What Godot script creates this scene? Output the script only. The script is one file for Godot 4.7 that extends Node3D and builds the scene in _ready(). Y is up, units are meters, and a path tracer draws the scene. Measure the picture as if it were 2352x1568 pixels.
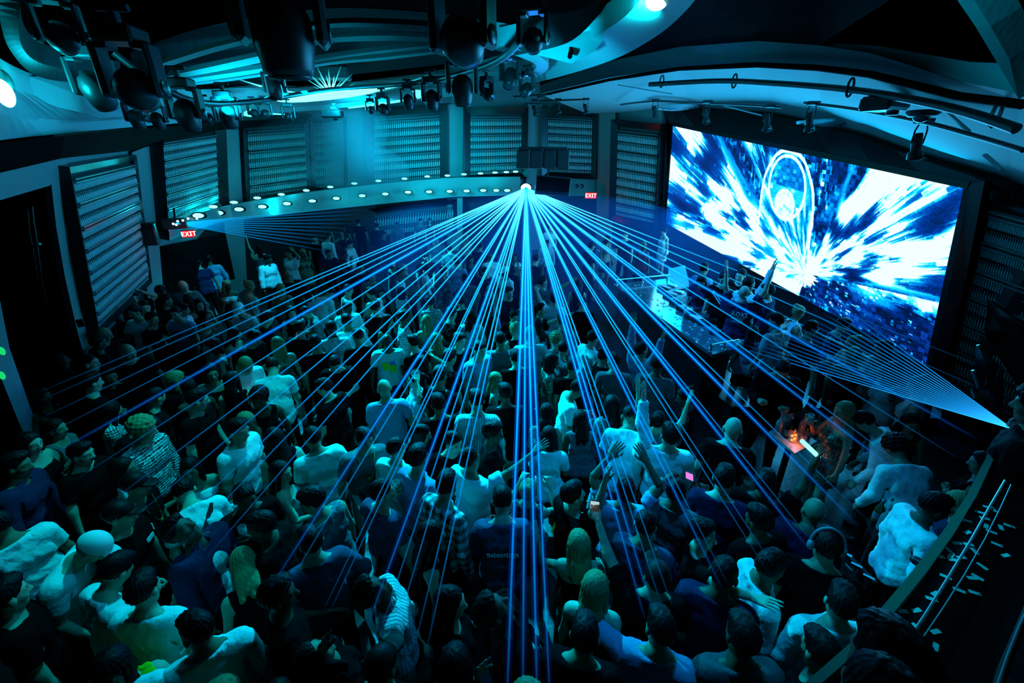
extends Node3D
# A crowded night club seen from its balcony. Metres, y up; the camera stands at x = z = 0 and looks along -z.

const EYE := Vector3(0.0, 4.35, 0.0)
const FOCAL := 1000.0            # in pixels of a 2352 x 1568 frame
const PITCH := 0.4094            # radians downwards

var tilt := Basis(Vector3.RIGHT, -PITCH)
var rng := RandomNumberGenerator.new()
var mats := {}

func _ready():
	rng.seed = 7
	set_view()
	set_lights()
	build_shell()
	build_displays()
	build_ceiling_ring()
	build_stage()
	build_rig()
	build_lasers()
	build_balcony()
	build_people()
	build_props()
	build_haze()

func set_view():
	var cam := Camera3D.new(); cam.name = "camera"
	cam.position = EYE; cam.rotation.x = -PITCH
	cam.fov = rad_to_deg(2.0 * atan(784.0 / FOCAL)); cam.near = 0.05; cam.far = 200.0
	add_child(cam)
	var env := Environment.new()
	env.background_mode = Environment.BG_COLOR; env.background_color = Color(0, 0, 0)
	env.tonemap_mode = Environment.TONE_MAPPER_LINEAR; env.tonemap_exposure = 1.0
	env.sdfgi_enabled = true; env.ssao_enabled = true; env.ssil_enabled = true
	env.volumetric_fog_enabled = true; env.volumetric_fog_density = 0.0
	var we := WorldEnvironment.new(); we.name = "environment"; we.environment = env
	add_child(we)

func spot(called, from: Vector3, to: Vector3, colour: Color, energy: float, cone: float, size := 0.15, soft := 0.6) -> SpotLight3D:
	var l := SpotLight3D.new(); l.name = called
	add_child(l, true)
	l.look_at_from_position(from, to, Vector3.UP if absf((to - from).normalized().y) < 0.98 else Vector3.RIGHT)
	l.light_color = colour; l.light_energy = energy; l.spot_angle = cone; l.spot_angle_attenuation = soft
	l.light_size = size; l.spot_range = 60.0; l.spot_attenuation = 2.0; l.shadow_enabled = true
	return l

func omni(called, from: Vector3, colour: Color, energy: float, size := 0.1) -> OmniLight3D:
	var l := OmniLight3D.new(); l.name = called; l.position = from
	l.light_color = colour; l.light_energy = energy; l.light_size = size
	l.omni_range = 60.0; l.omni_attenuation = 2.0; l.shadow_enabled = true
	add_child(l, true)
	return l

func area(called, where: Vector3, towards: Vector3, size: Vector2, colour: Color, energy: float):
	var l := AreaLight3D.new(); l.name = called
	add_child(l, true)
	l.look_at_from_position(where, towards, Vector3.UP if absf((towards - where).normalized().y) < 0.98 else Vector3.RIGHT)
	l.area_size = size; l.light_color = colour; l.light_energy = energy; l.shadow_enabled = true
	l.area_range = 60.0; l.area_attenuation = 2.0
	return l

func set_lights():
	var cyan := Color(0.0, 0.80, 1.0)
	var teal := Color(0.0, 0.86, 0.95)
	var blue := Color(0.06, 0.42, 1.0)
	# the wash of the moving heads over the dance floor
	spot("wash_spotlight", at(640, 190, 9.0), on_y(880, 820, 1.4), cyan, 520.0, 26.0, 0.12, 1.0)
	spot("wash_spotlight", at(1080, 170, 7.0), on_y(1120, 1000, 1.4), cyan, 170.0, 26.0, 0.12, 1.0)
	spot("wash_spotlight", Vector3(-2.2, 6.2, -5.5), on_y(420, 1060, 1.4), teal, 34.0, 28.0, 0.12, 1.0)
	spot("wash_spotlight", Vector3(-1.4, 6.0, -3.2), on_y(430, 1270, 1.2), Color(0.0, 0.78, 1.0), 6.0, 26.0, 0.12, 1.0)
	spot("wash_spotlight", Vector3(0.8, 6.2, -3.0), on_y(1620, 1300, 1.2), Color(0.0, 0.62, 1.0), 15.0, 32.0, 0.12, 1.0)
	spot("wash_spotlight", at(1300, 120, 7.0), on_y(1500, 1080, 1.4), Color(0.0, 0.72, 1.0), 70.0, 26.0, 0.12, 1.0)
	spot("wash_spotlight", at(700, 200, 9.5), on_y(560, 640, 1.4), cyan, 110.0, 20.0, 0.1, 1.0)
	spot("wash_spotlight", at(900, 200, 9.5), on_y(960, 600, 1.4), cyan, 190.0, 20.0, 0.1, 1.0)
	# blue of the big laser, scattered in the haze
	spot("laser_glow_light", at(1208, 440, 17.2), on_y(1180, 900, 1.6), blue, 95.0, 50.0, 0.2, 1.0)
	# the big burst lamp under the ring and what it does to the back wall
	omni("burst_light", at(760, 236, 10.0), cyan, 3.0, 0.25)
	spot("burst_spotlight", at(770, 236, 10.2), on_z(960, 345, 20.5), cyan, 160.0, 30.0, 0.2, 1.0)
	spot("beam_spotlight", at(1760, 90, 2.2), at(2268, 105, 2.62), cyan, 4.0, 24.0, 0.05, 1.0)
	spot("ring_spotlight", at(1080, 260, 5.2), at(1300, 110, 6.2), cyan, 12.0, 40.0, 0.08, 1.0)
	spot("ring_spotlight", at(520, 250, 7.6), at(640, 110, 9.6), cyan, 34.0, 60.0, 0.08, 1.0)
	spot("ring_spotlight", at(330, 270, 6.4), at(140, 180, 5.6), cyan, 6.0, 55.0, 0.08, 1.0)
	spot("stage_spotlight", at(1330, 130, 7.0), on_y(1690, 720, 1.6), Color(0.06, 0.58, 1.0), 75.0, 20.0, 0.1, 1.0)
	spot("balcony_spotlight", Vector3(1.2, 6.0, -3.0), on_y(2170, 1290, 2.6), Color(0.0, 0.9, 0.85), 5.5, 20.0, 0.06, 1.0)
	# the led wall: a glowing face and a light of its size in front of it
	var c := (SCR[0] + SCR[1] + SCR[2] + SCR[3]) / 4.0
	var n := (SCR[1] - SCR[0]).cross(SCR[3] - SCR[0]).normalized()
	if n.x > 0: n = -n
	area("led_wall_light", c + n * 0.12, c + n * 2.0, Vector2((SCR[1] - SCR[0]).length() * 0.97, (SCR[3] - SCR[0]).length() * 0.95), Color(0.02, 0.72, 1.0), 95.0)

# ---------------------------------------------------------------- where things stand
func ray(u: float, v: float) -> Vector3:
	return tilt * Vector3((u - 1176.0) / FOCAL, (784.0 - v) / FOCAL, -1.0)

func at(u: float, v: float, depth: float) -> Vector3:          # at a distance along the view axis
	return EYE + ray(u, v) * depth

func on_z(u: float, v: float, far: float) -> Vector3:          # on the upright plane that far ahead
	var r := ray(u, v)
	return EYE + r * (far / -r.z)

func on_y(u: float, v: float, y: float) -> Vector3:            # on the level plane at that height
	var r := ray(u, v)
	return EYE + r * ((y - EYE.y) / r.y)

func trace(spec: String) -> PackedVector3Array:                # "u,v,far u,v,far ..." on upright planes
	var out := PackedVector3Array()
	for s in spec.split(" ", false):
		var p := s.split_floats(",")
		out.append(on_z(p[0], p[1], p[2]))
	return out

# ---------------------------------------------------------------- meshes
class Maker:
	var st := SurfaceTool.new()
	func _init():
		st.begin(Mesh.PRIMITIVE_TRIANGLES)
		st.set_smooth_group(-1)
	func smooth(on := true) -> Maker:
		st.set_smooth_group(0 if on else -1)
		return self
	func tri(a: Vector3, b: Vector3, c: Vector3):
		st.add_vertex(a); st.add_vertex(b); st.add_vertex(c)
	func quad(a: Vector3, b: Vector3, c: Vector3, d: Vector3):  # clockwise from the front
		tri(a, b, c); tri(a, c, d)
	func face(pts: Array, away: Vector3):                       # convex, turned so that it looks along «away»
		var n := Vector3.ZERO
		for i in range(1, pts.size() - 1):
			n += (pts[i + 1] - pts[0]).cross(pts[i] - pts[0])
		if n.dot(away) < 0:
			pts = pts.duplicate(); pts.reverse()
		for i in range(1, pts.size() - 1):
			tri(pts[0], pts[i], pts[i + 1])
	func box(c: Vector3, s: Vector3, b := Basis(), bev := 0.0) -> Maker:
		var h := s / 2.0
		bev = minf(bev, minf(h.x, minf(h.y, h.z)) * 0.9)
		for ax in 3:
			var i := (ax + 1) % 3
			var j := (ax + 2) % 3
			for sg in [-1.0, 1.0]:
				var ps := []
				for k in [[-1.0, -1.0], [1.0, -1.0], [1.0, 1.0], [-1.0, 1.0]]:
					var p := Vector3.ZERO
					p[ax] = sg * h[ax]; p[i] = k[0] * (h[i] - bev); p[j] = k[1] * (h[j] - bev)
					ps.append(c + b * p)
				var n := Vector3.ZERO; n[ax] = sg
				face(ps, b * n)
		if bev > 0.0:
			for ax in 3:                                        # edges along ax
				var i := (ax + 1) % 3
				var j := (ax + 2) % 3
				for si in [-1.0, 1.0]:
					for sj in [-1.0, 1.0]:
						var ps := []
						for k in [[0, -1.0], [0, 1.0], [1, 1.0], [1, -1.0]]:
							var p := Vector3.ZERO
							p[ax] = k[1] * (h[ax] - bev)
							p[i] = si * (h[i] - (bev if k[0] else 0.0)); p[j] = sj * (h[j] - (0.0 if k[0] else bev))
							ps.append(c + b * p)
						var n := Vector3.ZERO; n[i] = si; n[j] = sj
						face(ps, b * n)
			for sx in [-1.0, 1.0]:
				for sy in [-1.0, 1.0]:
					for sz in [-1.0, 1.0]:
						var q := Vector3(sx * (h.x - bev), sy * (h.y - bev), sz * (h.z - bev))
						face([c + b * (q + Vector3(sx * bev, 0, 0)), c + b * (q + Vector3(0, sy * bev, 0)), c + b * (q + Vector3(0, 0, sz * bev))], b * Vector3(sx, sy, sz))
		return self
	func bar(a: Vector3, b: Vector3, w: float, h: float, up := Vector3.UP, bev := 0.0) -> Maker:
		var z := (b - a).normalized()
		var x := up.cross(z)
		if x.length() < 0.001: x = Vector3.RIGHT.cross(z)
		x = x.normalized()
		return box((a + b) / 2.0, Vector3(w, h, (b - a).length()), Basis(x, z.cross(x), z), bev)
	func slab(pts: Array, off: Vector3) -> Maker:                        # a convex outline pushed along «off»
		var back := []
		for p in pts: back.append(p + off)
		face(pts, -off); face(back, off)
		var mid := Vector3.ZERO
		for p in pts: mid += p
		mid /= pts.size()
		for i in pts.size():
			var j := (i + 1) % pts.size()
			face([pts[i], pts[j], back[j], back[i]], (pts[i] + pts[j]) / 2.0 - mid)
		return self
	func strip(a: PackedVector3Array, b: PackedVector3Array, off: Vector3) -> Maker:   # a band between two lines, given a thickness
		for i in a.size() - 1:
			face([a[i], a[i + 1], b[i + 1], b[i]], -off)
			face([a[i] + off, a[i + 1] + off, b[i + 1] + off, b[i] + off], off)
			face([a[i], a[i + 1], a[i + 1] + off, a[i] + off], a[i] - b[i])
			face([b[i], b[i + 1], b[i + 1] + off, b[i] + off], b[i] - a[i])
		var n := a.size() - 1
		face([a[0], b[0], b[0] + off, a[0] + off], a[0] - a[1])
		face([a[n], b[n], b[n] + off, a[n] + off], a[n] - a[n - 1])
		return self
	func tube(pts: PackedVector3Array, r0: float, r1 := -1.0, sides := 10, caps := true) -> Maker:
		if r1 < 0: r1 = r0
		smooth(true)
		var rings := []
		var x := Vector3.ZERO
		for i in pts.size():
			var t := (pts[mini(i + 1, pts.size() - 1)] - pts[maxi(i - 1, 0)]).normalized()
			if i == 0: x = t.cross(Vector3.UP if absf(t.y) < 0.9 else Vector3.RIGHT).normalized()
			x = (x - t * x.dot(t)).normalized()
			var y := t.cross(x)
			var r := lerpf(r0, r1, float(i) / maxf(1.0, pts.size() - 1))
			var ring := PackedVector3Array()
			for k in sides:
				var a := TAU * k / sides
				ring.append(pts[i] + (x * cos(a) + y * sin(a)) * r)
			rings.append(ring)
		for i in pts.size() - 1:
			for k in sides:
				var m := (k + 1) % sides
				quad(rings[i][k], rings[i + 1][k], rings[i + 1][m], rings[i][m])
		smooth(false)
		if caps:
			face(Array(rings[0]), pts[0] - pts[1])
			face(Array(rings[-1]), pts[-1] - pts[-2])
		return self
	func lathe(prof: Array, x: Transform3D, sides := 16) -> Maker:       # Vector2(radius, height), from the bottom up
		smooth(true)
		for i in prof.size() - 1:
			var p: Vector2 = prof[i]
			var q: Vector2 = prof[i + 1]
			for k in sides:
				var a := TAU * k / sides
				var b := TAU * (k + 1) / sides
				var p0 := x * Vector3(cos(a) * p.x, p.y, sin(a) * p.x)
				var p1 := x * Vector3(cos(b) * p.x, p.y, sin(b) * p.x)
				var q0 := x * Vector3(cos(a) * q.x, q.y, sin(a) * q.x)
				var q1 := x * Vector3(cos(b) * q.x, q.y, sin(b) * q.x)
				if q.x > 0.00001: tri(p0, q1, q0)
				if p.x > 0.00001: tri(p0, p1, q1)
		smooth(false)
		return self
	func ball(c: Vector3, r: Vector3, b := Basis(), rings := 10, sides := 16) -> Maker:
		var prof := []
		for i in rings + 1:
			var a := PI * i / rings - PI / 2
			prof.append(Vector2(cos(a) if i > 0 and i < rings else 0.0, sin(a)))
		return lathe(prof, Transform3D(b * Basis.from_scale(r), c), sides)
	func done() -> ArrayMesh:
		st.generate_normals()
		st.index()
		return st.commit()

# ---------------------------------------------------------------- objects
func part(called: String, m: Mesh, material: Material, parent: Node = null) -> MeshInstance3D:
	var o := MeshInstance3D.new(); o.name = called; o.mesh = m
	o.material_override = material
	(parent if parent else self).add_child(o, true)
	return o

func put(called: String, mk: Maker, material: Material, parent: Node = null) -> MeshInstance3D:
	return part(called, mk.done(), material, parent)

func thing(called: String, label: String, category: String, where := Vector3.ZERO, group := "") -> Node3D:
	var o := Node3D.new(); o.name = called; o.position = where
	add_child(o, true)
	return tag(o, label, category, group)

func tag(o, label: String, category: String, group := ""):
	o.set_meta("label", label); o.set_meta("category", category)
	if group: o.set_meta("group", group)
	return o

func struct(called: String, mk: Maker, material: Material, label := "", category := ""):
	var o := put(called, mk, material)
	o.set_meta("kind", "structure")
	if label: tag(o, label, category if category else "wall")
	return o

# ---------------------------------------------------------------- materials
func mat(called: String, colour: Color, rough := 0.6, metal := 0.0, bump := 0.0, bump_scale := 40.0) -> StandardMaterial3D:
	if mats.has(called): return mats[called]
	var m := StandardMaterial3D.new(); m.resource_name = called
	m.albedo_color = colour; m.roughness = rough; m.metallic = metal
	if called in ["black_paint", "ring_dark"]: m.metallic_specular = 0.1
	if bump > 0.0:
		m.heightmap_enabled = true; m.heightmap_scale = bump
		m.heightmap_texture = grain(); m.uv1_triplanar = true; m.uv1_scale = Vector3.ONE * bump_scale / 10.0
	mats[called] = m
	return m

var grain_map: NoiseTexture2D
func grain() -> NoiseTexture2D:
	if grain_map == null:
		var n := FastNoiseLite.new(); n.seed = 3; n.frequency = 0.02; n.fractal_octaves = 4
		grain_map = NoiseTexture2D.new(); grain_map.width = 256; grain_map.height = 256; grain_map.seamless = true; grain_map.noise = n
	return grain_map

func glow(called: String, colour: Color, energy: float) -> StandardMaterial3D:
	if mats.has(called): return mats[called]
	var m := StandardMaterial3D.new(); m.resource_name = called
	m.albedo_color = Color(0.05, 0.05, 0.05); m.emission_enabled = true; m.emission = colour; m.emission_energy_multiplier = energy
	mats[called] = m
	return m

# ---------------------------------------------------------------- the room
var SCR := trace("1545,285,17 2228,425,6.3 2135,850,6.3 1528,515,17")   # led wall: far top, near top, near foot, far foot
const WALL := "135,365,215,800,6.6 303,365,337,660,9.6 345,345,372,640,10.1 500,300,512,480,13.6 550,293,557,470,15.1 700,283,705,440,18.3 860,262,862,430,20.1 1025,247,1027,440,21.1 1250,247,1247,450,21.5 1375,255,1372,450,20.4 1520,262,1528,515,17.5"

func down_to(top: Vector3, low: Vector3, y: float) -> Vector3:
	return top + (low - top) * ((top.y - y) / (top.y - low.y))

func build_shell():
	var paint := mat("wall_paint", Color(0.52, 0.55, 0.54), 0.75, 0.0, 0.25, 20.0)
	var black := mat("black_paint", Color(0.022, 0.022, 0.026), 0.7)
	var dark := mat("dark_panelling", Color(0.08, 0.08, 0.09), 0.5)
	var fl := mat("floor_boards", Color(0.07, 0.07, 0.08), 0.35, 0.0, 0.2, 15.0)
	struct("floor", Maker.new().box(Vector3(0, -0.1, -10), Vector3(34, 0.2, 40)), fl)
	# the bowed wall with the bottle displays
	var top := PackedVector3Array()
	var mid := PackedVector3Array()
	var foot := PackedVector3Array()
	for s in WALL.split(" "):
		var p := s.split_floats(",")
		var a := on_z(p[0], p[1], p[4])
		var b := on_z(p[2], p[3], p[4])
		top.append(down_to(a, b, a.y + 1.2)); mid.append(b); foot.append(down_to(a, b, -0.05))
	var wl := Maker.new(); var wb := Maker.new(); var lw := Maker.new(); var lb := Maker.new()
	for i in top.size() - 1:
		var n := (top[i + 1] - top[i]).cross(Vector3.UP).normalized()
		if n.dot(EYE - top[i]) > 0: n = -n
		var up := wl if i < 2 else wb
		var lo := lw if i < 2 else lb
		up.strip(top.slice(i, i + 2), mid.slice(i, i + 2), n * 0.2)
		lo.strip(mid.slice(i, i + 2), foot.slice(i, i + 2), n * 0.2)
	struct("wall_left", wl, paint); struct("wall_back", wb, paint)
	struct("wall_left_low", lw, dark); struct("wall_back_low", lb, dark)
	# wall with the led wall in it, on the right, and the wall nearer than it
	var r := Maker.new()
	var edge := trace("1520,244,17.5 1560,246,17 1660,252,15 1760,262,13 1860,284,11 1960,312,9 2060,346,8 2140,375,7 2235,405,6.3 2290,425,5.9")
	var rim := PackedVector3Array()
	for p in edge: rim.append(SCR[0].lerp(SCR[1], (17.0 + p.z) / 10.7) + Vector3(-0.02, 0, 0))
	r.strip(edge, rim, Vector3(0.4, 0, 0))
	r.strip(trace("1528,515,17.2 2135,850,6.4"), PackedVector3Array([down_to(SCR[0], SCR[3], -0.05), down_to(SCR[1], SCR[2], -0.05)]), Vector3(0.5, 0, 0))
	struct("wall_right", r, dark)
	var near := Maker.new()
	var nt := trace("2262,400,6.3 2330,420,6.0 2420,440,5.5 2800,480,4.2")
	var nf := PackedVector3Array()
	for p in trace("2165,870,6.3 2210,920,6.0 2330,1000,5.5 2700,1200,4.2"):
		nf.append(p)
	for i in nf.size(): nf[i] = down_to(nt[i], nf[i], -0.05)
	near.strip(nt, nf, Vector3(0.25, 0, -0.05))
	struct("wall_right_near", near, dark)
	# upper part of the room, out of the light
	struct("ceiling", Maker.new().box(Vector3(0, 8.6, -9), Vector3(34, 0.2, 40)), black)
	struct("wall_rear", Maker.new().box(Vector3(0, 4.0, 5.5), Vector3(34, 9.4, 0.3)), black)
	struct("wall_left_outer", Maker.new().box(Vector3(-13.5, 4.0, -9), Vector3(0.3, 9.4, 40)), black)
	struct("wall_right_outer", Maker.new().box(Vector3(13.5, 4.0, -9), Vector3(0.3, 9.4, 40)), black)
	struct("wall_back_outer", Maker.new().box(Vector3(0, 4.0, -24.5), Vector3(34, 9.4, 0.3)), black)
	struct("trim_31", Maker.new().strip(trace("-120,352,4.6 0,328,5.2 150,311,6.2 300,297,8.2 500,281,12.2 705,268,16.6"), trace("-120,432,4.55 0,394,5.2 137,364,6.2 300,346,8.9 500,299,12.9 705,283,17.4"), Vector3(-0.1, 0, -0.12)), black, "black bulkhead over the bottle displays at the left", "bulkhead")
	# pale posts between the displays, proud of the wall
	var posts := [["303,350,9.5 346,333,10.0", "337,660,9.5 373,642,10.0", "pale wall post right of the big bottle display by the doorway"],
		["500,285,13.5 548,280,14.9", "513,478,13.5 558,468,14.9", "pale wall post between the second and third bottle displays from the left"],
		["1026,240,21 1064,240,21.2", "1027,438,21 1063,436,21.2", "bright cyan wall post left of the square bottle display"],
		["1212,240,21.3 1246,240,21.4", "1207,470,21.3 1243,470,21.4", "pale wall post right above the laser source"],
		["1374,245,20.3 1414,250,19.5", "1370,470,20.3 1408,480,19.5", "dim wall post right of the last square bottle display"]]
	for p in posts:
		var a := trace(p[0]); var b := trace(p[1])
		for i in 2: b[i] = down_to(a[i], b[i], 0.0)
		for i in 2:
			var d := (EYE - a[i]); d.y = 0
			var o := d.normalized() * 0.12
			a[i] += o; b[i] += o
		var m := Maker.new().strip(a, b, -Vector3((EYE - a[0]).x, 0, (EYE - a[0]).z).normalized() * 0.14)
		struct("trim_1", m, paint, p[2], "post")
	# the doorway at the far left
	var jamb := Maker.new()
	jamb.strip(trace("118,422,6.3 129,520,6.3 150,640,6.3 180,770,6.3 225,920,6.3"), trace("136,365,6.5 148,480,6.5 164,590,6.5 184,690,6.5 245,920,6.5"), Vector3(-0.1, 0, -0.22))
	struct("trim_2", jamb, paint, "right jamb of the tall dark doorway at the far left", "door jamb")
	struct("trim_3", Maker.new().strip(trace("-90,418,4.6 136,365,6.5"), trace("-90,482,4.6 118,422,6.3"), Vector3(-0.1, 0, -0.22)), paint, "pale lintel over the tall dark doorway at the far left", "lintel")
	struct("trim_4", Maker.new().strip(trace("-60,560,4.4 -25,800,4.4 60,1010,4.4"), trace("-10,640,4.6 22,800,4.6 96,1010,4.6"), Vector3(-0.2, 0, -0.1)), paint, "left jamb of the tall dark doorway at the photo's edge", "door jamb")
	var inner := Maker.new()
	inner.strip(trace("104,440,6.2 116,530,6.2 138,650,6.2 170,780,6.2 215,930,6.2"), trace("118,422,6.3 129,520,6.3 150,640,6.3 180,770,6.3 225,920,6.3"), Vector3(-0.25, 0, -0.3))
	struct("trim_5", inner, black, "black inner frame of the tall doorway at the far left", "door frame")
	struct("door_1", Maker.new().strip(trace("-160,380,6.4 130,380,7.6"), trace("-100,1100,6.4 215,1000,7.6"), Vector3(-0.1, 0, -0.1)), mat("curtain", Color(0.03, 0.03, 0.035), 0.55), "dark curtain filling the tall doorway at the far left", "curtain")
	var handle := thing("door_pole", "slim chrome pole shining inside the tall dark doorway", "pole")
	put("pole", Maker.new().tube(trace("74,474,6.0 78,510,6.0 86,560,6.0 96,640,6.0 108,700,6.0"), 0.010, 0.006), mat("chrome", Color(0.8, 0.8, 0.8), 0.15, 1.0), handle)
	put("bracket", Maker.new().tube(trace("76,566,6.05 92,560,6.0"), 0.018), mat("chrome", Color(0.8, 0.8, 0.8), 0.15, 1.0), handle)
	put("back_rail", Maker.new().tube(trace("64,480,6.1 68,530,6.1 76,570,6.1 88,640,6.1"), 0.005), mat("chrome", Color(0.8, 0.8, 0.8), 0.15, 1.0), handle)
	for g in [[4, 806, "upper"], [4, 862, "lower"]]:
		var o := part("indicator_lamp", Maker.new().ball(at(g[0], g[1], 4.3), Vector3(0.028, 0.045, 0.02)).done(), glow("green_lamp", Color(0.1, 0.9, 0.45), 0.9))
		tag(o, g[2] + " of the two small green lamps on the left door jamb", "lamp")
	var sw := put("wall_switch", Maker.new().box(at(184, 742, 5.9), Vector3(0.07, 0.11, 0.02), Basis(Vector3.UP, 0.9), 0.006), black)
	tag(sw, "small black switch low on the right door jamb", "switch")
	# dark side door under the far left exit sign
	var d2 := Maker.new().strip(trace("366,566,10.0 518,535,13.0"), trace("380,668,10.0 540,640,13.0"), Vector3(0, 0, 0.06))
	struct("door_2", d2, black, "dark opening under the exit sign on the left wall", "doorway")
	# the ledge that carries the row of downlights
	var lt := trace("384,520,9.4 440,493,10.6 512,474,12.6 600,458,14.6 700,442,16.9 800,430,18.3 900,419,19.3 1030,408,20.1 1195,406,20.5")
	var ll := trace("392,545,9.4 455,524,10.6 522,509,12.6 610,497,14.6 700,487,16.9 800,476,18.3 900,466,19.3 1045,452,20.1 1195,448,20.5")
	struct("trim_6", Maker.new().strip(lt, ll, Vector3(-0.1, 0, -0.9)), paint, "long curved pale ledge with a row of cyan downlights", "ledge")
	# dark wall of bottles under the ledge is built with the displays; here the hall's pale pole
	struct("trim_7", Maker.new().strip(trace("1050,455,20.2 1062,455,20.2"), trace("1050,560,20.2 1062,560,20.2"), Vector3(0, 0, -0.1)), paint, "thin pale post under the right end of the lit ledge", "post")
	# right ceiling over the stage: lit underside, a fascia above it and the dark slab edge
	var white := mat("ceiling_paint", Color(0.62, 0.64, 0.64), 0.8, 0.0, 0.1, 8.0)
	var ne := trace("1240,216,16 1400,178,12.5 1560,155,10 1740,145,7.6 1880,152,6.4 2000,167,5.6 2200,215,4.6 2345,232,4.0 2500,260,3.2")
	var fe := trace("1330,262,20.5 1440,258,18.6 1560,246,17 1760,262,13 1860,284,11 1960,312,9 2140,375,7 2290,425,6 2500,500,4.6")
	for i in fe.size(): fe[i] += Vector3(0.5, 0.0, -0.35)
	struct("ceiling_stage", Maker.new().strip(ne, fe, Vector3(0, 0.25, 0)), white, "lit ceiling over the stage above the led wall", "ceiling")
	var ft := trace("1240,196,15.9 1400,140,12.4 1560,108,9.9 1740,94,7.5 1880,104,6.3 2000,122,5.5 2200,185,4.5 2345,215,3.9 2500,240,3.1")
	struct("trim_8", Maker.new().strip(ft, ne, Vector3(0.15, 0.05, -0.3)), mat("fascia_paint", Color(0.22, 0.25, 0.27), 0.6), "curved dark fascia along the edge of the stage ceiling", "fascia")
	struct("trim_9", Maker.new().tube(trace("1235,221,15.8 1400,183,12.3 1560,158,9.8 1740,149,7.4 1880,156,6.2 2000,171,5.4 2200,221,4.4 2350,240,3.8"), 0.035), black, "black moulding under the curved fascia of the stage ceiling", "moulding")
	struct("ceiling_void", Maker.new().strip(trace("1240,150,15.5 1400,60,11 1560,-60,7 1900,-200,5 2360,-200,3"), ft.slice(0, 5), Vector3(0, 0.3, -0.1)), black, "", "")
	# pale slanting beam in the top right corner
	struct("trim_10", Maker.new().strip(trace("2185,-20,3.2 2240,60,3.3 2285,135,3.5 2340,228,3.8"), trace("2225,-20,3.2 2275,60,3.3 2318,135,3.5 2352,215,3.8"), Vector3(0.15, 0.1, 0)), paint, "pale slanting beam in the top right corner", "beam")
	# right of the led wall: dark reveal, a pale post and its black edge
	struct("trim_11", Maker.new().strip(trace("2228,425,6.2 2186,640,6.2 2135,850,6.2 2120,910,6.2"), trace("2262,415,5.9 2216,650,5.9 2160,880,5.9 2145,930,5.9"), Vector3(0.2, 0, -0.1)), black, "black reveal along the right edge of the led wall", "reveal")
	struct("trim_12", Maker.new().strip(trace("2256,412,6.15 2210,650,6.15 2154,880,6.15 2136,960,6.15"), trace("2284,420,6.0 2236,650,6.0 2180,885,6.0 2160,960,6.0"), Vector3(0.2, 0, -0.1)), paint, "pale post between the led wall and the right bottle display", "post")
	# exit signs
	exit_sign(at(1357, 449, 18.4), 0.50, 0.26, -0.15, "red lit exit sign right of the laser source")
	exit_sign(at(433, 537, 9.3), 0.25, 0.15, 0.6, "red lit exit sign at the left end of the lit ledge")

func exit_sign(p: Vector3, w: float, h: float, turn: float, label: String):
	var o := thing("exit_sign", label, "exit sign", p)
	o.rotation.y = turn
	var b := Maker.new().box(Vector3(0, 0, -0.03), Vector3(w, h, 0.06), Basis(), 0.008)
	put("housing", b, mat("sign_housing", Color(0.1, 0.1, 0.1), 0.5), o)
	var lf := put("lit_face", Maker.new().box(Vector3(0, 0, 0.003), Vector3(w * 0.93, h * 0.88, 0.006)), glow("exit_red", Color(1.0, 0.05, 0.07), 1.6), o)
	var t := text_mesh("EXIT", h * 0.62, 0.008)
	var l := part("lettering", t, glow("exit_letters", Color(1.0, 0.75, 0.75), 2.4), lf)
	l.position = Vector3(0, 0, 0.008)
	var q := omni("exit_sign_light", p + Basis(Vector3.UP, turn) * Vector3(0, -0.02, 0.3), Color(1, 0.05, 0.08), 0.06, 0.06)
	q.name = "exit_sign_light"

func text_mesh(s: String, height: float, depth: float, serif := false, bold := true) -> TextMesh:
	var f := SystemFont.new(); f.font_names = PackedStringArray(["Droid Serif" if serif else "Droid Sans"]); f.font_weight = 700 if bold else 400
	var t := TextMesh.new(); t.text = s; t.font = f; t.font_size = 64; t.depth = depth
	t.pixel_size = height / 46.0; t.curve_step = 4.0
	return t

# ---------------------------------------------------------------- displays full of bottles
func lerp4(q: PackedVector3Array, s: float, t: float) -> Vector3:
	return q[0].lerp(q[1], s).lerp(q[3].lerp(q[2], s), t)

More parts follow.
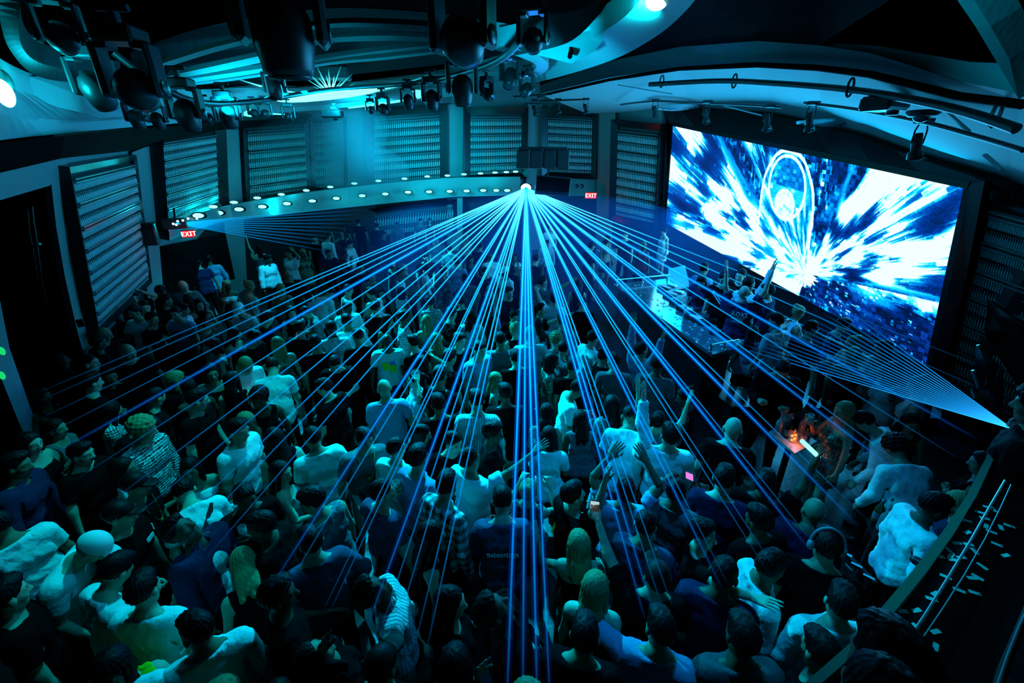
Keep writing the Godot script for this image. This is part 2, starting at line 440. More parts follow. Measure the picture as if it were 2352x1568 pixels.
var bottle_mesh: Mesh
func build_displays():
	var b := Maker.new().lathe([Vector2(0.0, 0), Vector2(0.034, 0.0), Vector2(0.037, 0.015), Vector2(0.037, 0.15), Vector2(0.030, 0.185), Vector2(0.013, 0.215), Vector2(0.012, 0.27), Vector2(0.015, 0.275), Vector2(0.015, 0.295), Vector2(0, 0.297)], Transform3D(), 7)
	bottle_mesh = b.done()
	var s := "tall bottle display on the left wall beside the dark doorway"
	display("139,395,6.55 291,366,9.25 327,640,9.25 206,752,6.55", s, 7, 2, 44, 0.10, true, 0.09)
	display("358,316,10.2 484,300,13.2 492,462,13.2 372,505,10.2", "dim bottle display behind the left laser, second from the doorway", 5, 2, 36, 0.35)
	display("560,292,15.2 692,284,18.0 699,434,18.0 567,452,15.2", "bottle display left of the smoke, third from the doorway", 4, 2, 30, 0.4)
	display("712,284,18.4 780,278,19.3 783,424,19.3 716,432,18.4", "narrow bottle display lost in the smoke", 4, 2, 14, 0.4)
	display("858,268,20.0 1008,258,20.8 1010,408,20.8 860,420,20.0", "wide bottle display right of the smoke", 4, 2, 34, 0.5)
	display("1080,262,21.0 1198,262,21.2 1196,396,21.2 1080,402,21.0", "square bottle display left of the pale post above the lasers", 4, 2, 28, 0.5)
	display("1260,264,21.1 1362,270,20.4 1359,398,20.4 1260,394,21.1", "square bottle display right of the pale post above the lasers", 4, 2, 26, 0.5)
	display("1424,290,19.2 1517,300,17.6 1507,512,17.6 1418,492,19.2", "unlit bottle display between the exit sign and the led wall", 5, 2, 24, 0.5)
	display("2300,466,5.95 2440,500,5.2 2400,980,5.2 2198,888,5.95", "shadowed bottle display at the right edge behind the black screen", 7, 2, 26, 0.05, false, 0.06)
	display("690,505,19.5 1040,468,21.0 1040,520,21.0 690,560,19.5", "low bottle display under the lit ledge behind the far guests", 2, 1, 60, 0.2)

func display(spec: String, label: String, bays: int, rows: int, count: int, frame: float, single := false, proud := 0.22):
	var q := trace(spec)
	var n := (q[1] - q[0]).cross(q[3] - q[0]).normalized()
	if n.dot(EYE - q[0]) < 0: n = -n
	for i in 4: q[i] += n * 0.05
	var o := thing("bottle_display", label, "bottle display")
	var up := (q[0] - q[3]).normalized()
	put("backing", Maker.new().slab([q[0], q[1], q[2], q[3]], -n * 0.04), mat("display_back", Color(0.13, 0.15, 0.16), 0.4), o)
	var fm := mat("display_frame", Color(0.07, 0.075, 0.085), 0.3)
	var w := (q[1] - q[0]).length()
	var fw := minf(frame, w * 0.12)
	var out := PackedVector3Array()
	for i in 4:
		var c := q[i] - q[(i + 1) % 4]
		var e := q[i] - q[(i + 3) % 4]
		out.append(q[i] + (c.normalized() + e.normalized()) * fw)
	for i in 4:
		var j := (i + 1) % 4
		var m := Maker.new()
		m.face([q[i] + n * 0.06, q[j] + n * 0.06, out[j] + n * proud, out[i] + n * proud], n)
		m.face([out[i] - n * 0.04, out[j] - n * 0.04, out[j] + n * proud, out[i] + n * proud], out[i] - q[i])
		m.face([q[i] - n * 0.04, q[j] - n * 0.04, q[j] + n * 0.06, q[i] + n * 0.06], q[i] - out[i])
		m.face([q[i] - n * 0.04, q[j] - n * 0.04, out[j] - n * 0.04, out[i] - n * 0.04], -n)
		put("frame", m, fm, o)
	var shelf := mat("display_shelf", Color(0.45, 0.49, 0.49), 0.35)
	var glass := mat("bottle_glass", Color(0.66, 0.72, 0.70), 0.18)
	var places: Array[Transform3D] = []
	var step := 1.0 / bays
	for k in bays:
		var t0 := (k + 0.22) * step                            # shelf line
		for e in [0.0, 0.14]:
			var a := lerp4(q, 0.004, t0 + e * step)
			var b := lerp4(q, 0.996, t0 + e * step)
			put("shelf", Maker.new().bar(a + n * 0.055, b + n * 0.055, 0.085, 0.018, up), shelf, o)
		for r in rows:
			var t1 := t0 + step * (0.14 + 0.86 * (r + 1.0) / rows) - (0.01 if r < rows - 1 else 0.0)
			var tt := minf(t1, 0.998)
			for i in count:
				var f := (i + 0.5) / count
				var base := lerp4(q, f, tt)
				var cell := (lerp4(q, f, 0.0) - lerp4(q, f, 1.0)).length() * step * 0.86 / rows
				if t1 > 1.0: cell *= 1.0 - (t1 - 1.0) / (0.86 / rows * step)
				var wd := w / count
				if cell < 0.04: continue
				var sy := minf(cell * 0.92, 0.42) / 0.297
				var sx := minf(wd * 0.38 / 0.037, sy * 1.3)
				var x := (q[1] - q[0]).normalized()
				places.append(Transform3D(Basis(x * sx, up * sy, n * sx), base + n * (0.012 + 0.045)))
	var first := 0
	if single:
		first = places.size() - 300
		for i in range(first, places.size()):
			var g := part("bottle", bottle_mesh, glass)
			g.transform = places[i]
			tag(g, "small clear bottle lined up in the lower half of the tall left wall display", "bottle", "bottles in the tall left wall display")
	var mm := MultiMesh.new(); mm.transform_format = MultiMesh.TRANSFORM_3D; mm.mesh = bottle_mesh
	mm.instance_count = places.size() if first == 0 else first
	for i in mm.instance_count: mm.set_instance_transform(i, places[i])
	var mi := MultiMeshInstance3D.new(); mi.name = "bottles"; mi.multimesh = mm; mi.material_override = glass
	mi.set_meta("kind", "stuff")
	o.add_child(mi, true)

# ---------------------------------------------------------------- sculpted ring overhead
func spline(spec: String, n := 6) -> PackedVector3Array:
	var p := trace(spec)
	var out := PackedVector3Array()
	for i in p.size() - 1:
		var a := p[maxi(i - 1, 0)]
		var d := p[mini(i + 2, p.size() - 1)]
		for k in n:
			out.append(p[i].cubic_interpolate(p[i + 1], a, d, float(k) / n))
	out.append(p[-1])
	return out

func build_ceiling_ring():
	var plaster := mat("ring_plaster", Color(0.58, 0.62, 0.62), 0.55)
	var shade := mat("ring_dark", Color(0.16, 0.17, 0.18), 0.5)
	var black := mat("black_paint", Color(0.022, 0.022, 0.026), 0.7)
	# from the left end round the back to the right end, out to in
	var c0 := spline("-120,348,4.2 0,322,5.2 150,306,6.6 300,292,8 450,279,10 560,266,12 760,250,14 1000,226,13 1150,205,10.5 1270,180,8.6 1400,140,6.8 1500,88,5.6 1575,25,4.8 1640,-60,4.2")
	var c1 := spline("-120,300,4.3 0,262,5.1 120,282,6.5 280,282,7.9 440,270,9.8 560,256,11.8 760,240,13.8 1000,214,12.8 1150,190,10.3 1262,160,8.5 1380,118,6.7 1470,66,5.5 1535,10,4.7 1590,-70,4.1")
	var c2 := spline("-120,60,4.6 -20,130,5.0 30,200,5.4 150,234,6.8 290,240,8.0 440,238,9.9 560,230,11.6 760,218,13.4 1000,190,12.4 1150,160,10.0 1250,128,8.3 1340,96,6.7 1420,50,5.6 1470,0,4.9 1520,-80,4.2")
	struct("ceiling_ring", Maker.new().strip(c0, c1, Vector3(0, 0.12, 0)), plaster, "outer rim of the big sculpted ceiling ring", "ceiling ring")
	struct("ceiling_ring_trough", Maker.new().strip(c1, c2, Vector3(0, 0.25, 0)), plaster, "light trough inside the rim of the ceiling ring", "ceiling ring")
	# inner lips at both ends of the oval
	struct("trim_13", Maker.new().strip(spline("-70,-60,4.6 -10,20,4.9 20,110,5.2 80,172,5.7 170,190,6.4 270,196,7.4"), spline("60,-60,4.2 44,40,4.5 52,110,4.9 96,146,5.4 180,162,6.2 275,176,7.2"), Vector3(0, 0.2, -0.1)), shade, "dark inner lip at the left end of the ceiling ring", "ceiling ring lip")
	struct("trim_14", Maker.new().strip(spline("1000,92,8.4 1100,92,7.8 1180,108,7.3 1240,130,7.3 1260,154,7.8 1235,176,8.6 1180,198,9.6"), spline("1000,106,8.7 1100,108,8.1 1170,124,7.6 1220,142,7.6 1232,156,8.0 1214,168,8.7 1170,186,9.6"), Vector3(0, 0.25, 0)), plaster, "curled inner lip at the right end of the ceiling ring", "ceiling ring lip")
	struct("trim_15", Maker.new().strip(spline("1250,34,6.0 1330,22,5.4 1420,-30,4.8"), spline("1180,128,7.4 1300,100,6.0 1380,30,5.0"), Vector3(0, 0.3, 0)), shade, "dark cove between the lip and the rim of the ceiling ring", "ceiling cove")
	# long bands that run across the oval
	var bands := ["360,150,9.0 480,112,9.6 580,88,10.0 740,56,10.2 880,54,10.0 1000,62,9.6|360,162,9.0 480,124,9.6 580,98,10.0 740,66,10.2 880,64,10.0 1000,73,9.6",
		"380,176,9.4 500,150,9.9 640,118,10.4 740,90,10.6 880,82,10.4 1000,88,10.0|380,184,9.4 500,164,9.9 640,134,10.4 740,101,10.6 880,94,10.4 1000,97,10.0",
		"372,190,9.8 500,172,10.3 640,152,10.8 760,132,11 880,116,10.9 1000,103,10.5|372,198,9.8 500,182,10.3 640,160,10.8 760,137,11 880,122,10.9 1000,110,10.5",
		"376,196,10.2 500,184,10.7 640,164,11.2 760,143,11.4 880,132,11.3 1000,118,10.9|376,202,10.2 500,190,10.7 640,170,11.2 760,149,11.4 880,138,11.3 1000,124,10.9"]
	var k := 0
	for b in bands:
		var h: PackedStringArray = b.split("|")
		struct("trim_%d" % (16 + k), Maker.new().strip(spline(h[0]), spline(h[1]), Vector3(0, 0.12, -0.15)), plaster, ["topmost", "second", "third", "lowest"][k] + " of the four pale bands across the ceiling ring", "ceiling band")
		k += 1
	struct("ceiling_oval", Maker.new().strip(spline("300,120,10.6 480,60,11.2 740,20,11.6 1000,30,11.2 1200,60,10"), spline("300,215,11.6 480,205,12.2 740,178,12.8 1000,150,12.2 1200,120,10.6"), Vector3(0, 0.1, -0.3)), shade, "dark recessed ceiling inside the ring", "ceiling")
	# winglike brackets
	var wing := Maker.new()
	var o := Vector3(0, 0.22, -0.05)
	var wr := [at(1145, 104, 6.2), at(1408, 52, 5.2), at(1410, 62, 5.2), at(1365, 118, 5.4), at(1312, 146, 5.6)]
	var hole := [at(1268, 98, 5.75), at(1342, 88, 5.5), at(1316, 112, 5.6), at(1306, 118, 5.62)]
	wing.strip(PackedVector3Array([wr[0], wr[1], wr[2]]), PackedVector3Array([hole[0], hole[1], hole[1]]), o)
	wing.strip(PackedVector3Array([wr[2], wr[3], wr[4]]), PackedVector3Array([hole[1], hole[2], hole[3]]), o)
	wing.strip(PackedVector3Array([wr[4], wr[0]]), PackedVector3Array([hole[3], hole[0]]), o)
	struct("trim_20", wing, plaster, "winglike bracket with a triangular hole at the right of the ring", "bracket")
	struct("trim_21", Maker.new().tube(PackedVector3Array([at(1316, 92, 5.7), at(1309, 130, 5.5)]), 0.03), black, "short black stub inside the hole of the right bracket", "bracket stub")
	var wl := Maker.new()
	wl.slab([at(75, 223, 5.2), at(180, 215, 6.2), at(200, 262, 6.2), at(130, 246, 5.6)], o)
	struct("trim_22", wl, plaster, "winglike bracket at the left of the ceiling ring", "bracket")
	# cove lamps: white hot glow in the trough at both ends
	cove_lamp(at(10, 214, 4.42), Vector3(0.085, 0.13, 0.06), "white hot cove lamp at the left end of the ceiling ring", at(60, 226, 4.34))
	cove_lamp(at(1508, 2, 3.86), Vector3(0.10, 0.075, 0.06), "white hot cove lamp at the right end of the ceiling ring", at(1470, 26, 4.02))

func cove_lamp(p: Vector3, r: Vector3, label: String, front: Vector3):
	var o := thing("cove_lamp", label, "lamp", p)
	put("lamp_lens", Maker.new().ball(Vector3.ZERO, r, Basis(), 10, 18), glow("cove_glow", Color(0.62, 1.0, 1.0), 3.0), o)
	put("lamp_holder", Maker.new().ball(Vector3(0, 0.10, -0.05), r * 0.9, Basis(), 8, 14), mat("lamp_metal", Color(0.1, 0.1, 0.1), 0.4), o)
	spot("cove_lamp_light", front + Vector3(0, -0.05, 0), front + Vector3(0.0, 1.0, -0.35), Color(0.03, 0.92, 1.0), 9.0, 74.0, 0.05, 1.0)

# ---------------------------------------------------------------- led wall, stage, dj booth
func hash2(x: int, y: int) -> float:
	var h := (x * 374761393 + y * 668265263) & 0x7fffffff
	h = ((h ^ (h >> 13)) * 1274126177) & 0x7fffffff
	return float((h ^ (h >> 16)) & 0xffff) / 65535.0

func ramp(v: float) -> Color:
	if v < 0.20: return Color(0.0, 0.01, 0.12).lerp(Color(0.0, 0.20, 0.60), v / 0.20)
	if v < 0.42: return Color(0.0, 0.20, 0.60).lerp(Color(0.0, 0.60, 0.98), (v - 0.20) / 0.22)
	if v < 0.66: return Color(0.0, 0.60, 0.98).lerp(Color(0.12, 0.93, 1.0), (v - 0.42) / 0.24)
	return Color(0.12, 0.93, 1.0).lerp(Color(0.90, 1, 1), minf(1.0, (v - 0.66) / 0.18))

func ring_line(d: float, w: float) -> float:
	return clampf(1.6 - absf(d) / w, 0.0, 1.0)

func led_picture() -> ImageTexture:                            # what the led wall shows: streaks rushing out of one bright point, blocks, a lit hood
	var w := 1120
	var h := 336
	var bytes := PackedByteArray(); bytes.resize(w * h * 3)
	var n := FastNoiseLite.new(); n.seed = 11; n.frequency = 1.0; n.fractal_octaves = 2
	var cx := 0.715 * 10.7
	var cy := 0.80 * 3.1
	var at_byte := 0
	for j in h:
		for i in w:
			var s := (i + 0.5) / w
			var t := (j + 0.5) / h
			var x := s * 10.7
			var y := t * 3.1
			var dx := x - cx
			var dy := y - cy
			var a := atan2(dy, dx)                              # -PI/2 is straight up
			var r := sqrt(dx * dx + dy * dy)
			var lane := int(floor(a * 46.0))
			var fine := int(floor(a * 120.0))
			var cell := int(floor(log(r + 0.25) * 9.0 + hash2(lane, 3) * 7.0))
			var streak := 0.55 * hash2(lane, cell) + 0.45 * hash2(fine, int(floor(log(r + 0.3) * 5.0 + hash2(fine, 9) * 5.0)))
			var soft := n.get_noise_2d(a * 5.0, log(r + 0.4) * 1.6)
			var bx := int(floor(x * 9.0)); var by := int(floor(y * 13.0 + hash2(bx, 5) * 3.0))
			var block := hash2(bx / 2, by)
			# how bright the show is in each direction
			var right_up := smoothstep(-1.30, -1.0, a + 0.12 * soft) * (1.0 - smoothstep(-0.30, -0.16, a))
			var left_up := smoothstep(-3.3, -3.1, a) * (1.0 - smoothstep(-2.75, -2.5, a + 0.1 * soft))
			var steep := smoothstep(-2.5, -2.4, a) * (1.0 - smoothstep(-2.12, -2.02, a)) * 0.75
			var b := maxf(right_up, maxf(left_up, steep))
			if a > 2.5: b = maxf(b, smoothstep(2.5, 2.8, a))
			var lines := smoothstep(0.28, 0.78, streak * 0.70 + soft * 0.95 + 0.27)
			var v := b * (0.36 + 0.72 * lines + 0.35 * soft)
			var dim := 0.06 + 0.34 * block * block + 0.40 * maxf(soft, 0.0)
			if hash2(bx, by * 3 + 1) > 0.78: dim += 0.55 * hash2(bx + 7, by) * clampf(0.5 + soft, 0.0, 1.0)
			if hash2(int(x * 22.0), int(y * 6.0)) > 0.90: dim += 0.30
			v = maxf(v, dim * (1.0 - b))
			# bright heart and its light shaft
			v += 1.3 * exp(-r * r * 4.5) + 0.8 * exp(-pow((x - (cx - 0.85)) / 0.75, 2.0)) * smoothstep(0.45, 0.8, t)
			# lower right: a dim block city
			if a > -0.20 and a < 1.75 and r > 0.30 + 0.12 * soft:
				v = 0.04 + 0.20 * block * hash2(bx + 31, by) + 0.32 * maxf(soft + 0.1, 0.0)
				if hash2(int(x * 16.0) * 3 + by, int(y * 20.0)) > 0.94: v += 0.20 + 0.4 * hash2(by, bx)
				if a < -0.05: v += 0.5 * lines * smoothstep(0.0, -0.2, a)
				if s > 0.84 and t > 0.40 and t < 0.72: v += 0.55 * maxf(0.0, n.get_noise_2d(x * 3.0, y * 5.0) + 0.22)
			# left lower: white storm
			if s < 0.44 and t > 0.36: v = maxf(v, (0.50 + 0.9 * soft + 0.35 * lines) * smoothstep(0.36, 0.60, t + 0.5 * (0.40 - s)))
			# the hood: a tall arch, an oval in it and a small ring
			var px := (s - 0.628) / 0.088
			var ay := (t - 0.40) / 0.39
			var arch := (sqrt(px * px + ay * ay) if ay < 0.0 else absf(px)) - 1.0
			if arch < 0.0 and t < 0.90: v = lerpf(v, 0.36 + 0.30 * lines + 0.35 * soft + 0.3 * t, 0.75)
			if t < 0.70: v += ring_line(arch + 0.03 * soft, 0.030) * 1.1
			var ox := (s - 0.627) / 0.060
			var oy := (t - 0.265) / 0.215
			var od := sqrt(ox * ox + oy * oy) - 1.0
			if od < 0.0: v = 0.30 + 0.45 * block * hash2(bx * 5, by) + (0.25 if t > 0.26 else 0.0)
			v += ring_line(od + 0.04 * soft, 0.040)
			var kx := (s - 0.627) / 0.030
			var ky := (t - 0.385) / 0.10
			var kd := sqrt(kx * kx + ky * ky) - 1.0
			if kd < 0.0: v = 0.72 + 0.3 * block
			v += ring_line(kd, 0.09)
			# pixel jitter of the panels
			v += (hash2(i / 3, j / 2) - 0.5) * 0.10
			var c := ramp(clampf(v, 0.0, 1.0))
			if a > 0.0 and a < 1.5 and r > 0.5 and block > 0.6: c = c.lerp(Color(0.35, 0.35, 0.95), 0.35 * v)
			bytes[at_byte] = int(c.r * 255.0); bytes[at_byte + 1] = int(c.g * 255.0); bytes[at_byte + 2] = int(c.b * 255.0)
			at_byte += 3
	return ImageTexture.create_from_image(Image.create_from_data(w, h, false, Image.FORMAT_RGB8, bytes))

func build_stage():
	var o := thing("led_wall", "huge bright led wall showing white and blue streaks behind the stage", "led screen")
	var st := SurfaceTool.new(); st.begin(Mesh.PRIMITIVE_TRIANGLES)
	var nx := 24; var ny := 8
	for j in ny + 1:
		for i in nx + 1:
			st.set_uv(Vector2(float(i) / nx, float(j) / ny)); st.add_vertex(lerp4(SCR, float(i) / nx, float(j) / ny))
	for j in ny:
		for i in nx:
			var a := j * (nx + 1) + i
			for k in [a, a + 1, a + nx + 2, a, a + nx + 2, a + nx + 1]: st.add_index(k)
	st.generate_normals()
	var m := StandardMaterial3D.new(); m.resource_name = "led_face"; m.albedo_color = Color(0.02, 0.02, 0.02); m.roughness = 0.6
	m.emission_enabled = true; m.emission = Color.WHITE; m.emission_operator = BaseMaterial3D.EMISSION_OP_MULTIPLY
	m.emission_texture = led_picture(); m.emission_energy_multiplier = 1.15; m.texture_repeat = false
	part("screen_face", st.commit(), m, o)
	var rim := Maker.new()
	for k in 4:
		rim.bar(SCR[k] + Vector3(0.02, 0, 0), SCR[(k + 1) % 4] + Vector3(0.02, 0, 0), 0.10, 0.10)
	put("screen_frame", rim, mat("black_metal", Color(0.03, 0.03, 0.035), 0.4, 0.3), o)
	var bk := Maker.new()
	bk.slab([SCR[0] + Vector3(0.05, 0, 0), SCR[1] + Vector3(0.05, 0, 0), SCR[2] + Vector3(0.05, 0, 0), SCR[3] + Vector3(0.05, 0, 0)], Vector3(0.12, 0, 0))
	put("screen_back", bk, mat("black_metal", Color(0.03, 0.03, 0.035), 0.4, 0.3), o)
	# stage platform
	var dk := mat("stage_black", Color(0.05, 0.05, 0.06), 0.35)
	var pl := Maker.new()
	pl.slab([Vector3(2.2, 0.42, -12.6), Vector3(6.2, 0.42, -17), Vector3(6.9, 0.42, -6.2), Vector3(3.7, 0.42, -6.3)], Vector3(0, -0.45, 0))
	struct("floor_stage", pl, dk, "black raised stage in front of the led wall", "stage")
	# the booth: a long glossy table on a black plinth
	var top := [on_y(1408, 652, 1.32), on_y(1637, 813, 1.32), on_y(1700, 800, 1.32), on_y(1532, 640, 1.32)]
	var b := thing("dj_table", "long glossy dj table strewn with confetti beside the stage", "table")
	put("table_top", Maker.new().slab(top, Vector3(0, -0.06, 0)), mat("table_gloss", Color(0.42, 0.46, 0.48), 0.12, 0.5), b)
	var pln := []
	var mid := Vector3.ZERO
	for p in top: mid += p / 4.0
	for p in top: pln.append(p.lerp(mid, 0.10) + Vector3(0, -0.06, 0))
	put("plinth", Maker.new().slab(pln, Vector3(0, -1.30, 0)), dk, b)
	var near := mat("chrome", Color(0.8, 0.8, 0.8), 0.15, 1.0)
	var along: Vector3 = (top[1] - top[0]).normalized()
	var across: Vector3 = (top[2] - top[1]).normalized()
	# rails at both ends
	for e in [[top[1] - along * 0.08, top[2] - along * 0.08, "low chrome rail across the near end of the dj table"], [top[0] + along * 0.1, top[3] + along * 0.1, "low chrome rail across the far end of the dj table"]]:
		var rl := thing("table_rail", e[2], "rail")
		put("rail", Maker.new().tube(PackedVector3Array([e[0] + Vector3(0, 0.13, 0), e[1] + Vector3(0, 0.13, 0)]), 0.018), near, rl)
		for f in [0.03, 0.5, 0.97]:
			var q: Vector3 = e[0].lerp(e[1], f)
			put("rail_post", Maker.new().tube(PackedVector3Array([q, q + Vector3(0, 0.13, 0)]), 0.014).lathe([Vector2(0, 0), Vector2(0.04, 0), Vector2(0.04, 0.012), Vector2(0.014, 0.016)], Transform3D(Basis(), q), 12), near, rl)
	# players and mixer along the back edge
	var gear := mat("gear_black", Color(0.035, 0.035, 0.04), 0.35)
	var yb := Basis(across, Vector3.UP, across.cross(Vector3.UP))
	var names := ["media_player", "media_player", "mixer", "media_player", "media_player"]
	var tags := ["media player at the far end of the dj gear row", "second media player from the far end of the dj gear", "wide mixer in the middle of the dj gear row", "media player beside the mixer under the dj's hands", "media player nearest the headphones on the dj table"]
	var back0: Vector3 = top[3].lerp(top[2], 0.16)
	var back1: Vector3 = top[3].lerp(top[2], 0.74)
	for i in 5:
		var p := back0.lerp(back1, (i + 0.5) / 5.0) - across * 0.24 + Vector3(0, 0.05, 0)
		var g := thing(names[i], tags[i], names[i].replace("_", " "), p)
		g.basis = yb
		var len := (back1 - back0).length() / 5.0 * 0.94
		var gb := put("body", Maker.new().box(Vector3.ZERO, Vector3(0.40, 0.10, len), Basis(), 0.012), gear, g)
		if names[i] == "mixer":
			for u in 5:
				for w in 4:
					put("knob", Maker.new().lathe([Vector2(0.012, 0), Vector2(0.010, 0.025), Vector2(0, 0.026)], Transform3D(Basis(), Vector3(-0.14 + u * 0.06, 0.05, (w - 1.5) * len * 0.2)), 8), near, gb)
			for w in 4:
				put("fader", Maker.new().box(Vector3(0.15, 0.058, (w - 1.5) * len * 0.2), Vector3(0.035, 0.02, 0.02), Basis(), 0.003), near, gb)
		else:
			put("jog_wheel", Maker.new().lathe([Vector2(0.125, 0), Vector2(0.125, 0.02), Vector2(0.115, 0.028), Vector2(0, 0.028)], Transform3D(Basis(), Vector3(0.05, 0.05, 0)), 24), mat("jog_metal", Color(0.5, 0.52, 0.55), 0.25, 0.8), gb)
			put("display_screen", Maker.new().box(Vector3(-0.13, 0.056, 0), Vector3(0.09, 0.012, len * 0.5)), glow("player_screen", Color(0.25, 0.75, 1.0), 0.9), gb)
			for w in 4:
				put("pad_light", Maker.new().box(Vector3(0.17, 0.053, -0.1 + w * 0.03), Vector3(0.02, 0.008, 0.018)), glow(["pad_amber", "pad_cyan"][w % 2], [Color(1.0, 0.45, 0.3), Color(0.5, 0.9, 1.0)][w % 2], 1.2), gb)
	# headphones and a record on the near end
	var hp := thing("headphones", "black headphones lying on the near end of the dj table", "headphones", top[2].lerp(top[3], 0.16) - across * 0.20 + Vector3(0, 0.03, 0))
	var arc := PackedVector3Array()
	for i in 13: arc.append(Vector3(cos(PI * i / 12) * 0.09, 0.02 + 0.02 * sin(PI * i / 12), sin(PI * i / 12) * 0.10))
	put("headband", Maker.new().tube(arc, 0.009), gear, hp)
	for s in [-1, 1]: put("ear_cup", Maker.new().lathe([Vector2(0, -0.02), Vector2(0.045, -0.02), Vector2(0.045, 0.015), Vector2(0, 0.02)], Transform3D(Basis(Vector3.BACK, PI / 2), Vector3(s * 0.09, 0.02, 0)), 14), gear, hp)
	var rec := thing("record_sleeve", "pale round record lying near the chrome rail on the dj table", "record", top[2].lerp(top[3], 0.06) - across * 0.16 + Vector3(0, 0.008, 0))
	put("record", Maker.new().lathe([Vector2(0.02, -0.006), Vector2(0.17, -0.006), Vector2(0.17, 0.006), Vector2(0.02, 0.006)], Transform3D(), 28), mat("record_grey", Color(0.4, 0.45, 0.5), 0.25), rec)
	put("record_label", Maker.new().lathe([Vector2(0, 0.0065), Vector2(0.05, 0.0065), Vector2(0.05, 0.0075), Vector2(0, 0.0078)], Transform3D(), 18), mat("paper", Color(0.8, 0.8, 0.78), 0.7), rec)
	# confetti on the table
	var paper := mat("paper", Color(0.8, 0.8, 0.78), 0.7)
	for i in 70:
		var s := rng.randf_range(0.05, 0.98); var t := rng.randf_range(0.06, 0.62)
		var p: Vector3 = top[0].lerp(top[1], s).lerp(top[3].lerp(top[2], s), t)
		var c := put("confetti_strip", Maker.new().box(Vector3.ZERO, Vector3(0.055, 0.004, 0.02)), paper)
		c.position = p + Vector3(0, 0.004, 0); c.rotation = Vector3(0, rng.randf() * TAU, 0)
		tag(c, "small pale confetti strip lying on the glossy dj table", "confetti", "confetti on the dj table")
	# angled glass shields at both ends of the gear
	var gl := StandardMaterial3D.new(); gl.resource_name = "shield_glass"; gl.transparency = BaseMaterial3D.TRANSPARENCY_ALPHA; gl.albedo_color = Color(0.6, 0.85, 0.9, 0.15); gl.roughness = 0.08
	for e in [[on_y(1532, 664, 1.34), on_y(1584, 659, 1.34), Vector3(0, 0.52, -0.10), "curved glass shield at the far end of the dj gear"], [on_y(1694, 778, 1.34), on_y(1724, 752, 1.34), Vector3(0.0, 0.55, 0.0), "tilted glass shield at the near end of the dj gear"]]:
		var g := thing("glass_shield", e[3], "glass screen")
		var a: Vector3 = e[0]; var c: Vector3 = e[1]; var u: Vector3 = e[2]
		put("glass_pane", Maker.new().slab([a, c, c.lerp(a, 0.3) + u, a + u * 0.92], across * 0.008), gl, g)
		put("glass_edge", Maker.new().tube(PackedVector3Array([a, a + u * 0.92, c.lerp(a, 0.3) + u, c]), 0.007, 0.007, 6), mat("glass_edge", Color(0.5, 0.75, 0.8), 0.2), g)
	# plain pale box by the far rail and a small lamp post there
	var bx := put("stage_case", Maker.new().box(on_y(1400, 604, 1.0), Vector3(0.75, 0.8, 0.6), Basis(Vector3.UP, 0.2), 0.02), mat("case_grey", Color(0.35, 0.4, 0.42), 0.5))
	tag(bx, "pale equipment case standing beyond the far end of the dj table", "case")

# ---------------------------------------------------------------- lamps, speakers and rails in the air
func moving_head(p: Vector3, size: float, turn: float, nod: float, label: String, long := false):
	var o := thing("moving_head_light", label, "stage light", p)
	o.scale = Vector3.ONE * size
	o.rotation.y = turn
	var bk := mat("lamp_shell", Color(0.13, 0.14, 0.15), 0.38)
	put("base", Maker.new().box(Vector3(0, 0.62, 0), Vector3(0.52, 0.20, 0.42), Basis(), 0.03), bk, o)
	put("clamp", Maker.new().box(Vector3(0, 0.80, 0), Vector3(0.10, 0.18, 0.12), Basis(), 0.015).tube(PackedVector3Array([Vector3(-0.2, 0.92, 0), Vector3(0.2, 0.92, 0)]), 0.045), bk, o)
	for s in [-1.0, 1.0]:
		var arm := Maker.new()
		arm.box(Vector3(s * 0.33, 0.22, 0), Vector3(0.10, 0.66, 0.30), Basis(), 0.04)
		arm.box(Vector3(s * 0.24, 0.50, 0), Vector3(0.20, 0.08, 0.26), Basis(), 0.02)
		put("yoke_arm", arm, bk, o)
		put("yoke_cap", Maker.new().lathe([Vector2(0, 0), Vector2(0.10, 0), Vector2(0.09, 0.02), Vector2(0, 0.024)], Transform3D(Basis(Vector3.BACK, -s * PI / 2), Vector3(s * 0.38, 0.02, 0)), 18), bk, o)
	var tiltb := Basis(Vector3.RIGHT, nod)
	var prof := [Vector2(0, -0.34), Vector2(0.19, -0.33), Vector2(0.215, -0.28), Vector2(0.25, -0.10), Vector2(0.25, 0.08), Vector2(0.20, 0.22), Vector2(0.10, 0.30), Vector2(0, 0.32)] if long else [Vector2(0, -0.24), Vector2(0.16, -0.235), Vector2(0.225, -0.13), Vector2(0.26, 0.0), Vector2(0.225, 0.13), Vector2(0.13, 0.22), Vector2(0, 0.25)]
	var hd := put("lamp_head", Maker.new().lathe(prof, Transform3D(tiltb, Vector3.ZERO), 26), bk, o)
	put("lens_rim", Maker.new().lathe([Vector2(0.14, -0.36), Vector2(0.18, -0.36), Vector2(0.19, -0.31), Vector2(0.14, -0.31)] if long else [Vector2(0.11, -0.26), Vector2(0.15, -0.26), Vector2(0.165, -0.22), Vector2(0.11, -0.22)], Transform3D(tiltb, Vector3.ZERO), 22), bk, hd)
	put("lens", Maker.new().lathe([Vector2(0, -0.352), Vector2(0.10, -0.347), Vector2(0.14, -0.34)] if long else [Vector2(0, -0.252), Vector2(0.08, -0.247), Vector2(0.11, -0.24)], Transform3D(tiltb, Vector3.ZERO), 18), mat("lens_glass", Color(0.25, 0.3, 0.35), 0.06, 0.4), hd)

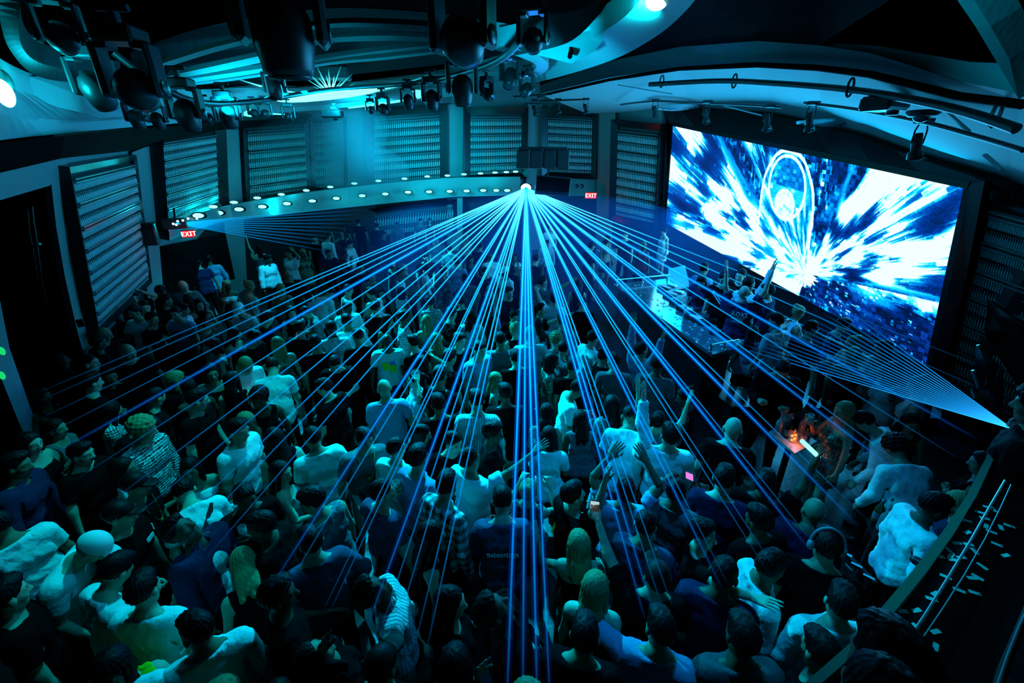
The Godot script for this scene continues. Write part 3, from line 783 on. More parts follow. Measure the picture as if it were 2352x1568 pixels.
func track_light(p: Vector3, s: float, label: String):
	var o := thing("track_spotlight", label, "spotlight", p)
	o.scale = Vector3.ONE * s
	var bk := mat("lamp_shell", Color(0.13, 0.14, 0.15), 0.38)
	put("track_adapter", Maker.new().box(Vector3(0, 0.02, 0), Vector3(0.20, 0.06, 0.08), Basis(), 0.01), bk, o)
	put("yoke", Maker.new().tube(PackedVector3Array([Vector3(-0.05, -0.02, 0), Vector3(-0.07, -0.08, 0), Vector3(-0.07, -0.22, 0)]), 0.009).tube(PackedVector3Array([Vector3(0.05, -0.02, 0), Vector3(0.07, -0.08, 0), Vector3(0.07, -0.22, 0)]), 0.009), bk, o)
	put("lamp_head", Maker.new().lathe([Vector2(0, 0.12), Vector2(0.045, 0.11), Vector2(0.055, 0.0), Vector2(0.05, -0.08), Vector2(0.075, -0.10), Vector2(0.078, -0.17), Vector2(0.062, -0.165), Vector2(0, -0.12)], Transform3D(Basis(Vector3(0.3, 0, 1).normalized(), 0.28), Vector3(0, -0.22, 0)), 16), bk, o)
	put("barn_door", Maker.new().box(Vector3(0.07, -0.40, 0.03), Vector3(0.11, 0.006, 0.09), Basis(Vector3.BACK, 0.5)), bk, o)

func build_rig():
	# moving heads under and round the ring: pixel of the head's middle, depth, size, turn, nod
	var heads := [[648, 72, 3.6, 1.05, 0.3, 0.1, 1, "large round lamp head hanging nearest, top centre left"],
		[1062, 92, 3.9, 0.88, -0.45, 0.9, 0, "large yoked lamp with a round head, top centre right"],
		[312, 205, 4.2, 0.78, 0.1, 0.9, 0, "large dark yoked lamp hanging at the top left"],
		[142, 85, 4.0, 0.55, 0.5, 0.8, 0, "lit edged lamp under the left end of the ring"],
		[222, 205, 4.8, 0.62, 0.2, 0.5, 1, "small lamp between the left ring end and the large dark lamp"],
		[1224, 92, 4.6, 0.50, -0.3, 0.7, 0, "small lamp with a ball head right of the large yoked lamp"],
		[1062, 205, 6.2, 0.66, 0.2, 0.2, 1, "tapered lamp hanging below the large yoked lamp"],
		[1172, 178, 7.0, 0.52, -0.5, -0.5, 1, "tilted lamp in the dark right end of the ring"],
		[430, 262, 6.0, 0.66, 0.1, 0.1, 1, "long lamp left of centre in the row under the ring"],
		[476, 272, 7.5, 0.42, 0.4, 0.3, 0, "small lamp right of the long lamp in the row"],
		[525, 268, 7.8, 0.62, 0.2, 0.1, 1, "rounded lamp third from the burst in the left row"],
		[584, 260, 9.2, 0.36, 0.1, 0.2, 0, "small lamp against the bright strip left of the burst"],
		[610, 262, 9.4, 0.40, 0.5, 0.4, 0, "dark lamp just right of the lamp on the bright strip"],
		[313, 272, 6.4, 0.42, 0.0, 0.2, 1, "lamp hidden below the large dark lamp at the left"],
		[362, 276, 6.8, 0.40, 0.3, 0.2, 1, "lamp between the hidden lamp and the long lamp"],
		[664, 268, 10.0, 0.42, 0.3, 0.3, 0, "faint lamp in the smoke left of the burst"],
		[880, 250, 9.4, 0.46, -0.2, 0.9, 0, "lamp with a lit lens crescent right of the smoke"],
		[852, 252, 10.2, 0.36, 0.2, 0.6, 0, "smaller lamp left of the lamp with the crescent"],
		[938, 232, 9.0, 0.46, 0.2, 0.6, 1, "dark lamp before the small bright gap right of the burst"],
		[992, 228, 8.4, 0.58, -0.3, 0.0, 1, "round shouldered lamp right of the small bright gap"],
		[1118, 216, 7.4, 0.40, 0.9, -1.0, 1, "lamp tipped over to the right under the ring"],
		[1210, 205, 7.2, 0.40, -0.6, -0.8, 1, "lamp tipped towards the stage ceiling"],
		[632, 205, 8.6, 0.60, 0.2, 0.1, 1, "dark lamp touching the left tip of the burst"],
		[770, 268, 10.8, 0.34, 0.0, 0.2, 0, "small lamp under the burst in the smoke"]]
	for h in heads:
		moving_head(at(h[0], h[1], h[2]), h[3] * 0.9, h[4], h[5], h[7], h[6] == 1)
	var bk := mat("lamp_shell", Color(0.13, 0.14, 0.15), 0.38)
	# the truss pipe that carries them
	var pipe := put("lighting_pipe", Maker.new().tube(spline("260,120,6.4 420,225,7.0 560,235,9.0 760,205,11.5 960,190,10.0 1120,150,7.6 1200,90,6.0", 5), 0.045), bk)
	tag(pipe, "curved black lighting pipe under the ceiling ring", "lighting pipe")
	# the burst: a flat lens of light with rays that shoot up from it
	var b := thing("burst_lamp", "blazing cyan lamp throwing short rays under the ceiling ring", "lamp", at(760, 216, 10.3))
	var gm := glow("burst_glow", Color(0.35, 1.0, 1.0), 4.5)
	put("lamp_lens", Maker.new().ball(Vector3(0, 0, 0), Vector3(1.32, 0.115, 0.09), Basis(Vector3.BACK, 0.10), 12, 26), gm, b)
	put("housing", Maker.new().box(Vector3(0, -0.42, 0.1), Vector3(0.5, 0.18, 0.2), Basis(), 0.03), bk, b)
	put("mount", Maker.new().box(Vector3(0, 0.45, -0.2), Vector3(0.9, 0.30, 0.3), Basis(), 0.04), bk, b)
	var rm := beam_material()
	for i in 17:
		var a := -1.15 + 2.3 * i / 16.0
		var d := Vector3(sin(a), cos(a) * 0.9, 0.25 * cos(i * 2.1)).normalized()
		var l := 0.42 + 0.30 * absf(sin(i * 1.7))
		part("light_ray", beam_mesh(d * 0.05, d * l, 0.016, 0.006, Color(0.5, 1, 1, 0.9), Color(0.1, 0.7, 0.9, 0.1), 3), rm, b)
	for i in 12:
		for s in [-1, 1]:
			var q := Vector3(s * (0.75 + 0.08 * i), 0.02 + 0.012 * i, 0)
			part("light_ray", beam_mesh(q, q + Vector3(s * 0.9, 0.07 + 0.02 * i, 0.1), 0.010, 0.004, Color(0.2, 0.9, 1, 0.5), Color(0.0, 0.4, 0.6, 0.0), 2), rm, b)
	# bright slot lamps beside the burst
	for e in [["560,258,11.5 572,250,11.5 600,258,11.6 660,262,12.0", "560,266,11.5 572,268,11.5 600,262,11.6 660,264,12.0", "bright slot lamp left of the burst at the ring's rim"],
		["945,206,11 976,207,10.8", "958,226,11 976,222,10.8", "bright slot lamp right of the burst behind the dark lamps"],
		["800,246,12.2 870,236,11.8 925,228,11.4", "800,249,12.2 870,241,11.8 925,233,11.4", "thin bright slot lamp below the right wing of the burst"]]:
		var o := put("slot_lamp", Maker.new().strip(trace(e[0]), trace(e[1]), Vector3(0, 0, -0.05)), glow("slot_glow", Color(0.3, 1.0, 1.0), 2.6))
		tag(o, e[2], "lamp")
	# right: curved pipe with hangers
	var rail := spline("1492,194,9.6 1650,186,8.4 1790,192,7.2 1950,206,6.0 2090,228,5.1 2220,258,4.4 2335,296,3.9", 5)
	var rp := thing("curved_pipe", "long curved black pipe hung under the stage ceiling", "pipe")
	put("pipe", Maker.new().tube(rail, 0.040), bk, rp)
	for f in [[1520, 183, 9.4], [1687, 182, 8.1], [1953, 197, 5.98], [2288, 258, 4.15]]:
		var loop := PackedVector3Array()
		var c := on_z(f[0], f[1] + 4, f[2])
		for i in 13: loop.append(c + Vector3(sin(TAU * i / 12) * 0.035, cos(TAU * i / 12) * 0.10, 0))
		put("hanger", Maker.new().tube(loop, 0.014, 0.014, 6), bk, rp)
	# lighting tracks
	for t in [["1425,240,16 1500,232,13 1580,235,11.5 1700,240,9.6 1795,246,8.4", "thin lighting track nearest the led wall's far half"], ["1848,236,8.0 1960,250,6.8 2120,280,5.4 2240,312,4.6 2350,345,4.0", "thin lighting track over the led wall's near half"], ["1180,222,14 1268,216,13.2", "short pipe beside the tipped lamps"], ["1240,232,14.5 1348,228,13.2", "short lighting track above the square display"]]:
		var o := put("lighting_track", Maker.new().tube(spline(t[0], 4), 0.022, 0.022, 8), bk)
		tag(o, t[1], "lighting track")
	track_light(on_z(1506, 232, 13.0), 1.0, "track spotlight farthest left above the led wall")
	track_light(on_z(1625, 236, 10.6), 1.0, "track spotlight second from the left above the led wall")
	track_light(on_z(1768, 246, 8.6), 0.95, "track spotlight third from the left above the led wall")
	track_light(on_z(1868, 240, 7.7), 0.95, "track spotlight fourth from the left above the led wall")
	track_light(on_z(2122, 282, 5.4), 0.95, "track spotlight nearest the right end of the led wall")
	track_light(on_z(1228, 232, 14.4), 1.0, "small track spotlight above the pale wall post")
	track_light(on_z(1282, 230, 14.0), 0.9, "small track spotlight above the right square display")
	track_light(on_z(1346, 229, 13.4), 0.9, "small track spotlight at the end of the short track")
	# round vents, a projector and a dome on the stage ceiling
	for v in [[1912, 279, 9.6, 0.62, "large round ceiling vent over the middle of the led wall"], [1552, 246, 15.4, 0.75, "round ceiling vent over the far end of the led wall"]]:
		var o := thing("ceiling_vent", v[4], "vent", on_z(v[0], v[1], v[2]))
		for k in 4:
			var r: float = v[3] * (1.0 - k * 0.23)
			put("vent_ring", Maker.new().lathe([Vector2(r, 0.02 - k * 0.02), Vector2(r * 0.97, -0.03 - k * 0.02), Vector2(r * 0.86, -0.005 - k * 0.02), Vector2(r * 0.86, 0.02 - k * 0.02)], Transform3D(), 32), mat("vent_white", Color(0.55, 0.58, 0.6), 0.5), o)
	var pj := thing("projector", "dark ceiling projector beside the curved pipe", "projector", on_z(2032, 238, 5.6))
	put("body", Maker.new().box(Vector3(0, 0, 0), Vector3(0.40, 0.15, 0.34), Basis(Vector3.UP, 0.4), 0.03), bk, pj)
	put("lens", Maker.new().lathe([Vector2(0.06, 0), Vector2(0.06, -0.06), Vector2(0.03, -0.05), Vector2(0, -0.05)], Transform3D(Basis(), Vector3(0.08, -0.06, 0.05)), 16), bk, pj)
	var dm := thing("camera_dome", "small dark camera dome right of the ceiling projector", "camera", on_z(2122, 253, 5.2))
	put("mount", Maker.new().lathe([Vector2(0.14, 0.0), Vector2(0.15, -0.03), Vector2(0.12, -0.06), Vector2(0, -0.06)], Transform3D(), 20), bk, dm)
	put("dome", Maker.new().ball(Vector3(0, -0.06, 0), Vector3(0.075, 0.06, 0.075)), mat("lens_glass", Color(0.25, 0.3, 0.35), 0.06, 0.4), dm)
	for s in [["2150,236,4.9 2227,302,4.75", "long pale ceiling slot right of the camera dome"], ["1663,243,11 1750,265,10.6", "thin pale ceiling slot behind the third spotlight"], ["1420,195,12.6 1545,216,11.5", "thin pale ceiling slot near the short tracks"], ["2262,355,4.9 2302,390,4.7", "short pale ceiling slot at the right end"]]:
		var t := trace(s[0])
		var o := put("ceiling_slot", Maker.new().bar(t[0], t[1], 0.05, 0.02), mat("vent_white", Color(0.55, 0.58, 0.6), 0.5))
		tag(o, s[1], "ceiling slot")
	# line array and monitor over the laser source
	var la := thing("line_array", "dark boxy line array hung over the laser source", "speaker", at(1246, 366, 15.5))
	for i in 4:
		var sb := put("speaker_box", Maker.new().box(Vector3(-0.70 + i * 0.47, 0, 0), Vector3(0.44, 0.62, 0.5), Basis(Vector3.BACK, -0.03), 0.03), bk, la)
		put("grille", Maker.new().box(Vector3(-0.70 + i * 0.47, -0.02, 0.255), Vector3(0.38, 0.54, 0.02), Basis(), 0.01), mat("grille", Color(0.03, 0.03, 0.035), 0.7), sb)
	put("fly_frame", Maker.new().box(Vector3(0, 0.36, 0), Vector3(1.7, 0.10, 0.3), Basis(), 0.02).bar(Vector3(0.2, -0.3, 0), Vector3(0.25, -1.0, 0), 0.06, 0.06), bk, la)
	var mo := thing("hanging_monitor", "flat black monitor hung right of the laser source", "monitor", at(1270, 427, 15.2))
	put("casing", Maker.new().box(Vector3.ZERO, Vector3(1.22, 0.64, 0.07), Basis(Vector3.BACK, -0.08), 0.02), bk, mo)
	put("screen", Maker.new().box(Vector3(0, 0, 0.04), Vector3(1.14, 0.56, 0.012), Basis(Vector3.BACK, -0.08)), mat("screen_off", Color(0.02, 0.03, 0.05), 0.1), mo)
	for x in [1324, 1336]:
		var o := thing("wall_speaker", "left small round black wall speaker beside the exit sign" if x == 1324 else "right small round black wall speaker beside the exit sign", "speaker", on_z(x, 427, 20.1))
		put("speaker_ring", Maker.new().lathe([Vector2(0.10, 0), Vector2(0.10, 0.03), Vector2(0.085, 0.04), Vector2(0.08, 0.03)], Transform3D(Basis(Vector3.RIGHT, PI / 2), Vector3.ZERO), 18), bk, o)
		put("speaker_cone", Maker.new().lathe([Vector2(0.08, 0.03), Vector2(0.03, 0.012), Vector2(0, 0.016)], Transform3D(Basis(Vector3.RIGHT, PI / 2), Vector3.ZERO), 16), bk, o)
	var sp := thing("wall_speaker", "black speaker on the wall left of the left exit sign", "speaker", on_z(345, 537, 9.3))
	put("cabinet", Maker.new().box(Vector3.ZERO, Vector3(0.24, 0.46, 0.22), Basis(Vector3.UP, 0.5), 0.03), bk, sp)
	put("grille", Maker.new().box(Vector3(0.05, 0, 0.10), Vector3(0.20, 0.42, 0.02), Basis(Vector3.UP, 0.5), 0.008), mat("grille", Color(0.03, 0.03, 0.035), 0.7), sp)
	# the black screen and frames at the right edge
	var tv := thing("wall_screen", "large unlit black screen on the right edge of the room", "screen")
	put("panel", Maker.new().slab([on_z(2268, 690, 5.2), on_z(2420, 800, 4.6), on_z(2410, 1000, 4.6), on_z(2262, 770, 5.2)], Vector3(0.06, 0, 0.02)), mat("screen_off", Color(0.02, 0.03, 0.05), 0.1), tv)
	put("edge", Maker.new().tube(PackedVector3Array([on_z(2266, 686, 5.17), on_z(2420, 797, 4.57)]), 0.010), mat("edge_metal", Color(0.25, 0.27, 0.28), 0.3, 0.7), tv)
	var fr := thing("wall_frame", "dark frame with bright edges leaning at the right wall", "frame")
	for s in [["2246,792,4.0 2258,822,3.95", 0.014], ["2234,850,3.9 2248,890,3.85", 0.014], ["2232,894,3.85 2238,914,3.8", 0.012]]:
		put("edge", Maker.new().tube(trace(s[0]), s[1]), mat("edge_pale", Color(0.6, 0.65, 0.68), 0.3, 0.5), fr)
	put("panel", Maker.new().slab([on_z(2244, 790, 4.05), on_z(2300, 850, 3.7), on_z(2300, 960, 3.6), on_z(2230, 915, 3.9)], Vector3(0.04, 0, -0.02)), mat("screen_off", Color(0.02, 0.03, 0.05), 0.1), fr)
	# downlights on the ledge and below the displays
	var row := "460,494,10.55 505,488,12.0 552,480,12.9 605,474,14.2 661,467,15.7 719,461,16.8 774,455,17.6 833,449,18.3 886,445,18.8 938,441,19.2 986,440,19.5 1033,439,19.7 1072,438,19.8 1110,437,19.9 1140,437,19.95 1165,437,20.0"
	var row2 := "493,474,12.0 540,464,13.4 593,454,14.4 648,446,15.6 705,437,16.7 760,429,17.6 815,421,18.2 870,415,18.7 930,410,19.2 982,405,19.6 1028,403,19.8 1066,400,20.1 1104,398,20.3 1137,396,20.4 1163,395,20.4 1184,394,20.4"
	var lamp_c := glow("ledge_glow", Color(0.45, 1.0, 1.0), 3.2)
	var k := 0
	for r in [row, row2]:
		var low: bool = r == row
		var i := 0
		for p in trace(r):
			var o := thing("ledge_downlight", "cyan downlight in the lower row along the curved ledge" if low else "cyan downlight in the upper row under the bottle displays", "downlight", p + Vector3(0, 0, 0.06), "lower row of ledge downlights" if low else "upper row of ledge downlights")
			put("lamp_face", Maker.new().ball(Vector3.ZERO, Vector3(0.14, 0.055, 0.05) if low else Vector3(0.12, 0.04, 0.04), Basis(), 8, 14), lamp_c, o)
			put("lamp_ring", Maker.new().ball(Vector3(0, 0, -0.025), Vector3(0.19, 0.08, 0.05) if low else Vector3(0.14, 0.055, 0.04), Basis(), 8, 14), bk, o)
			if i % 3 == 1: omni("downlight_light", p + Vector3(0, -0.05, 0.6), Color(0.0, 0.88, 1.0), 0.7 if low else 0.4, 0.08)
			i += 1
	# little blue lamps of the left laser cluster
	for q in [[398, 514], [408, 508], [420, 506], [432, 502], [446, 496], [452, 502], [405, 516]]:
		var o := part("effect_lamp", Maker.new().ball(at(q[0], q[1], 9.0), Vector3.ONE * 0.022).done(), glow("effect_glow", Color(0.6, 0.85, 1.0), 4.0))
		tag(o, "tiny blue white lamp in the cluster at the left laser", "lamp", "tiny lamps at the left laser")

# ---------------------------------------------------------------- lasers: beams drawn by the light scattered in the haze
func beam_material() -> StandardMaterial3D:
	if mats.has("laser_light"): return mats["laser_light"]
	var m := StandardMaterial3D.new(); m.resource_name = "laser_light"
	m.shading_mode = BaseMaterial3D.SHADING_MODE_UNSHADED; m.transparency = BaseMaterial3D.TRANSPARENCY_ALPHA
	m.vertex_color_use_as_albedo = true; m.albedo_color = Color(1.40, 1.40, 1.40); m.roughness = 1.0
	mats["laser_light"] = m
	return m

func beam_mesh(a: Vector3, b: Vector3, r0: float, r1: float, c0: Color, c1: Color, steps := 10) -> ArrayMesh:
	var st := SurfaceTool.new(); st.begin(Mesh.PRIMITIVE_TRIANGLES)
	var d := (b - a).normalized()
	var x := d.cross(Vector3.UP if absf(d.y) < 0.9 else Vector3.RIGHT).normalized()
	var y := d.cross(x)
	for i in steps + 1:
		var t := float(i) / steps
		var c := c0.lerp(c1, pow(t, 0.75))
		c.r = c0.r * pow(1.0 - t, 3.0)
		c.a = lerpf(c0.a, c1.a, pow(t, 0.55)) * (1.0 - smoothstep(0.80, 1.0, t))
		for k in 6:
			st.set_color(c); st.add_vertex(a.lerp(b, t) + (x * cos(TAU * k / 6) + y * sin(TAU * k / 6)) * lerpf(r0, r1, t))
	for i in steps:
		for k in 6:
			var p := i * 6 + k
			var q := i * 6 + (k + 1) % 6
			for n in [p, q, q + 6, p, q + 6, p + 6]: st.add_index(n)
	st.generate_normals()
	return st.commit()

func build_lasers():
	var bk := mat("lamp_shell", Color(0.13, 0.14, 0.15), 0.38)
	var a := at(1208, 432, 17.6)
	var o := thing("laser_projector", "laser projector under the line array, source of the big fan of beams", "laser")
	put("housing", Maker.new().box(a + Vector3(0, 0.02, -0.3), Vector3(0.5, 0.22, 0.4), Basis(), 0.03), bk, o)
	put("aperture_lamp", Maker.new().ball(a, Vector3(0.20, 0.17, 0.10)), glow("laser_core", Color(0.75, 0.95, 1.0), 9.0), o)
	var fan := "-2.39,2 -2.29,2 -2.11,2 -1.95,2 -1.78,3 -1.545,2 -1.325,2 -1.19,2 -1.04,2 -.964,2 -.865,2 -.64,3 -.60,2 -.48,2 -.463,2 -.362,3 -.328,2 -.293,2 -.243,2 -.215,2 -.037,4 -.006,3 .022,4 .047,3 .276,3 .30,3 .325,2 .35,2 .49,3 .51,2 .63,2 .655,2 .785,4 .81,2 .985,4 1.03,2 1.31,3 1.36,2 1.60,2 1.80,3 2.02,2 2.27,2 2.56,1"
	for s in fan.split(" "):
		var p := s.split_floats(",")
		var m := absf(p[0])
		var len := lerpf(1120.0, 420.0, pow(minf(m / 2.5, 1.0), 0.75)) if m > 0.1 else 1130.0
		if p[0] > 0.1: len *= 0.95
		var v := 432.0 + len
		var e := on_y(1208.0 + p[0] * len * 1.06, 432.0 + len * 1.06, 1.85)
		var k := p[1] / 4.0
		var far := 1.0 - 0.75 * minf(m / 2.2, 1.0)
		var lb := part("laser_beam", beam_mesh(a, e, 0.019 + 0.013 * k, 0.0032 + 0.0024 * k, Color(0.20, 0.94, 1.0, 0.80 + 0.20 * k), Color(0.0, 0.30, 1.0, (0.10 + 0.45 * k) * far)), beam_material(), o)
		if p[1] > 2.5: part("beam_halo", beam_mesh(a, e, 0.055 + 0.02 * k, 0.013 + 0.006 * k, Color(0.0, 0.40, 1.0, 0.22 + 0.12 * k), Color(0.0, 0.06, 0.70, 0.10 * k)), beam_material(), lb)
	# the fan from the right edge
	var c := at(2328, 986, 3.3)
	var r := thing("laser_projector", "laser projector at the right edge, source of the thin blue sheet of beams", "laser")
	put("housing", Maker.new().box(c + Vector3(0.10, 0.0, 0), Vector3(0.16, 0.14, 0.18), Basis(Vector3.UP, 0.3), 0.02), bk, r)
	put("aperture_lamp", Maker.new().ball(c, Vector3.ONE * 0.018), glow("laser_core", Color(0.75, 0.95, 1.0), 9.0), r)
	for i in 18:
		var t := i / 17.0
		var e := at(lerpf(1690, 1930, t), lerpf(796, 700, t), 6.6)
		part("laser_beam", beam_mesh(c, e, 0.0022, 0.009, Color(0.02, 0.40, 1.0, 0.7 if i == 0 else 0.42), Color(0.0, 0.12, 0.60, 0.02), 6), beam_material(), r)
	# the fan from the left end of the ledge
	var d := at(404, 513, 9.0)
	var l := thing("laser_projector", "laser projector at the left end of the ledge with faint blue beams", "laser")
	put("housing", Maker.new().box(d + Vector3(-0.12, -0.02, -0.12), Vector3(0.42, 0.20, 0.26), Basis(Vector3.UP, 0.6), 0.02), bk, l)
	put("bracket", Maker.new().bar(d + Vector3(-0.1, 0.05, -0.15), d + Vector3(-0.25, 0.25, -0.4), 0.04, 0.04), bk, l)
	for i in 11:
		var t := i / 10.0
		var e := at(lerpf(760, 860, t), lerpf(578, 470, t), lerpf(13.0, 15.5, t))
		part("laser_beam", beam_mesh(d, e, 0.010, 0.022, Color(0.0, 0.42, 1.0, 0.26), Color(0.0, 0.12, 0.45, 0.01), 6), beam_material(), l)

# ---------------------------------------------------------------- the balcony edge at the bottom right
func build_balcony():
	var ledge := mat("ledge_wood", Color(0.30, 0.36, 0.30), 0.45)
	var black := mat("black_gloss", Color(0.02, 0.022, 0.025), 0.25)
	var Y := 2.62
	var o0 := PackedVector3Array(); var i0 := PackedVector3Array()
	for q in [[1815, 1600, 1860, 1600], [1850, 1566, 1890, 1566], [1955, 1474, 1988, 1480], [2022, 1398, 2056, 1403], [2098, 1308, 2128, 1314], [2170, 1213, 2195, 1219], [2226, 1128, 2246, 1133], [2262, 1058, 2278, 1063], [2300, 985, 2312, 989]]:
		o0.append(on_y(q[0], q[1], Y)); i0.append(on_y(q[2], q[3], Y))
	struct("trim_30", Maker.new().strip(o0, i0, Vector3(0, -0.16, 0)), ledge, "curved dark green ledge rail along the balcony edge", "balcony rail")
	var far := PackedVector3Array()
	for q in [[2300, 1640], [2280, 1560], [2300, 1450], [2340, 1330], [2390, 1210], [2420, 1110], [2440, 1010], [2460, 930], [2480, 860]]: far.append(on_y(q[0], q[1], Y - 0.07))
	var in0 := PackedVector3Array(Array(i0).map(func(p): return p - Vector3(0, 0.07, 0)))
	struct("floor_balcony", Maker.new().strip(in0, far, Vector3(0, -0.12, 0)), black, "black glossy balcony counter strewn with confetti", "counter")
	struct("wall_balcony", Maker.new().strip(PackedVector3Array(Array(o0).map(func(p): return p - Vector3(0, 0.17, 0))), PackedVector3Array(Array(o0).map(func(p): return p - Vector3(0, 0.8, 0))), Vector3(0.03, 0, 0.015)), black, "", "")
	struct("floor_balcony_tier", Maker.new().box(Vector3(2.0, 1.30, -0.85), Vector3(2.4, 0.16, 1.5)), black)
	# two thin bright edges of a glass balustrade, and the balcony's second rail
	var chrome := mat("edge_pale", Color(0.6, 0.65, 0.68), 0.3, 0.5)
	var g := thing("glass_balustrade", "glass balustrade with two bright edges standing on the balcony counter", "balustrade")
	var e0 := PackedVector3Array(); var e1 := PackedVector3Array()
	for q in [[2040, 1535], [2072, 1488], [2122, 1415], [2180, 1322], [2230, 1240], [2275, 1160], [2308, 1103]]: e0.append(on_y(q[0], q[1], Y + 0.12))
	for q in [[2075, 1535], [2102, 1490], [2160, 1405], [2215, 1320], [2262, 1238], [2296, 1170], [2322, 1113]]: e1.append(on_y(q[0], q[1], Y + 0.12))
	put("glass_edge", Maker.new().tube(e0, 0.004, 0.005, 8), chrome, g)
	put("glass_edge", Maker.new().tube(e1, 0.0022, 0.003, 8), chrome, g)
	var gm := StandardMaterial3D.new(); gm.resource_name = "balustrade_glass"; gm.transparency = BaseMaterial3D.TRANSPARENCY_ALPHA; gm.albedo_color = Color(0.3, 0.4, 0.42, 0.12); gm.roughness = 0.08
	var d0 := PackedVector3Array(Array(e0).map(func(p): return p - Vector3(0, 0.185, 0)))
	put("glass_pane", Maker.new().strip(e0, d0, Vector3(0.006, 0, 0.004)), gm, g)
	var h := thing("hand_rail", "bright edged rail cutting the bottom right corner", "rail")
	put("rail", Maker.new().tube(PackedVector3Array([at(2372, 1380, 0.95), at(2345, 1440, 0.92), at(2318, 1510, 0.9), at(2296, 1580, 0.88)]), 0.004, 0.006), mat("rail_white", Color(0.9, 0.92, 0.92), 0.25), h)
	put("rail_cap", Maker.new().strip(PackedVector3Array([at(2366, 1370, 0.96), at(2338, 1436, 0.93), at(2306, 1510, 0.91), at(2284, 1580, 0.89)]), PackedVector3Array([at(2380, 1384, 0.96), at(2354, 1444, 0.93), at(2328, 1514, 0.91), at(2306, 1584, 0.89)]), Vector3(0, -0.03, 0)), mat("rail_green", Color(0.10, 0.30, 0.28), 0.4), h)
	# confetti on the counter
	var paper := mat("paper", Color(0.8, 0.8, 0.78), 0.7)
	var bits := "2240 1140,2250 1176,2222 1222,2270 1165,2283 1170,2238 1265,2198 1247,2225 1250,2181 1265,2184 1276,2208 1280,2265 1208,2318 1207,2290 1250,2256 1300,2158 1278,2172 1324,2233 1327,2245 1325,2148 1363,2140 1375,2203 1355,2239 1361,2073 1403,2105 1401,2068 1458,2149 1450,2149 1485,2096 1437,2120 1470,2277 1221,2299 1211,2310 1275,2188 1285,2220 1195,2262 1190"
	for b in bits.split(","):
		var p := b.split_floats(" ")
		var c := put("confetti_strip", Maker.new().box(Vector3.ZERO, Vector3(0.042, 0.002, 0.018)), paper)
		c.position = on_y(p[0], p[1], Y - 0.066); c.rotation = Vector3(0, rng.randf() * TAU, 0)
		tag(c, "pale confetti strip lying on the black balcony counter", "confetti", "confetti on the balcony counter")

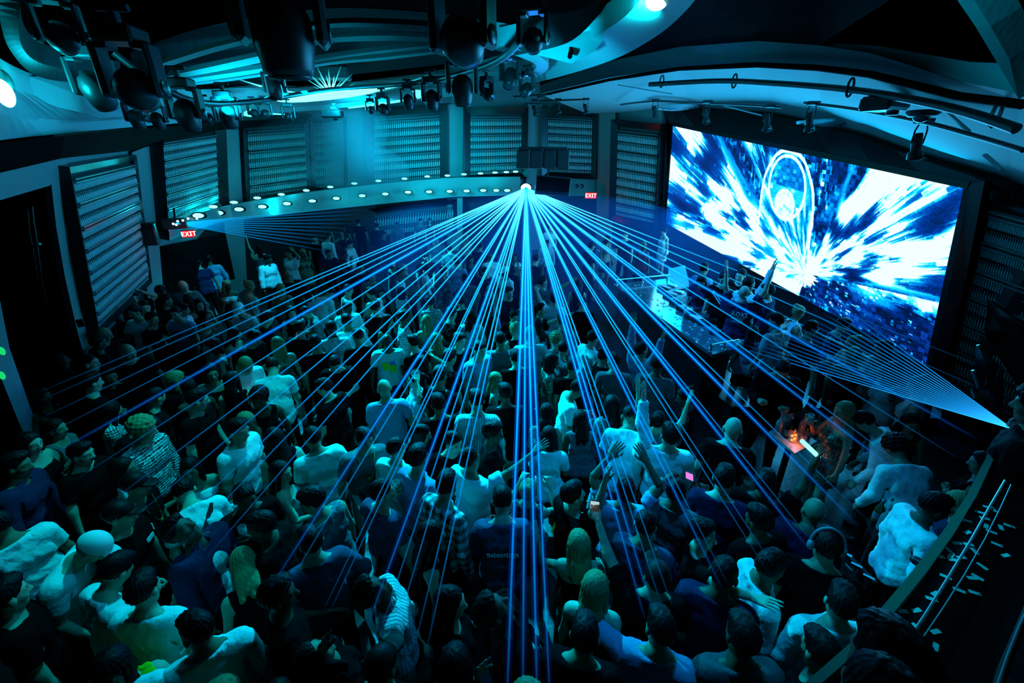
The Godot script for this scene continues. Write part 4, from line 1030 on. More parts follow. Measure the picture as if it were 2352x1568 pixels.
# ---------------------------------------------------------------- people: one skinned body, clothes cut from the same field
class Field:
	var lo: Vector3
	var cell: float
	var nx: int; var ny: int; var nz: int
	var f: PackedFloat32Array
	func _init(a: Vector3, b: Vector3, c: float):
		lo = a; cell = c
		nx = int(ceil((b.x - a.x) / c)) + 1; ny = int(ceil((b.y - a.y) / c)) + 1; nz = int(ceil((b.z - a.z) / c)) + 1
		f = PackedFloat32Array(); f.resize(nx * ny * nz); f.fill(1.0)
	# a tapered capsule; zs flattens it front to back about its own axis; k is the softness of the join; sub digs it out
	func add(a: Vector3, b: Vector3, ra: float, rb: float, k := 0.03, zs := 1.0, sub := false):
		var r := maxf(ra, rb) + k * 1.2 + cell * 2.0
		var x0 := maxi(0, int((minf(a.x, b.x) - r - lo.x) / cell)); var x1 := mini(nx - 1, int((maxf(a.x, b.x) + r - lo.x) / cell) + 1)
		var y0 := maxi(0, int((minf(a.y, b.y) - r - lo.y) / cell)); var y1 := mini(ny - 1, int((maxf(a.y, b.y) + r - lo.y) / cell) + 1)
		var z0 := maxi(0, int((minf(a.z, b.z) - r - lo.z) / cell)); var z1 := mini(nz - 1, int((maxf(a.z, b.z) + r - lo.z) / cell) + 1)
		var ab := b - a
		var inv := 1.0 / maxf(ab.length_squared(), 1e-9)
		var q := 1.0 / zs
		for z in range(z0, z1 + 1):
			for y in range(y0, y1 + 1):
				var i := (z * ny + y) * nx + x0
				var p := Vector3(lo.x + x0 * cell, lo.y + y * cell, lo.z + z * cell) - a
				for x in range(x0, x1 + 1):
					var t := clampf(p.dot(ab) * inv, 0.0, 1.0)
					var w := p - ab * t
					w.z *= q
					var d := w.length() - ra - (rb - ra) * t
					var o := f[i]
					if sub:
						d = -d
						var h := maxf(k - absf(o - d), 0.0)
						f[i] = maxf(o, d) + h * h / (4.0 * k)
					elif d - o < k:
						var h := maxf(k - absf(o - d), 0.0)
						f[i] = minf(o, d) - h * h / (4.0 * k)
					i += 1
					p.x += cell
	func ball(c: Vector3, r: Vector3, k := 0.02, sub := false):
		var m := maxf(r.x, maxf(r.y, r.z)) + k * 1.2 + cell * 2.0
		var least := minf(r.x, minf(r.y, r.z))
		for z in range(maxi(0, int((c.z - m - lo.z) / cell)), mini(nz - 1, int((c.z + m - lo.z) / cell) + 1) + 1):
			for y in range(maxi(0, int((c.y - m - lo.y) / cell)), mini(ny - 1, int((c.y + m - lo.y) / cell) + 1) + 1):
				for x in range(maxi(0, int((c.x - m - lo.x) / cell)), mini(nx - 1, int((c.x + m - lo.x) / cell) + 1) + 1):
					var p := lo + Vector3(x, y, z) * cell - c
					var s := Vector3(p.x / r.x, p.y / r.y, p.z / r.z).length()
					var d := (s - 1.0) * (least + (p.length() / maxf(s, 0.05) - least) * 0.5)
					var i := (z * ny + y) * nx + x
					var o := f[i]
					var h := 0.0
					if sub:
						d = -d
						h = maxf(k - absf(o - d), 0.0)
						f[i] = maxf(o, d) + h * h / (4.0 * k)
					else:
						h = maxf(k - absf(o - d), 0.0)
						f[i] = minf(o, d) - h * h / (4.0 * k)
	# keep only what lies behind the plane; with «near», only where that point is close
	func cut(p: Vector3, n: Vector3, near := Vector3.INF, reach := 0.0):
		for z in nz:
			for y in ny:
				var i := (z * ny + y) * nx
				for x in nx:
					if f[i] < 0.06:
						var w := lo + Vector3(x, y, z) * cell
						if reach == 0.0 or w.distance_to(near) < reach:
							f[i] = maxf(f[i], (w - p).dot(n))
					i += 1
	func nets() -> Dictionary:
		var v := PackedVector3Array()
		var idx := PackedInt32Array()
		var at := PackedInt32Array(); at.resize(nx * ny * nz); at.fill(-1)
		var sy := nx; var sz := nx * ny
		var off := [0, 1, sy, sy + 1, sz, sz + 1, sz + sy, sz + sy + 1]
		var edges := [[0, 1], [2, 3], [4, 5], [6, 7], [0, 2], [1, 3], [4, 6], [5, 7], [0, 4], [1, 5], [2, 6], [3, 7]]
		for z in nz - 1:
			for y in ny - 1:
				var i := (z * ny + y) * nx - 1
				for x in nx - 1:
					i += 1
					var a := f[i]
					if a > cell * 2.5 or a < -cell * 2.5: continue
					var s := int(a < 0) + int(f[i + 1] < 0) + int(f[i + sy] < 0) + int(f[i + sy + 1] < 0) + int(f[i + sz] < 0) + int(f[i + sz + 1] < 0) + int(f[i + sz + sy] < 0) + int(f[i + sz + sy + 1] < 0)
					if s == 0 or s == 8: continue
					var sum := Vector3.ZERO
					var n := 0
					for e in edges:
						var fa := f[i + off[e[0]]]
						var fb := f[i + off[e[1]]]
						if (fa < 0) != (fb < 0):
							var t := fa / (fa - fb)
							var pa := Vector3(e[0] & 1, (e[0] >> 1) & 1, e[0] >> 2)
							var pb := Vector3(e[1] & 1, (e[1] >> 1) & 1, e[1] >> 2)
							sum += pa + (pb - pa) * t
							n += 1
					at[i] = v.size()
					v.append(lo + (Vector3(x, y, z) + sum / n) * cell)
		for z in range(1, nz - 1):
			for y in range(1, ny - 1):
				var i := (z * ny + y) * nx
				for x in range(1, nx - 1):
					i += 1
					if absf(f[i]) > cell * 2.5: continue
					var a := f[i] < 0
					if a != (f[i + 1] < 0): quad(idx, at, a, i - sy - sz, i - sz, i, i - sy)
					if a != (f[i + sy] < 0): quad(idx, at, a, i - 1 - sz, i - 1, i, i - sz)
					if a != (f[i + sz] < 0): quad(idx, at, a, i - 1 - sy, i - sy, i, i - 1)
		return {"v": v, "i": idx}
	func quad(idx: PackedInt32Array, at: PackedInt32Array, inside: bool, a: int, b: int, c: int, d: int):
		var p := at[a]; var q := at[b]; var r := at[c]; var s := at[d]
		if p < 0 or q < 0 or r < 0 or s < 0: return
		if inside: idx.append_array(PackedInt32Array([p, r, q, p, s, r]))
		else: idx.append_array(PackedInt32Array([p, q, r, p, r, s]))

# joints of the resting body: faces +z, its left side is +x
var RIG := [
	{"hip": Vector3(0.092, 0.93, 0), "knee": Vector3(0.105, 0.50, 0.015), "ankle": Vector3(0.11, 0.085, -0.02), "toe": Vector3(0.135, 0.028, 0.13), "spine": Vector3(0, 1.10, 0), "chest": Vector3(0, 1.26, -0.005), "neck": Vector3(0, 1.49, -0.015), "head": Vector3(0, 1.57, 0.01), "sh": Vector3(0.185, 1.435, -0.015), "dir": Vector3(0.62, -0.78, 0.06).normalized(), "up": 0.285, "fo": 0.255},
	{"hip": Vector3(0.088, 0.88, 0), "knee": Vector3(0.092, 0.47, 0.015), "ankle": Vector3(0.095, 0.10, -0.02), "toe": Vector3(0.11, 0.03, 0.11), "spine": Vector3(0, 1.04, 0), "chest": Vector3(0, 1.19, -0.005), "neck": Vector3(0, 1.395, -0.015), "head": Vector3(0, 1.47, 0.008), "sh": Vector3(0.155, 1.345, -0.015), "dir": Vector3(0.62, -0.78, 0.06).normalized(), "up": 0.262, "fo": 0.235}]

func mx(v: Vector3, s: float) -> Vector3: return Vector3(v.x * s, v.y, v.z)

func torso(f: Field, fem: int, g: float, loose := 0.0):
	var k := 0.05
	if fem:
		f.add(Vector3(-0.065, 1.245, 0), Vector3(0.065, 1.245, 0), 0.098 + g, 0.098 + g, k, 0.9)
		f.add(Vector3(-0.125, 1.338, -0.015), Vector3(0.125, 1.338, -0.015), 0.050 + g, 0.050 + g, k)
		for s in [-1.0, 1.0]:
			f.add(Vector3(0, 1.42, -0.02), Vector3(s * 0.115, 1.355, -0.02), 0.042 + g, 0.036 + g, k)
			f.add(Vector3(s * 0.065, 1.215, 0.075), Vector3(s * 0.065, 1.205, 0.08), 0.058 + g, 0.056 + g, 0.03)
		f.add(Vector3(-0.045, 1.07, 0), Vector3(0.045, 1.07, 0), 0.082 + g + loose, 0.082 + g + loose, k, 0.95)
		f.add(Vector3(-0.075, 0.92, -0.005), Vector3(0.075, 0.92, -0.005), 0.112 + g + loose, 0.112 + g + loose, k, 0.95)
	else:
		f.add(Vector3(-0.085, 1.325, 0), Vector3(0.085, 1.325, 0), 0.118 + g, 0.118 + g, k, 0.9)
		f.add(Vector3(-0.145, 1.425, -0.015), Vector3(0.145, 1.425, -0.015), 0.060 + g, 0.060 + g, k)
		for s in [-1.0, 1.0]:
			f.add(Vector3(0, 1.515, -0.02), Vector3(s * 0.135, 1.45, -0.02), 0.050 + g, 0.044 + g, k)
		f.add(Vector3(-0.06, 1.13, 0), Vector3(0.06, 1.13, 0), 0.102 + g + loose, 0.102 + g + loose, k, 0.95)
		f.add(Vector3(-0.07, 0.98, -0.005), Vector3(0.07, 0.98, -0.005), 0.108 + g + loose, 0.108 + g + loose, k, 0.95)

func arms(f: Field, fem: int, g: float, whole: bool, loose := 0.0):
	var J: Dictionary = RIG[fem]
	for s in [-1.0, 1.0]:
		var a := mx(J.sh, s)
		var d := mx(J.dir, s)
		var e: Vector3 = a + d * J.up
		var w: Vector3 = e + d * J.fo
		var r := 0.042 if fem else 0.053
		f.add(a - d * 0.01, e, r + g, r * 0.80 + g + loose, 0.045)
		if whole:
			f.add(e, w + d * 0.01, r * 0.80 + g + loose, r * 0.53 + g + loose * 0.6, 0.03)

func legs(f: Field, fem: int, g: float, shins := true):
	var J: Dictionary = RIG[fem]
	for s in [-1.0, 1.0]:
		var h := mx(J.hip, s); var k := mx(J.knee, s); var n := mx(J.ankle, s)
		f.add(h, k, 0.086 + g, 0.055 + g, 0.04)
		f.add(Vector3(s * 0.07, J.hip.y - 0.01, -0.055), Vector3(s * 0.07, J.hip.y - 0.02, -0.055), 0.078 + g, 0.078 + g, 0.04)
		if shins:
			f.add(k, n, 0.054 + g, 0.037 + g, 0.03)
			f.add(k.lerp(n, 0.25) - Vector3(0, 0, 0.018), k.lerp(n, 0.35) - Vector3(0, 0, 0.018), 0.045 + g, 0.042 + g, 0.03)

func head_field(fem: int) -> Dictionary:
	var f := Field.new(Vector3(-0.11, 1.47, -0.135), Vector3(0.11, 1.83, 0.15), 0.0088)
	f.ball(Vector3(0, 1.705, -0.012), Vector3(0.077, 0.094, 0.098), 0.02)
	f.add(Vector3(0, 1.665, 0.028), Vector3(0, 1.615, 0.040), 0.062, 0.047, 0.03)
	f.add(Vector3(-0.033, 1.602, 0.028), Vector3(0.033, 1.602, 0.028), 0.031, 0.031, 0.02)
	f.ball(Vector3(0, 1.580, 0.060), Vector3.ONE * 0.024, 0.02)
	f.add(Vector3(-0.040, 1.697, 0.066), Vector3(0.040, 1.697, 0.066), 0.021, 0.021, 0.015)
	for s in [-1.0, 1.0]:
		f.ball(Vector3(s * 0.041, 1.650, 0.048), Vector3.ONE * 0.030, 0.02)
		f.ball(Vector3(s * 0.033, 1.676, 0.100), Vector3.ONE * 0.021, 0.012, true)
		f.ball(Vector3(s * 0.032, 1.677, 0.073), Vector3.ONE * 0.014, 0.004)
		f.ball(Vector3(s * 0.081, 1.665, -0.006), Vector3(0.012, 0.032, 0.021), 0.008)
		f.ball(Vector3(s * 0.013, 1.644, 0.094), Vector3.ONE * 0.011, 0.008)
	f.add(Vector3(0, 1.688, 0.084), Vector3(0, 1.650, 0.105), 0.010, 0.015, 0.012)
	f.add(Vector3(-0.017, 1.617, 0.080), Vector3(0.017, 1.617, 0.080), 0.010, 0.010, 0.006)
	f.add(Vector3(-0.014, 1.606, 0.080), Vector3(0.014, 1.606, 0.080), 0.010, 0.010, 0.004)
	f.add(Vector3(0, 1.45, -0.015), Vector3(0, 1.60, 0.0), 0.057, 0.054, 0.03)
	var m := f.nets()
	var col := PackedColorArray()
	for p in m.v:
		var q := Vector3(absf(p.x), p.y, p.z)
		var c := Color.WHITE
		if q.distance_to(Vector3(0.032, 1.677, 0.086)) < 0.009: c = Color(0.05, 0.05, 0.05)
		elif q.z > 0.06 and absf(q.y - 1.703 - q.x * 0.08) < 0.007 and q.x > 0.012 and q.x < 0.055: c = Color(0.22, 0.2, 0.18)
		elif absf(q.y - 1.612) < 0.012 and q.x < 0.024 and q.z > 0.078: c = Color(0.62, 0.38, 0.36)
		col.append(c)
	m.c = col
	if fem: fit_head(m)
	return m

func fit_head(m: Dictionary):                                  # from the man's neck to the woman's
	for i in m.v.size():
		var p: Vector3 = m.v[i]
		m.v[i] = Vector3(p.x * 0.93, (p.y - 1.57) * 0.94 + 1.47, (p.z - 0.01) * 0.94 + 0.008)

func hand_field(kind: int) -> Dictionary:                      # along +y, thumb to +x, palm to +z
	var f := Field.new(Vector3(-0.06, -0.03, -0.04), Vector3(0.085, 0.205, 0.10), 0.0075)
	var bend: Array = [[0.30, 0.45, 0.35], [1.0, 1.25, 0.8], [0.06, 0.12, 0.10]][kind]
	var xs := [0.031, 0.010, -0.011, -0.030]
	var ls := [[0.042, 0.026, 0.020], [0.047, 0.029, 0.021], [0.043, 0.027, 0.020], [0.034, 0.021, 0.018]]
	f.add(Vector3(0, -0.03, 0), Vector3(0, 0.02, 0), 0.026, 0.026, 0.015, 0.75)
	for i in 4:
		f.add(Vector3(xs[i] * 0.6, 0.01, 0), Vector3(xs[i], 0.088, 0), 0.016, 0.0125, 0.012, 0.95)
		var p := Vector3(xs[i], 0.088, 0)
		var a := 0.0
		var spread: float = xs[i] * (4.0 if kind == 2 else 1.5)
		for j in 3:
			a += bend[j] * (1.0 + 0.12 * i)
			var q: Vector3 = p + Vector3(sin(spread) * cos(a), cos(a) * cos(spread), sin(a)) * ls[i][j]
			f.add(p, q, 0.0092 - 0.0006 * j, 0.0086 - 0.0006 * j, 0.004)
			p = q
	var t := [Vector3(0.020, 0.022, 0.006), Vector3(0.046, 0.050, 0.016), Vector3(0.056, 0.080, 0.026), Vector3(0.058, 0.102, 0.032)]
	if kind == 1: t = [Vector3(0.020, 0.022, 0.006), Vector3(0.044, 0.048, 0.024), Vector3(0.044, 0.074, 0.044), Vector3(0.030, 0.086, 0.056)]
	for j in 3: f.add(t[j], t[j + 1], 0.0125 - 0.001 * j, 0.0115 - 0.001 * j, 0.006)
	return f.nets()

func smooth01(a: float, b: float, x: float) -> float:
	var t := clampf((x - a) / (b - a), 0.0, 1.0)
	return t * t * (3.0 - 2.0 * t)

enum {PELVIS, SPINE, CHEST, NECK, HEAD, HALF_L, UP_L, FO_L, HALF_R, UP_R, FO_R, TH_L, SH_L, TH_R, SH_R}

func bind_piece(m: Dictionary, fem: int, how := "body"):       # three bones and weights for every vertex
	var J: Dictionary = RIG[fem]
	var n: int = m.v.size()
	var b := PackedInt32Array(); b.resize(n * 3)
	var w := PackedFloat32Array(); w.resize(n * 3)
	for i in n:
		var p: Vector3 = m.v[i]
		var s := 1.0 if p.x >= 0 else -1.0
		var a: Vector3 = p - mx(J.sh, s)
		var d := mx(J.dir, s)
		var pr := a.dot(d)
		var rad := (a - d * pr).length()
		var arm := smooth01(-0.055, 0.09, pr) * (1.0 - smooth01(0.08, 0.13, rad)) if how != "head" and how != "skirt" else 0.0
		var o := i * 3
		if arm > 0.001:
			var half := HALF_L if s > 0 else HALF_R
			var e := smooth01(-0.045, 0.045, pr - J.up)
			if e > 0.0: b[o] = half + 1; w[o] = 1.0 - e; b[o + 1] = half + 2; w[o + 1] = e
			elif arm < 0.5: b[o] = CHEST; w[o] = 1.0 - 2.0 * arm; b[o + 1] = half; w[o + 1] = 2.0 * arm
			else: b[o] = half; w[o] = 2.0 - 2.0 * arm; b[o + 1] = half + 1; w[o + 1] = 2.0 * arm - 1.0
			continue
		var hy: float = J.hip.y
		if p.y < hy + 0.06:
			var t := smooth01(hy + 0.06, hy - 0.12, p.y)
			var th := TH_L if s > 0 else TH_R
			if how == "skirt": t *= 0.55 * smooth01(0.0, 0.10, absf(p.x))
			var kn := smooth01(J.knee.y + 0.05, J.knee.y - 0.05, p.y)
			b[o] = PELVIS; w[o] = 1.0 - t; b[o + 1] = th; w[o + 1] = t * (1.0 - kn); b[o + 2] = th + 1; w[o + 2] = t * kn
			continue
		var ny: float = J.neck.y
		if p.y > ny - 0.04 and (absf(p.x) < 0.10 or how == "head"):
			var u := smooth01(ny - 0.03, ny + 0.05, p.y)
			var h := smooth01(J.head.y - 0.02, J.head.y + 0.05, p.y)
			b[o] = CHEST; w[o] = 1.0 - u; b[o + 1] = NECK; w[o + 1] = u * (1.0 - h); b[o + 2] = HEAD; w[o + 2] = u * h
			continue
		var c := smooth01(J.chest.y - 0.06, J.chest.y + 0.06, p.y)
		var sp := smooth01(J.spine.y - 0.07, J.spine.y + 0.05, p.y)
		b[o] = PELVIS; w[o] = 1.0 - sp; b[o + 1] = SPINE; w[o + 1] = sp * (1.0 - c); b[o + 2] = CHEST; w[o + 2] = sp * c
	m.b = b; m.w = w
	return m

func join(a: Dictionary, c: Dictionary):
	var n: int = a.v.size()
	a.v.append_array(c.v)
	for i in c.i: a.i.append(i + n)
	a.b.append_array(c.b); a.w.append_array(c.w)
	if a.has("c"):
		if c.has("c"): a.c.append_array(c.c)
		else:
			var pad := PackedColorArray(); pad.resize(c.v.size()); pad.fill(Color.WHITE); a.c.append_array(pad)

var pieces := {}
func piece(fem: int, what: String) -> Dictionary:
	var key := "%d%s" % [fem, what]
	if pieces.has(key): return pieces[key]
	var J: Dictionary = RIG[fem]
	var sc := 0.935 if fem else 1.0
	var m: Dictionary
	var f: Field
	var how := "body"
	match what.split("_")[0]:
		"body":
			f = Field.new(Vector3(-0.64, -0.01, -0.20), Vector3(0.64, 1.62 * sc, 0.22), 0.023)
			torso(f, fem, 0.0); arms(f, fem, 0.0, true); legs(f, fem, 0.0)
			f.add(Vector3(0, J.neck.y - 0.03, -0.015), Vector3(0, J.head.y + 0.01, 0.0), 0.056 * sc, 0.050 * sc, 0.04)
			for s in [-1.0, 1.0]: f.add(mx(J.ankle, s) - Vector3(0, 0.03, 0), mx(J.toe, s), 0.040, 0.028, 0.02)
			m = bind_piece(f.nets(), fem)
			var pad := PackedColorArray(); pad.resize(m.v.size()); pad.fill(Color.WHITE); m.c = pad
			join(m, bind_piece(head_field(fem), fem, "head"))
			for s in [-1.0, 1.0]:
				var d := mx(J.dir, s)
				var th := (Vector3(0, 0, 1) - d * d.z).normalized()
				var pn := th.cross(d)
				if pn.x * s > 0: pn = -pn
				var w: Vector3 = mx(J.sh, s) + d * (J.up + J.fo)
				var hk := int(what.split("_")[1][0 if s > 0 else 1])
				var hm := hand_field_of(hk).duplicate(true)
				var flip := th.cross(d).dot(pn) < 0
				for i in hm.v.size():
					var p: Vector3 = hm.v[i] * sc
					hm.v[i] = w + th * p.x + d * p.y + pn * p.z
				if flip:
					for i in range(0, hm.i.size(), 3):
						var q: int = hm.i[i]; hm.i[i] = hm.i[i + 1]; hm.i[i + 1] = q
				join(m, bind_piece(hm, fem))
		"tee", "shirt", "jacket", "tank", "coat":
			f = Field.new(Vector3(-0.60, 0.70 * sc, -0.22), Vector3(0.60, 1.60 * sc, 0.24), 0.019)
			var g := 0.026 if what in ["jacket", "coat"] else 0.017
			torso(f, fem, g, 0.008 if fem == 0 else 0.006)
			for s in [-1.0, 1.0]: f.add(Vector3(s * 0.07, J.hip.y - 0.01, -0.055), Vector3(s * 0.07, J.hip.y - 0.02, -0.055), 0.080 + g, 0.080 + g, 0.04)
			if what != "tank": arms(f, fem, g - 0.002, what != "tee", 0.007)
			f.cut(Vector3(0, (0.86 if what != "tank" else 0.90) * sc, 0), Vector3(0, -1, 0), Vector3(0, 0.9, 0), 0.36)
			for s in [-1.0, 1.0]:
				var d := mx(J.dir, s)
				if what == "tee": f.cut(mx(J.sh, s) + d * J.up * 0.66, d, mx(J.sh, s) + d * 0.27, 0.17)
				elif what == "tank": f.ball(mx(J.sh, s) + Vector3(s * 0.02, -0.03, 0), Vector3(0.062, 0.095, 0.12), 0.01, true)
				else: f.cut(mx(J.sh, s) + d * (J.up + J.fo * 0.96), d, mx(J.sh, s) + d * 0.55, 0.10)
			f.ball(Vector3(0, J.neck.y + (0.045 if what != "tank" else 0.03), 0.015 if what != "tank" else 0.04), Vector3(0.075, 0.062, 0.085) if what != "tank" else Vector3(0.085, 0.105, 0.12), 0.008, true)
			f.cut(Vector3(0, J.neck.y + 0.02, 0), Vector3(0, 1, 0.1).normalized(), Vector3(0, J.neck.y + 0.1, 0), 0.2)
			if what == "coat": f.add(Vector3(0, 1.50, 0.17), Vector3(0, 0.80, 0.19), 0.075, 0.10, 0.008, 1.0, true)
			if what in ["shirt", "jacket", "coat"]:
				for i in 9:
					var a := -2.6 + 5.2 * i / 9.0
					var e := -2.6 + 5.2 * (i + 1) / 9.0
					f.add(Vector3(sin(a) * 0.070, J.neck.y + 0.018 - 0.018 * cos(a), -0.012 - cos(a) * 0.066), Vector3(sin(e) * 0.070, J.neck.y + 0.018 - 0.018 * cos(e), -0.012 - cos(e) * 0.066), 0.017, 0.017, 0.01)
			m = bind_piece(crease(f.nets(), 0.011), fem)
		"strap":                                                # a strapless or thin strapped top
			f = Field.new(Vector3(-0.30, 0.75, -0.22), Vector3(0.30, 1.45, 0.24), 0.017)
			torso(f, fem, 0.013)
			f.cut(Vector3(0, 1.27 * (1.0 if fem else 1.07), 0), Vector3(0, 1, -0.35).normalized())
			f.cut(Vector3(0, 0.94, 0), Vector3(0, -1, 0))
			if fem:
				for s in [-1.0, 1.0]:
					f.add(Vector3(s * 0.085, 1.26, 0.085), Vector3(s * 0.095, 1.385, 0.0), 0.010, 0.010, 0.008)
					f.add(Vector3(s * 0.095, 1.385, 0.0), Vector3(s * 0.06, 1.27, -0.105), 0.010, 0.010, 0.008)
			m = bind_piece(crease(f.nets(), 0.005), fem)
		"dress":
			f = Field.new(Vector3(-0.32, 0.50, -0.26), Vector3(0.32, 1.45, 0.26), 0.019)
			torso(f, fem, 0.014)
			f.add(Vector3(0, 0.95, 0), Vector3(0, 0.56, 0), 0.15, 0.20, 0.04, 0.85)
			f.cut(Vector3(0, 1.28, 0), Vector3(0, 1, -0.30).normalized())
			f.cut(Vector3(0, 0.58, 0), Vector3(0, -1, 0))
			for s in [-1.0, 1.0]:
				f.add(Vector3(s * 0.085, 1.26, 0.085), Vector3(s * 0.095, 1.385, 0.0), 0.012, 0.012, 0.008)
				f.add(Vector3(s * 0.095, 1.385, 0.0), Vector3(s * 0.06, 1.27, -0.105), 0.012, 0.012, 0.008)
			m = bind_piece(crease(f.nets(), 0.006), fem, "skirt")
		"trousers":
			f = Field.new(Vector3(-0.28, 0.02, -0.22), Vector3(0.28, 1.08, 0.2), 0.022)
			torso(f, fem, 0.010); legs(f, fem, 0.013)
			f.cut(Vector3(0, J.spine.y - 0.115, 0), Vector3(0, 1, 0)); f.cut(Vector3(0, 0.07, 0), Vector3(0, -1, 0))
			m = bind_piece(crease(f.nets(), 0.006), fem)
		"skirt":
			f = Field.new(Vector3(-0.32, 0.50, -0.26), Vector3(0.32, 1.10, 0.26), 0.022)
			f.add(Vector3(-0.07, 0.92, -0.005), Vector3(0.07, 0.92, -0.005), 0.118, 0.118, 0.03, 0.95)
			f.add(Vector3(0, 0.86, 0), Vector3(0, 0.58, 0), 0.150, 0.180, 0.04, 0.85)
			f.cut(Vector3(0, 0.955, 0), Vector3(0, 1, 0)); f.cut(Vector3(0, 0.60, 0), Vector3(0, -1, 0))
			m = bind_piece(f.nets(), fem, "skirt")
		"shoe":
			f = Field.new(Vector3(0.03, -0.01, -0.12), Vector3(0.24, 0.16, 0.20), 0.013)
			f.add(J.ankle - Vector3(0, 0.045, 0.01), J.toe + Vector3(0, 0.004, 0), 0.048, 0.036, 0.02)
			f.add(J.ankle, J.ankle + Vector3(0, 0.03, 0), 0.045, 0.045, 0.02)
			f.cut(Vector3(0, 0.12, 0), Vector3(0, 1, 0)); f.cut(Vector3(0, 0.0, 0), Vector3(0, -1, 0))
			m = f.nets()
			if what == "shoe_r":
				for i in m.v.size(): m.v[i] = mx(m.v[i], -1)
				for i in range(0, m.i.size(), 3):
					var q: int = m.i[i]; m.i[i] = m.i[i + 1]; m.i[i + 1] = q
			bind_piece(m, fem)
		"hair":
			m = hair_field(what.split("_")[1])
			if fem: fit_head(m)
			bind_piece(m, fem, "head")
			for i in m.v.size():                                # it moves with the skull
				m.b[i * 3] = HEAD; m.w[i * 3] = 1.0; m.w[i * 3 + 1] = 0.0; m.w[i * 3 + 2] = 0.0
	pieces[key] = m
	return m

var hands_made := {}
func hand_field_of(k: int) -> Dictionary:
	if not hands_made.has(k): hands_made[k] = hand_field(k)
	return hands_made[k]

func crease(m: Dictionary, amount: float) -> Dictionary:       # folds of the cloth
	var n := FastNoiseLite.new(); n.seed = 21; n.frequency = 7.0; n.fractal_octaves = 2; n.fractal_type = FastNoiseLite.FRACTAL_RIDGED
	for i in m.v.size():
		var p: Vector3 = m.v[i]
		var c := Vector3(p.x, 0.0, p.z)
		var d := c.normalized() if c.length() > 0.02 else Vector3.ZERO
		if absf(p.x) > 0.24: d = Vector3(0.3 * signf(p.x), 0.6, signf(p.z) * 0.5)
		m.v[i] = p + d * (n.get_noise_3d(p.x * 0.8 + p.y * 0.9, p.y * 0.8 - p.x * 0.9, p.z) * amount)
	return m

func hair_field(kind: String) -> Dictionary:
	var f := Field.new(Vector3(-0.17, 1.28, -0.24), Vector3(0.17, 1.90, 0.19), 0.0095)
	var skull := Vector3(0, 1.708, -0.014)
	match kind:
		"short", "crop":
			var e := 0.005 if kind == "short" else 0.002
			f.ball(skull + Vector3(0, 0.006, -0.002), Vector3(0.078 + e, 0.097 + e, 0.100 + e), 0.01)
			if kind == "short": f.ball(Vector3(0.01, 1.782, 0.03), Vector3(0.06, 0.032, 0.062), 0.03)
			f.cut(Vector3(0, 1.735, 0.062), Vector3(0, -0.66, 0.75).normalized())
			f.cut(Vector3(0, 1.64, 0), Vector3(0, -1, 0))
		"curly":
			f.ball(skull + Vector3(0, 0.03, -0.01), Vector3(0.112, 0.112, 0.120), 0.01)
			f.cut(Vector3(0, 1.735, 0.075), Vector3(0, -0.62, 0.78).normalized())
			f.cut(Vector3(0, 1.63, 0), Vector3(0, -1, 0))
		"long", "bob", "tail", "bun":
			f.ball(skull, Vector3(0.090, 0.107, 0.112), 0.01)
			if kind == "long":
				f.add(Vector3(0, 1.70, -0.05), Vector3(0, 1.50, -0.085), 0.082, 0.078, 0.03, 0.65)
				for s in [-0.055, -0.018, 0.022, 0.058]: f.add(Vector3(s * 0.8, 1.55, -0.085), Vector3(s * 1.05, 1.42 + 0.03 * sin(s * 90.0), -0.112), 0.036, 0.024, 0.03)
				for s in [-1.0, 1.0]: f.add(Vector3(s * 0.078, 1.68, 0.005), Vector3(s * 0.085, 1.45, 0.0), 0.024, 0.030, 0.03)
			if kind == "bob":
				for s in [-1.0, 1.0]: f.add(Vector3(s * 0.075, 1.69, 0.0), Vector3(s * 0.082, 1.56, 0.01), 0.030, 0.034, 0.03)
				f.add(Vector3(0, 1.68, -0.06), Vector3(0, 1.56, -0.06), 0.070, 0.070, 0.03, 0.7)
			f.cut(Vector3(0, 1.742, 0.058), Vector3(0, -0.55, 0.83).normalized(), Vector3(0, 1.66, 0.12), 0.105)
			if kind in ["tail", "bun"]:
				f.cut(Vector3(0, 1.66, 0), Vector3(0, -1, 0.4).normalized())
				if kind == "bun": f.ball(Vector3(0, 1.79, -0.09), Vector3(0.045, 0.04, 0.045), 0.02)
				else:
					f.add(Vector3(0, 1.74, -0.12), Vector3(0, 1.68, -0.17), 0.03, 0.032, 0.02)
					f.add(Vector3(0, 1.68, -0.17), Vector3(0, 1.48, -0.15), 0.034, 0.018, 0.02)
		"cap":
			f.ball(skull + Vector3(0, 0.008, 0), Vector3(0.092, 0.104, 0.112), 0.01)
			f.cut(Vector3(0, 1.715, 0), Vector3(0, -1, 0.12).normalized())
			f.ball(Vector3(0, 1.722, 0.115), Vector3(0.070, 0.012, 0.075), 0.012)
	var m := f.nets()
	if kind != "cap":
		for i in m.v.size():
			var p: Vector3 = m.v[i]
			var c := p - Vector3(0, 1.70, -0.02)
			var a := atan2(c.x, -c.z)
			var s := (sin(a * 22.0 + sin(p.y * 30.0) * 1.5) + 0.7 * sin(p.x * 140.0 + p.z * 90.0) * sin(p.y * 110.0)) * 0.0032 if kind != "curly" else (sin(p.x * 170.0) + sin(p.y * 150.0 + 1.0) + sin(p.z * 160.0)) * 0.0035
			m.v[i] = p + c.normalized() * s
	return m

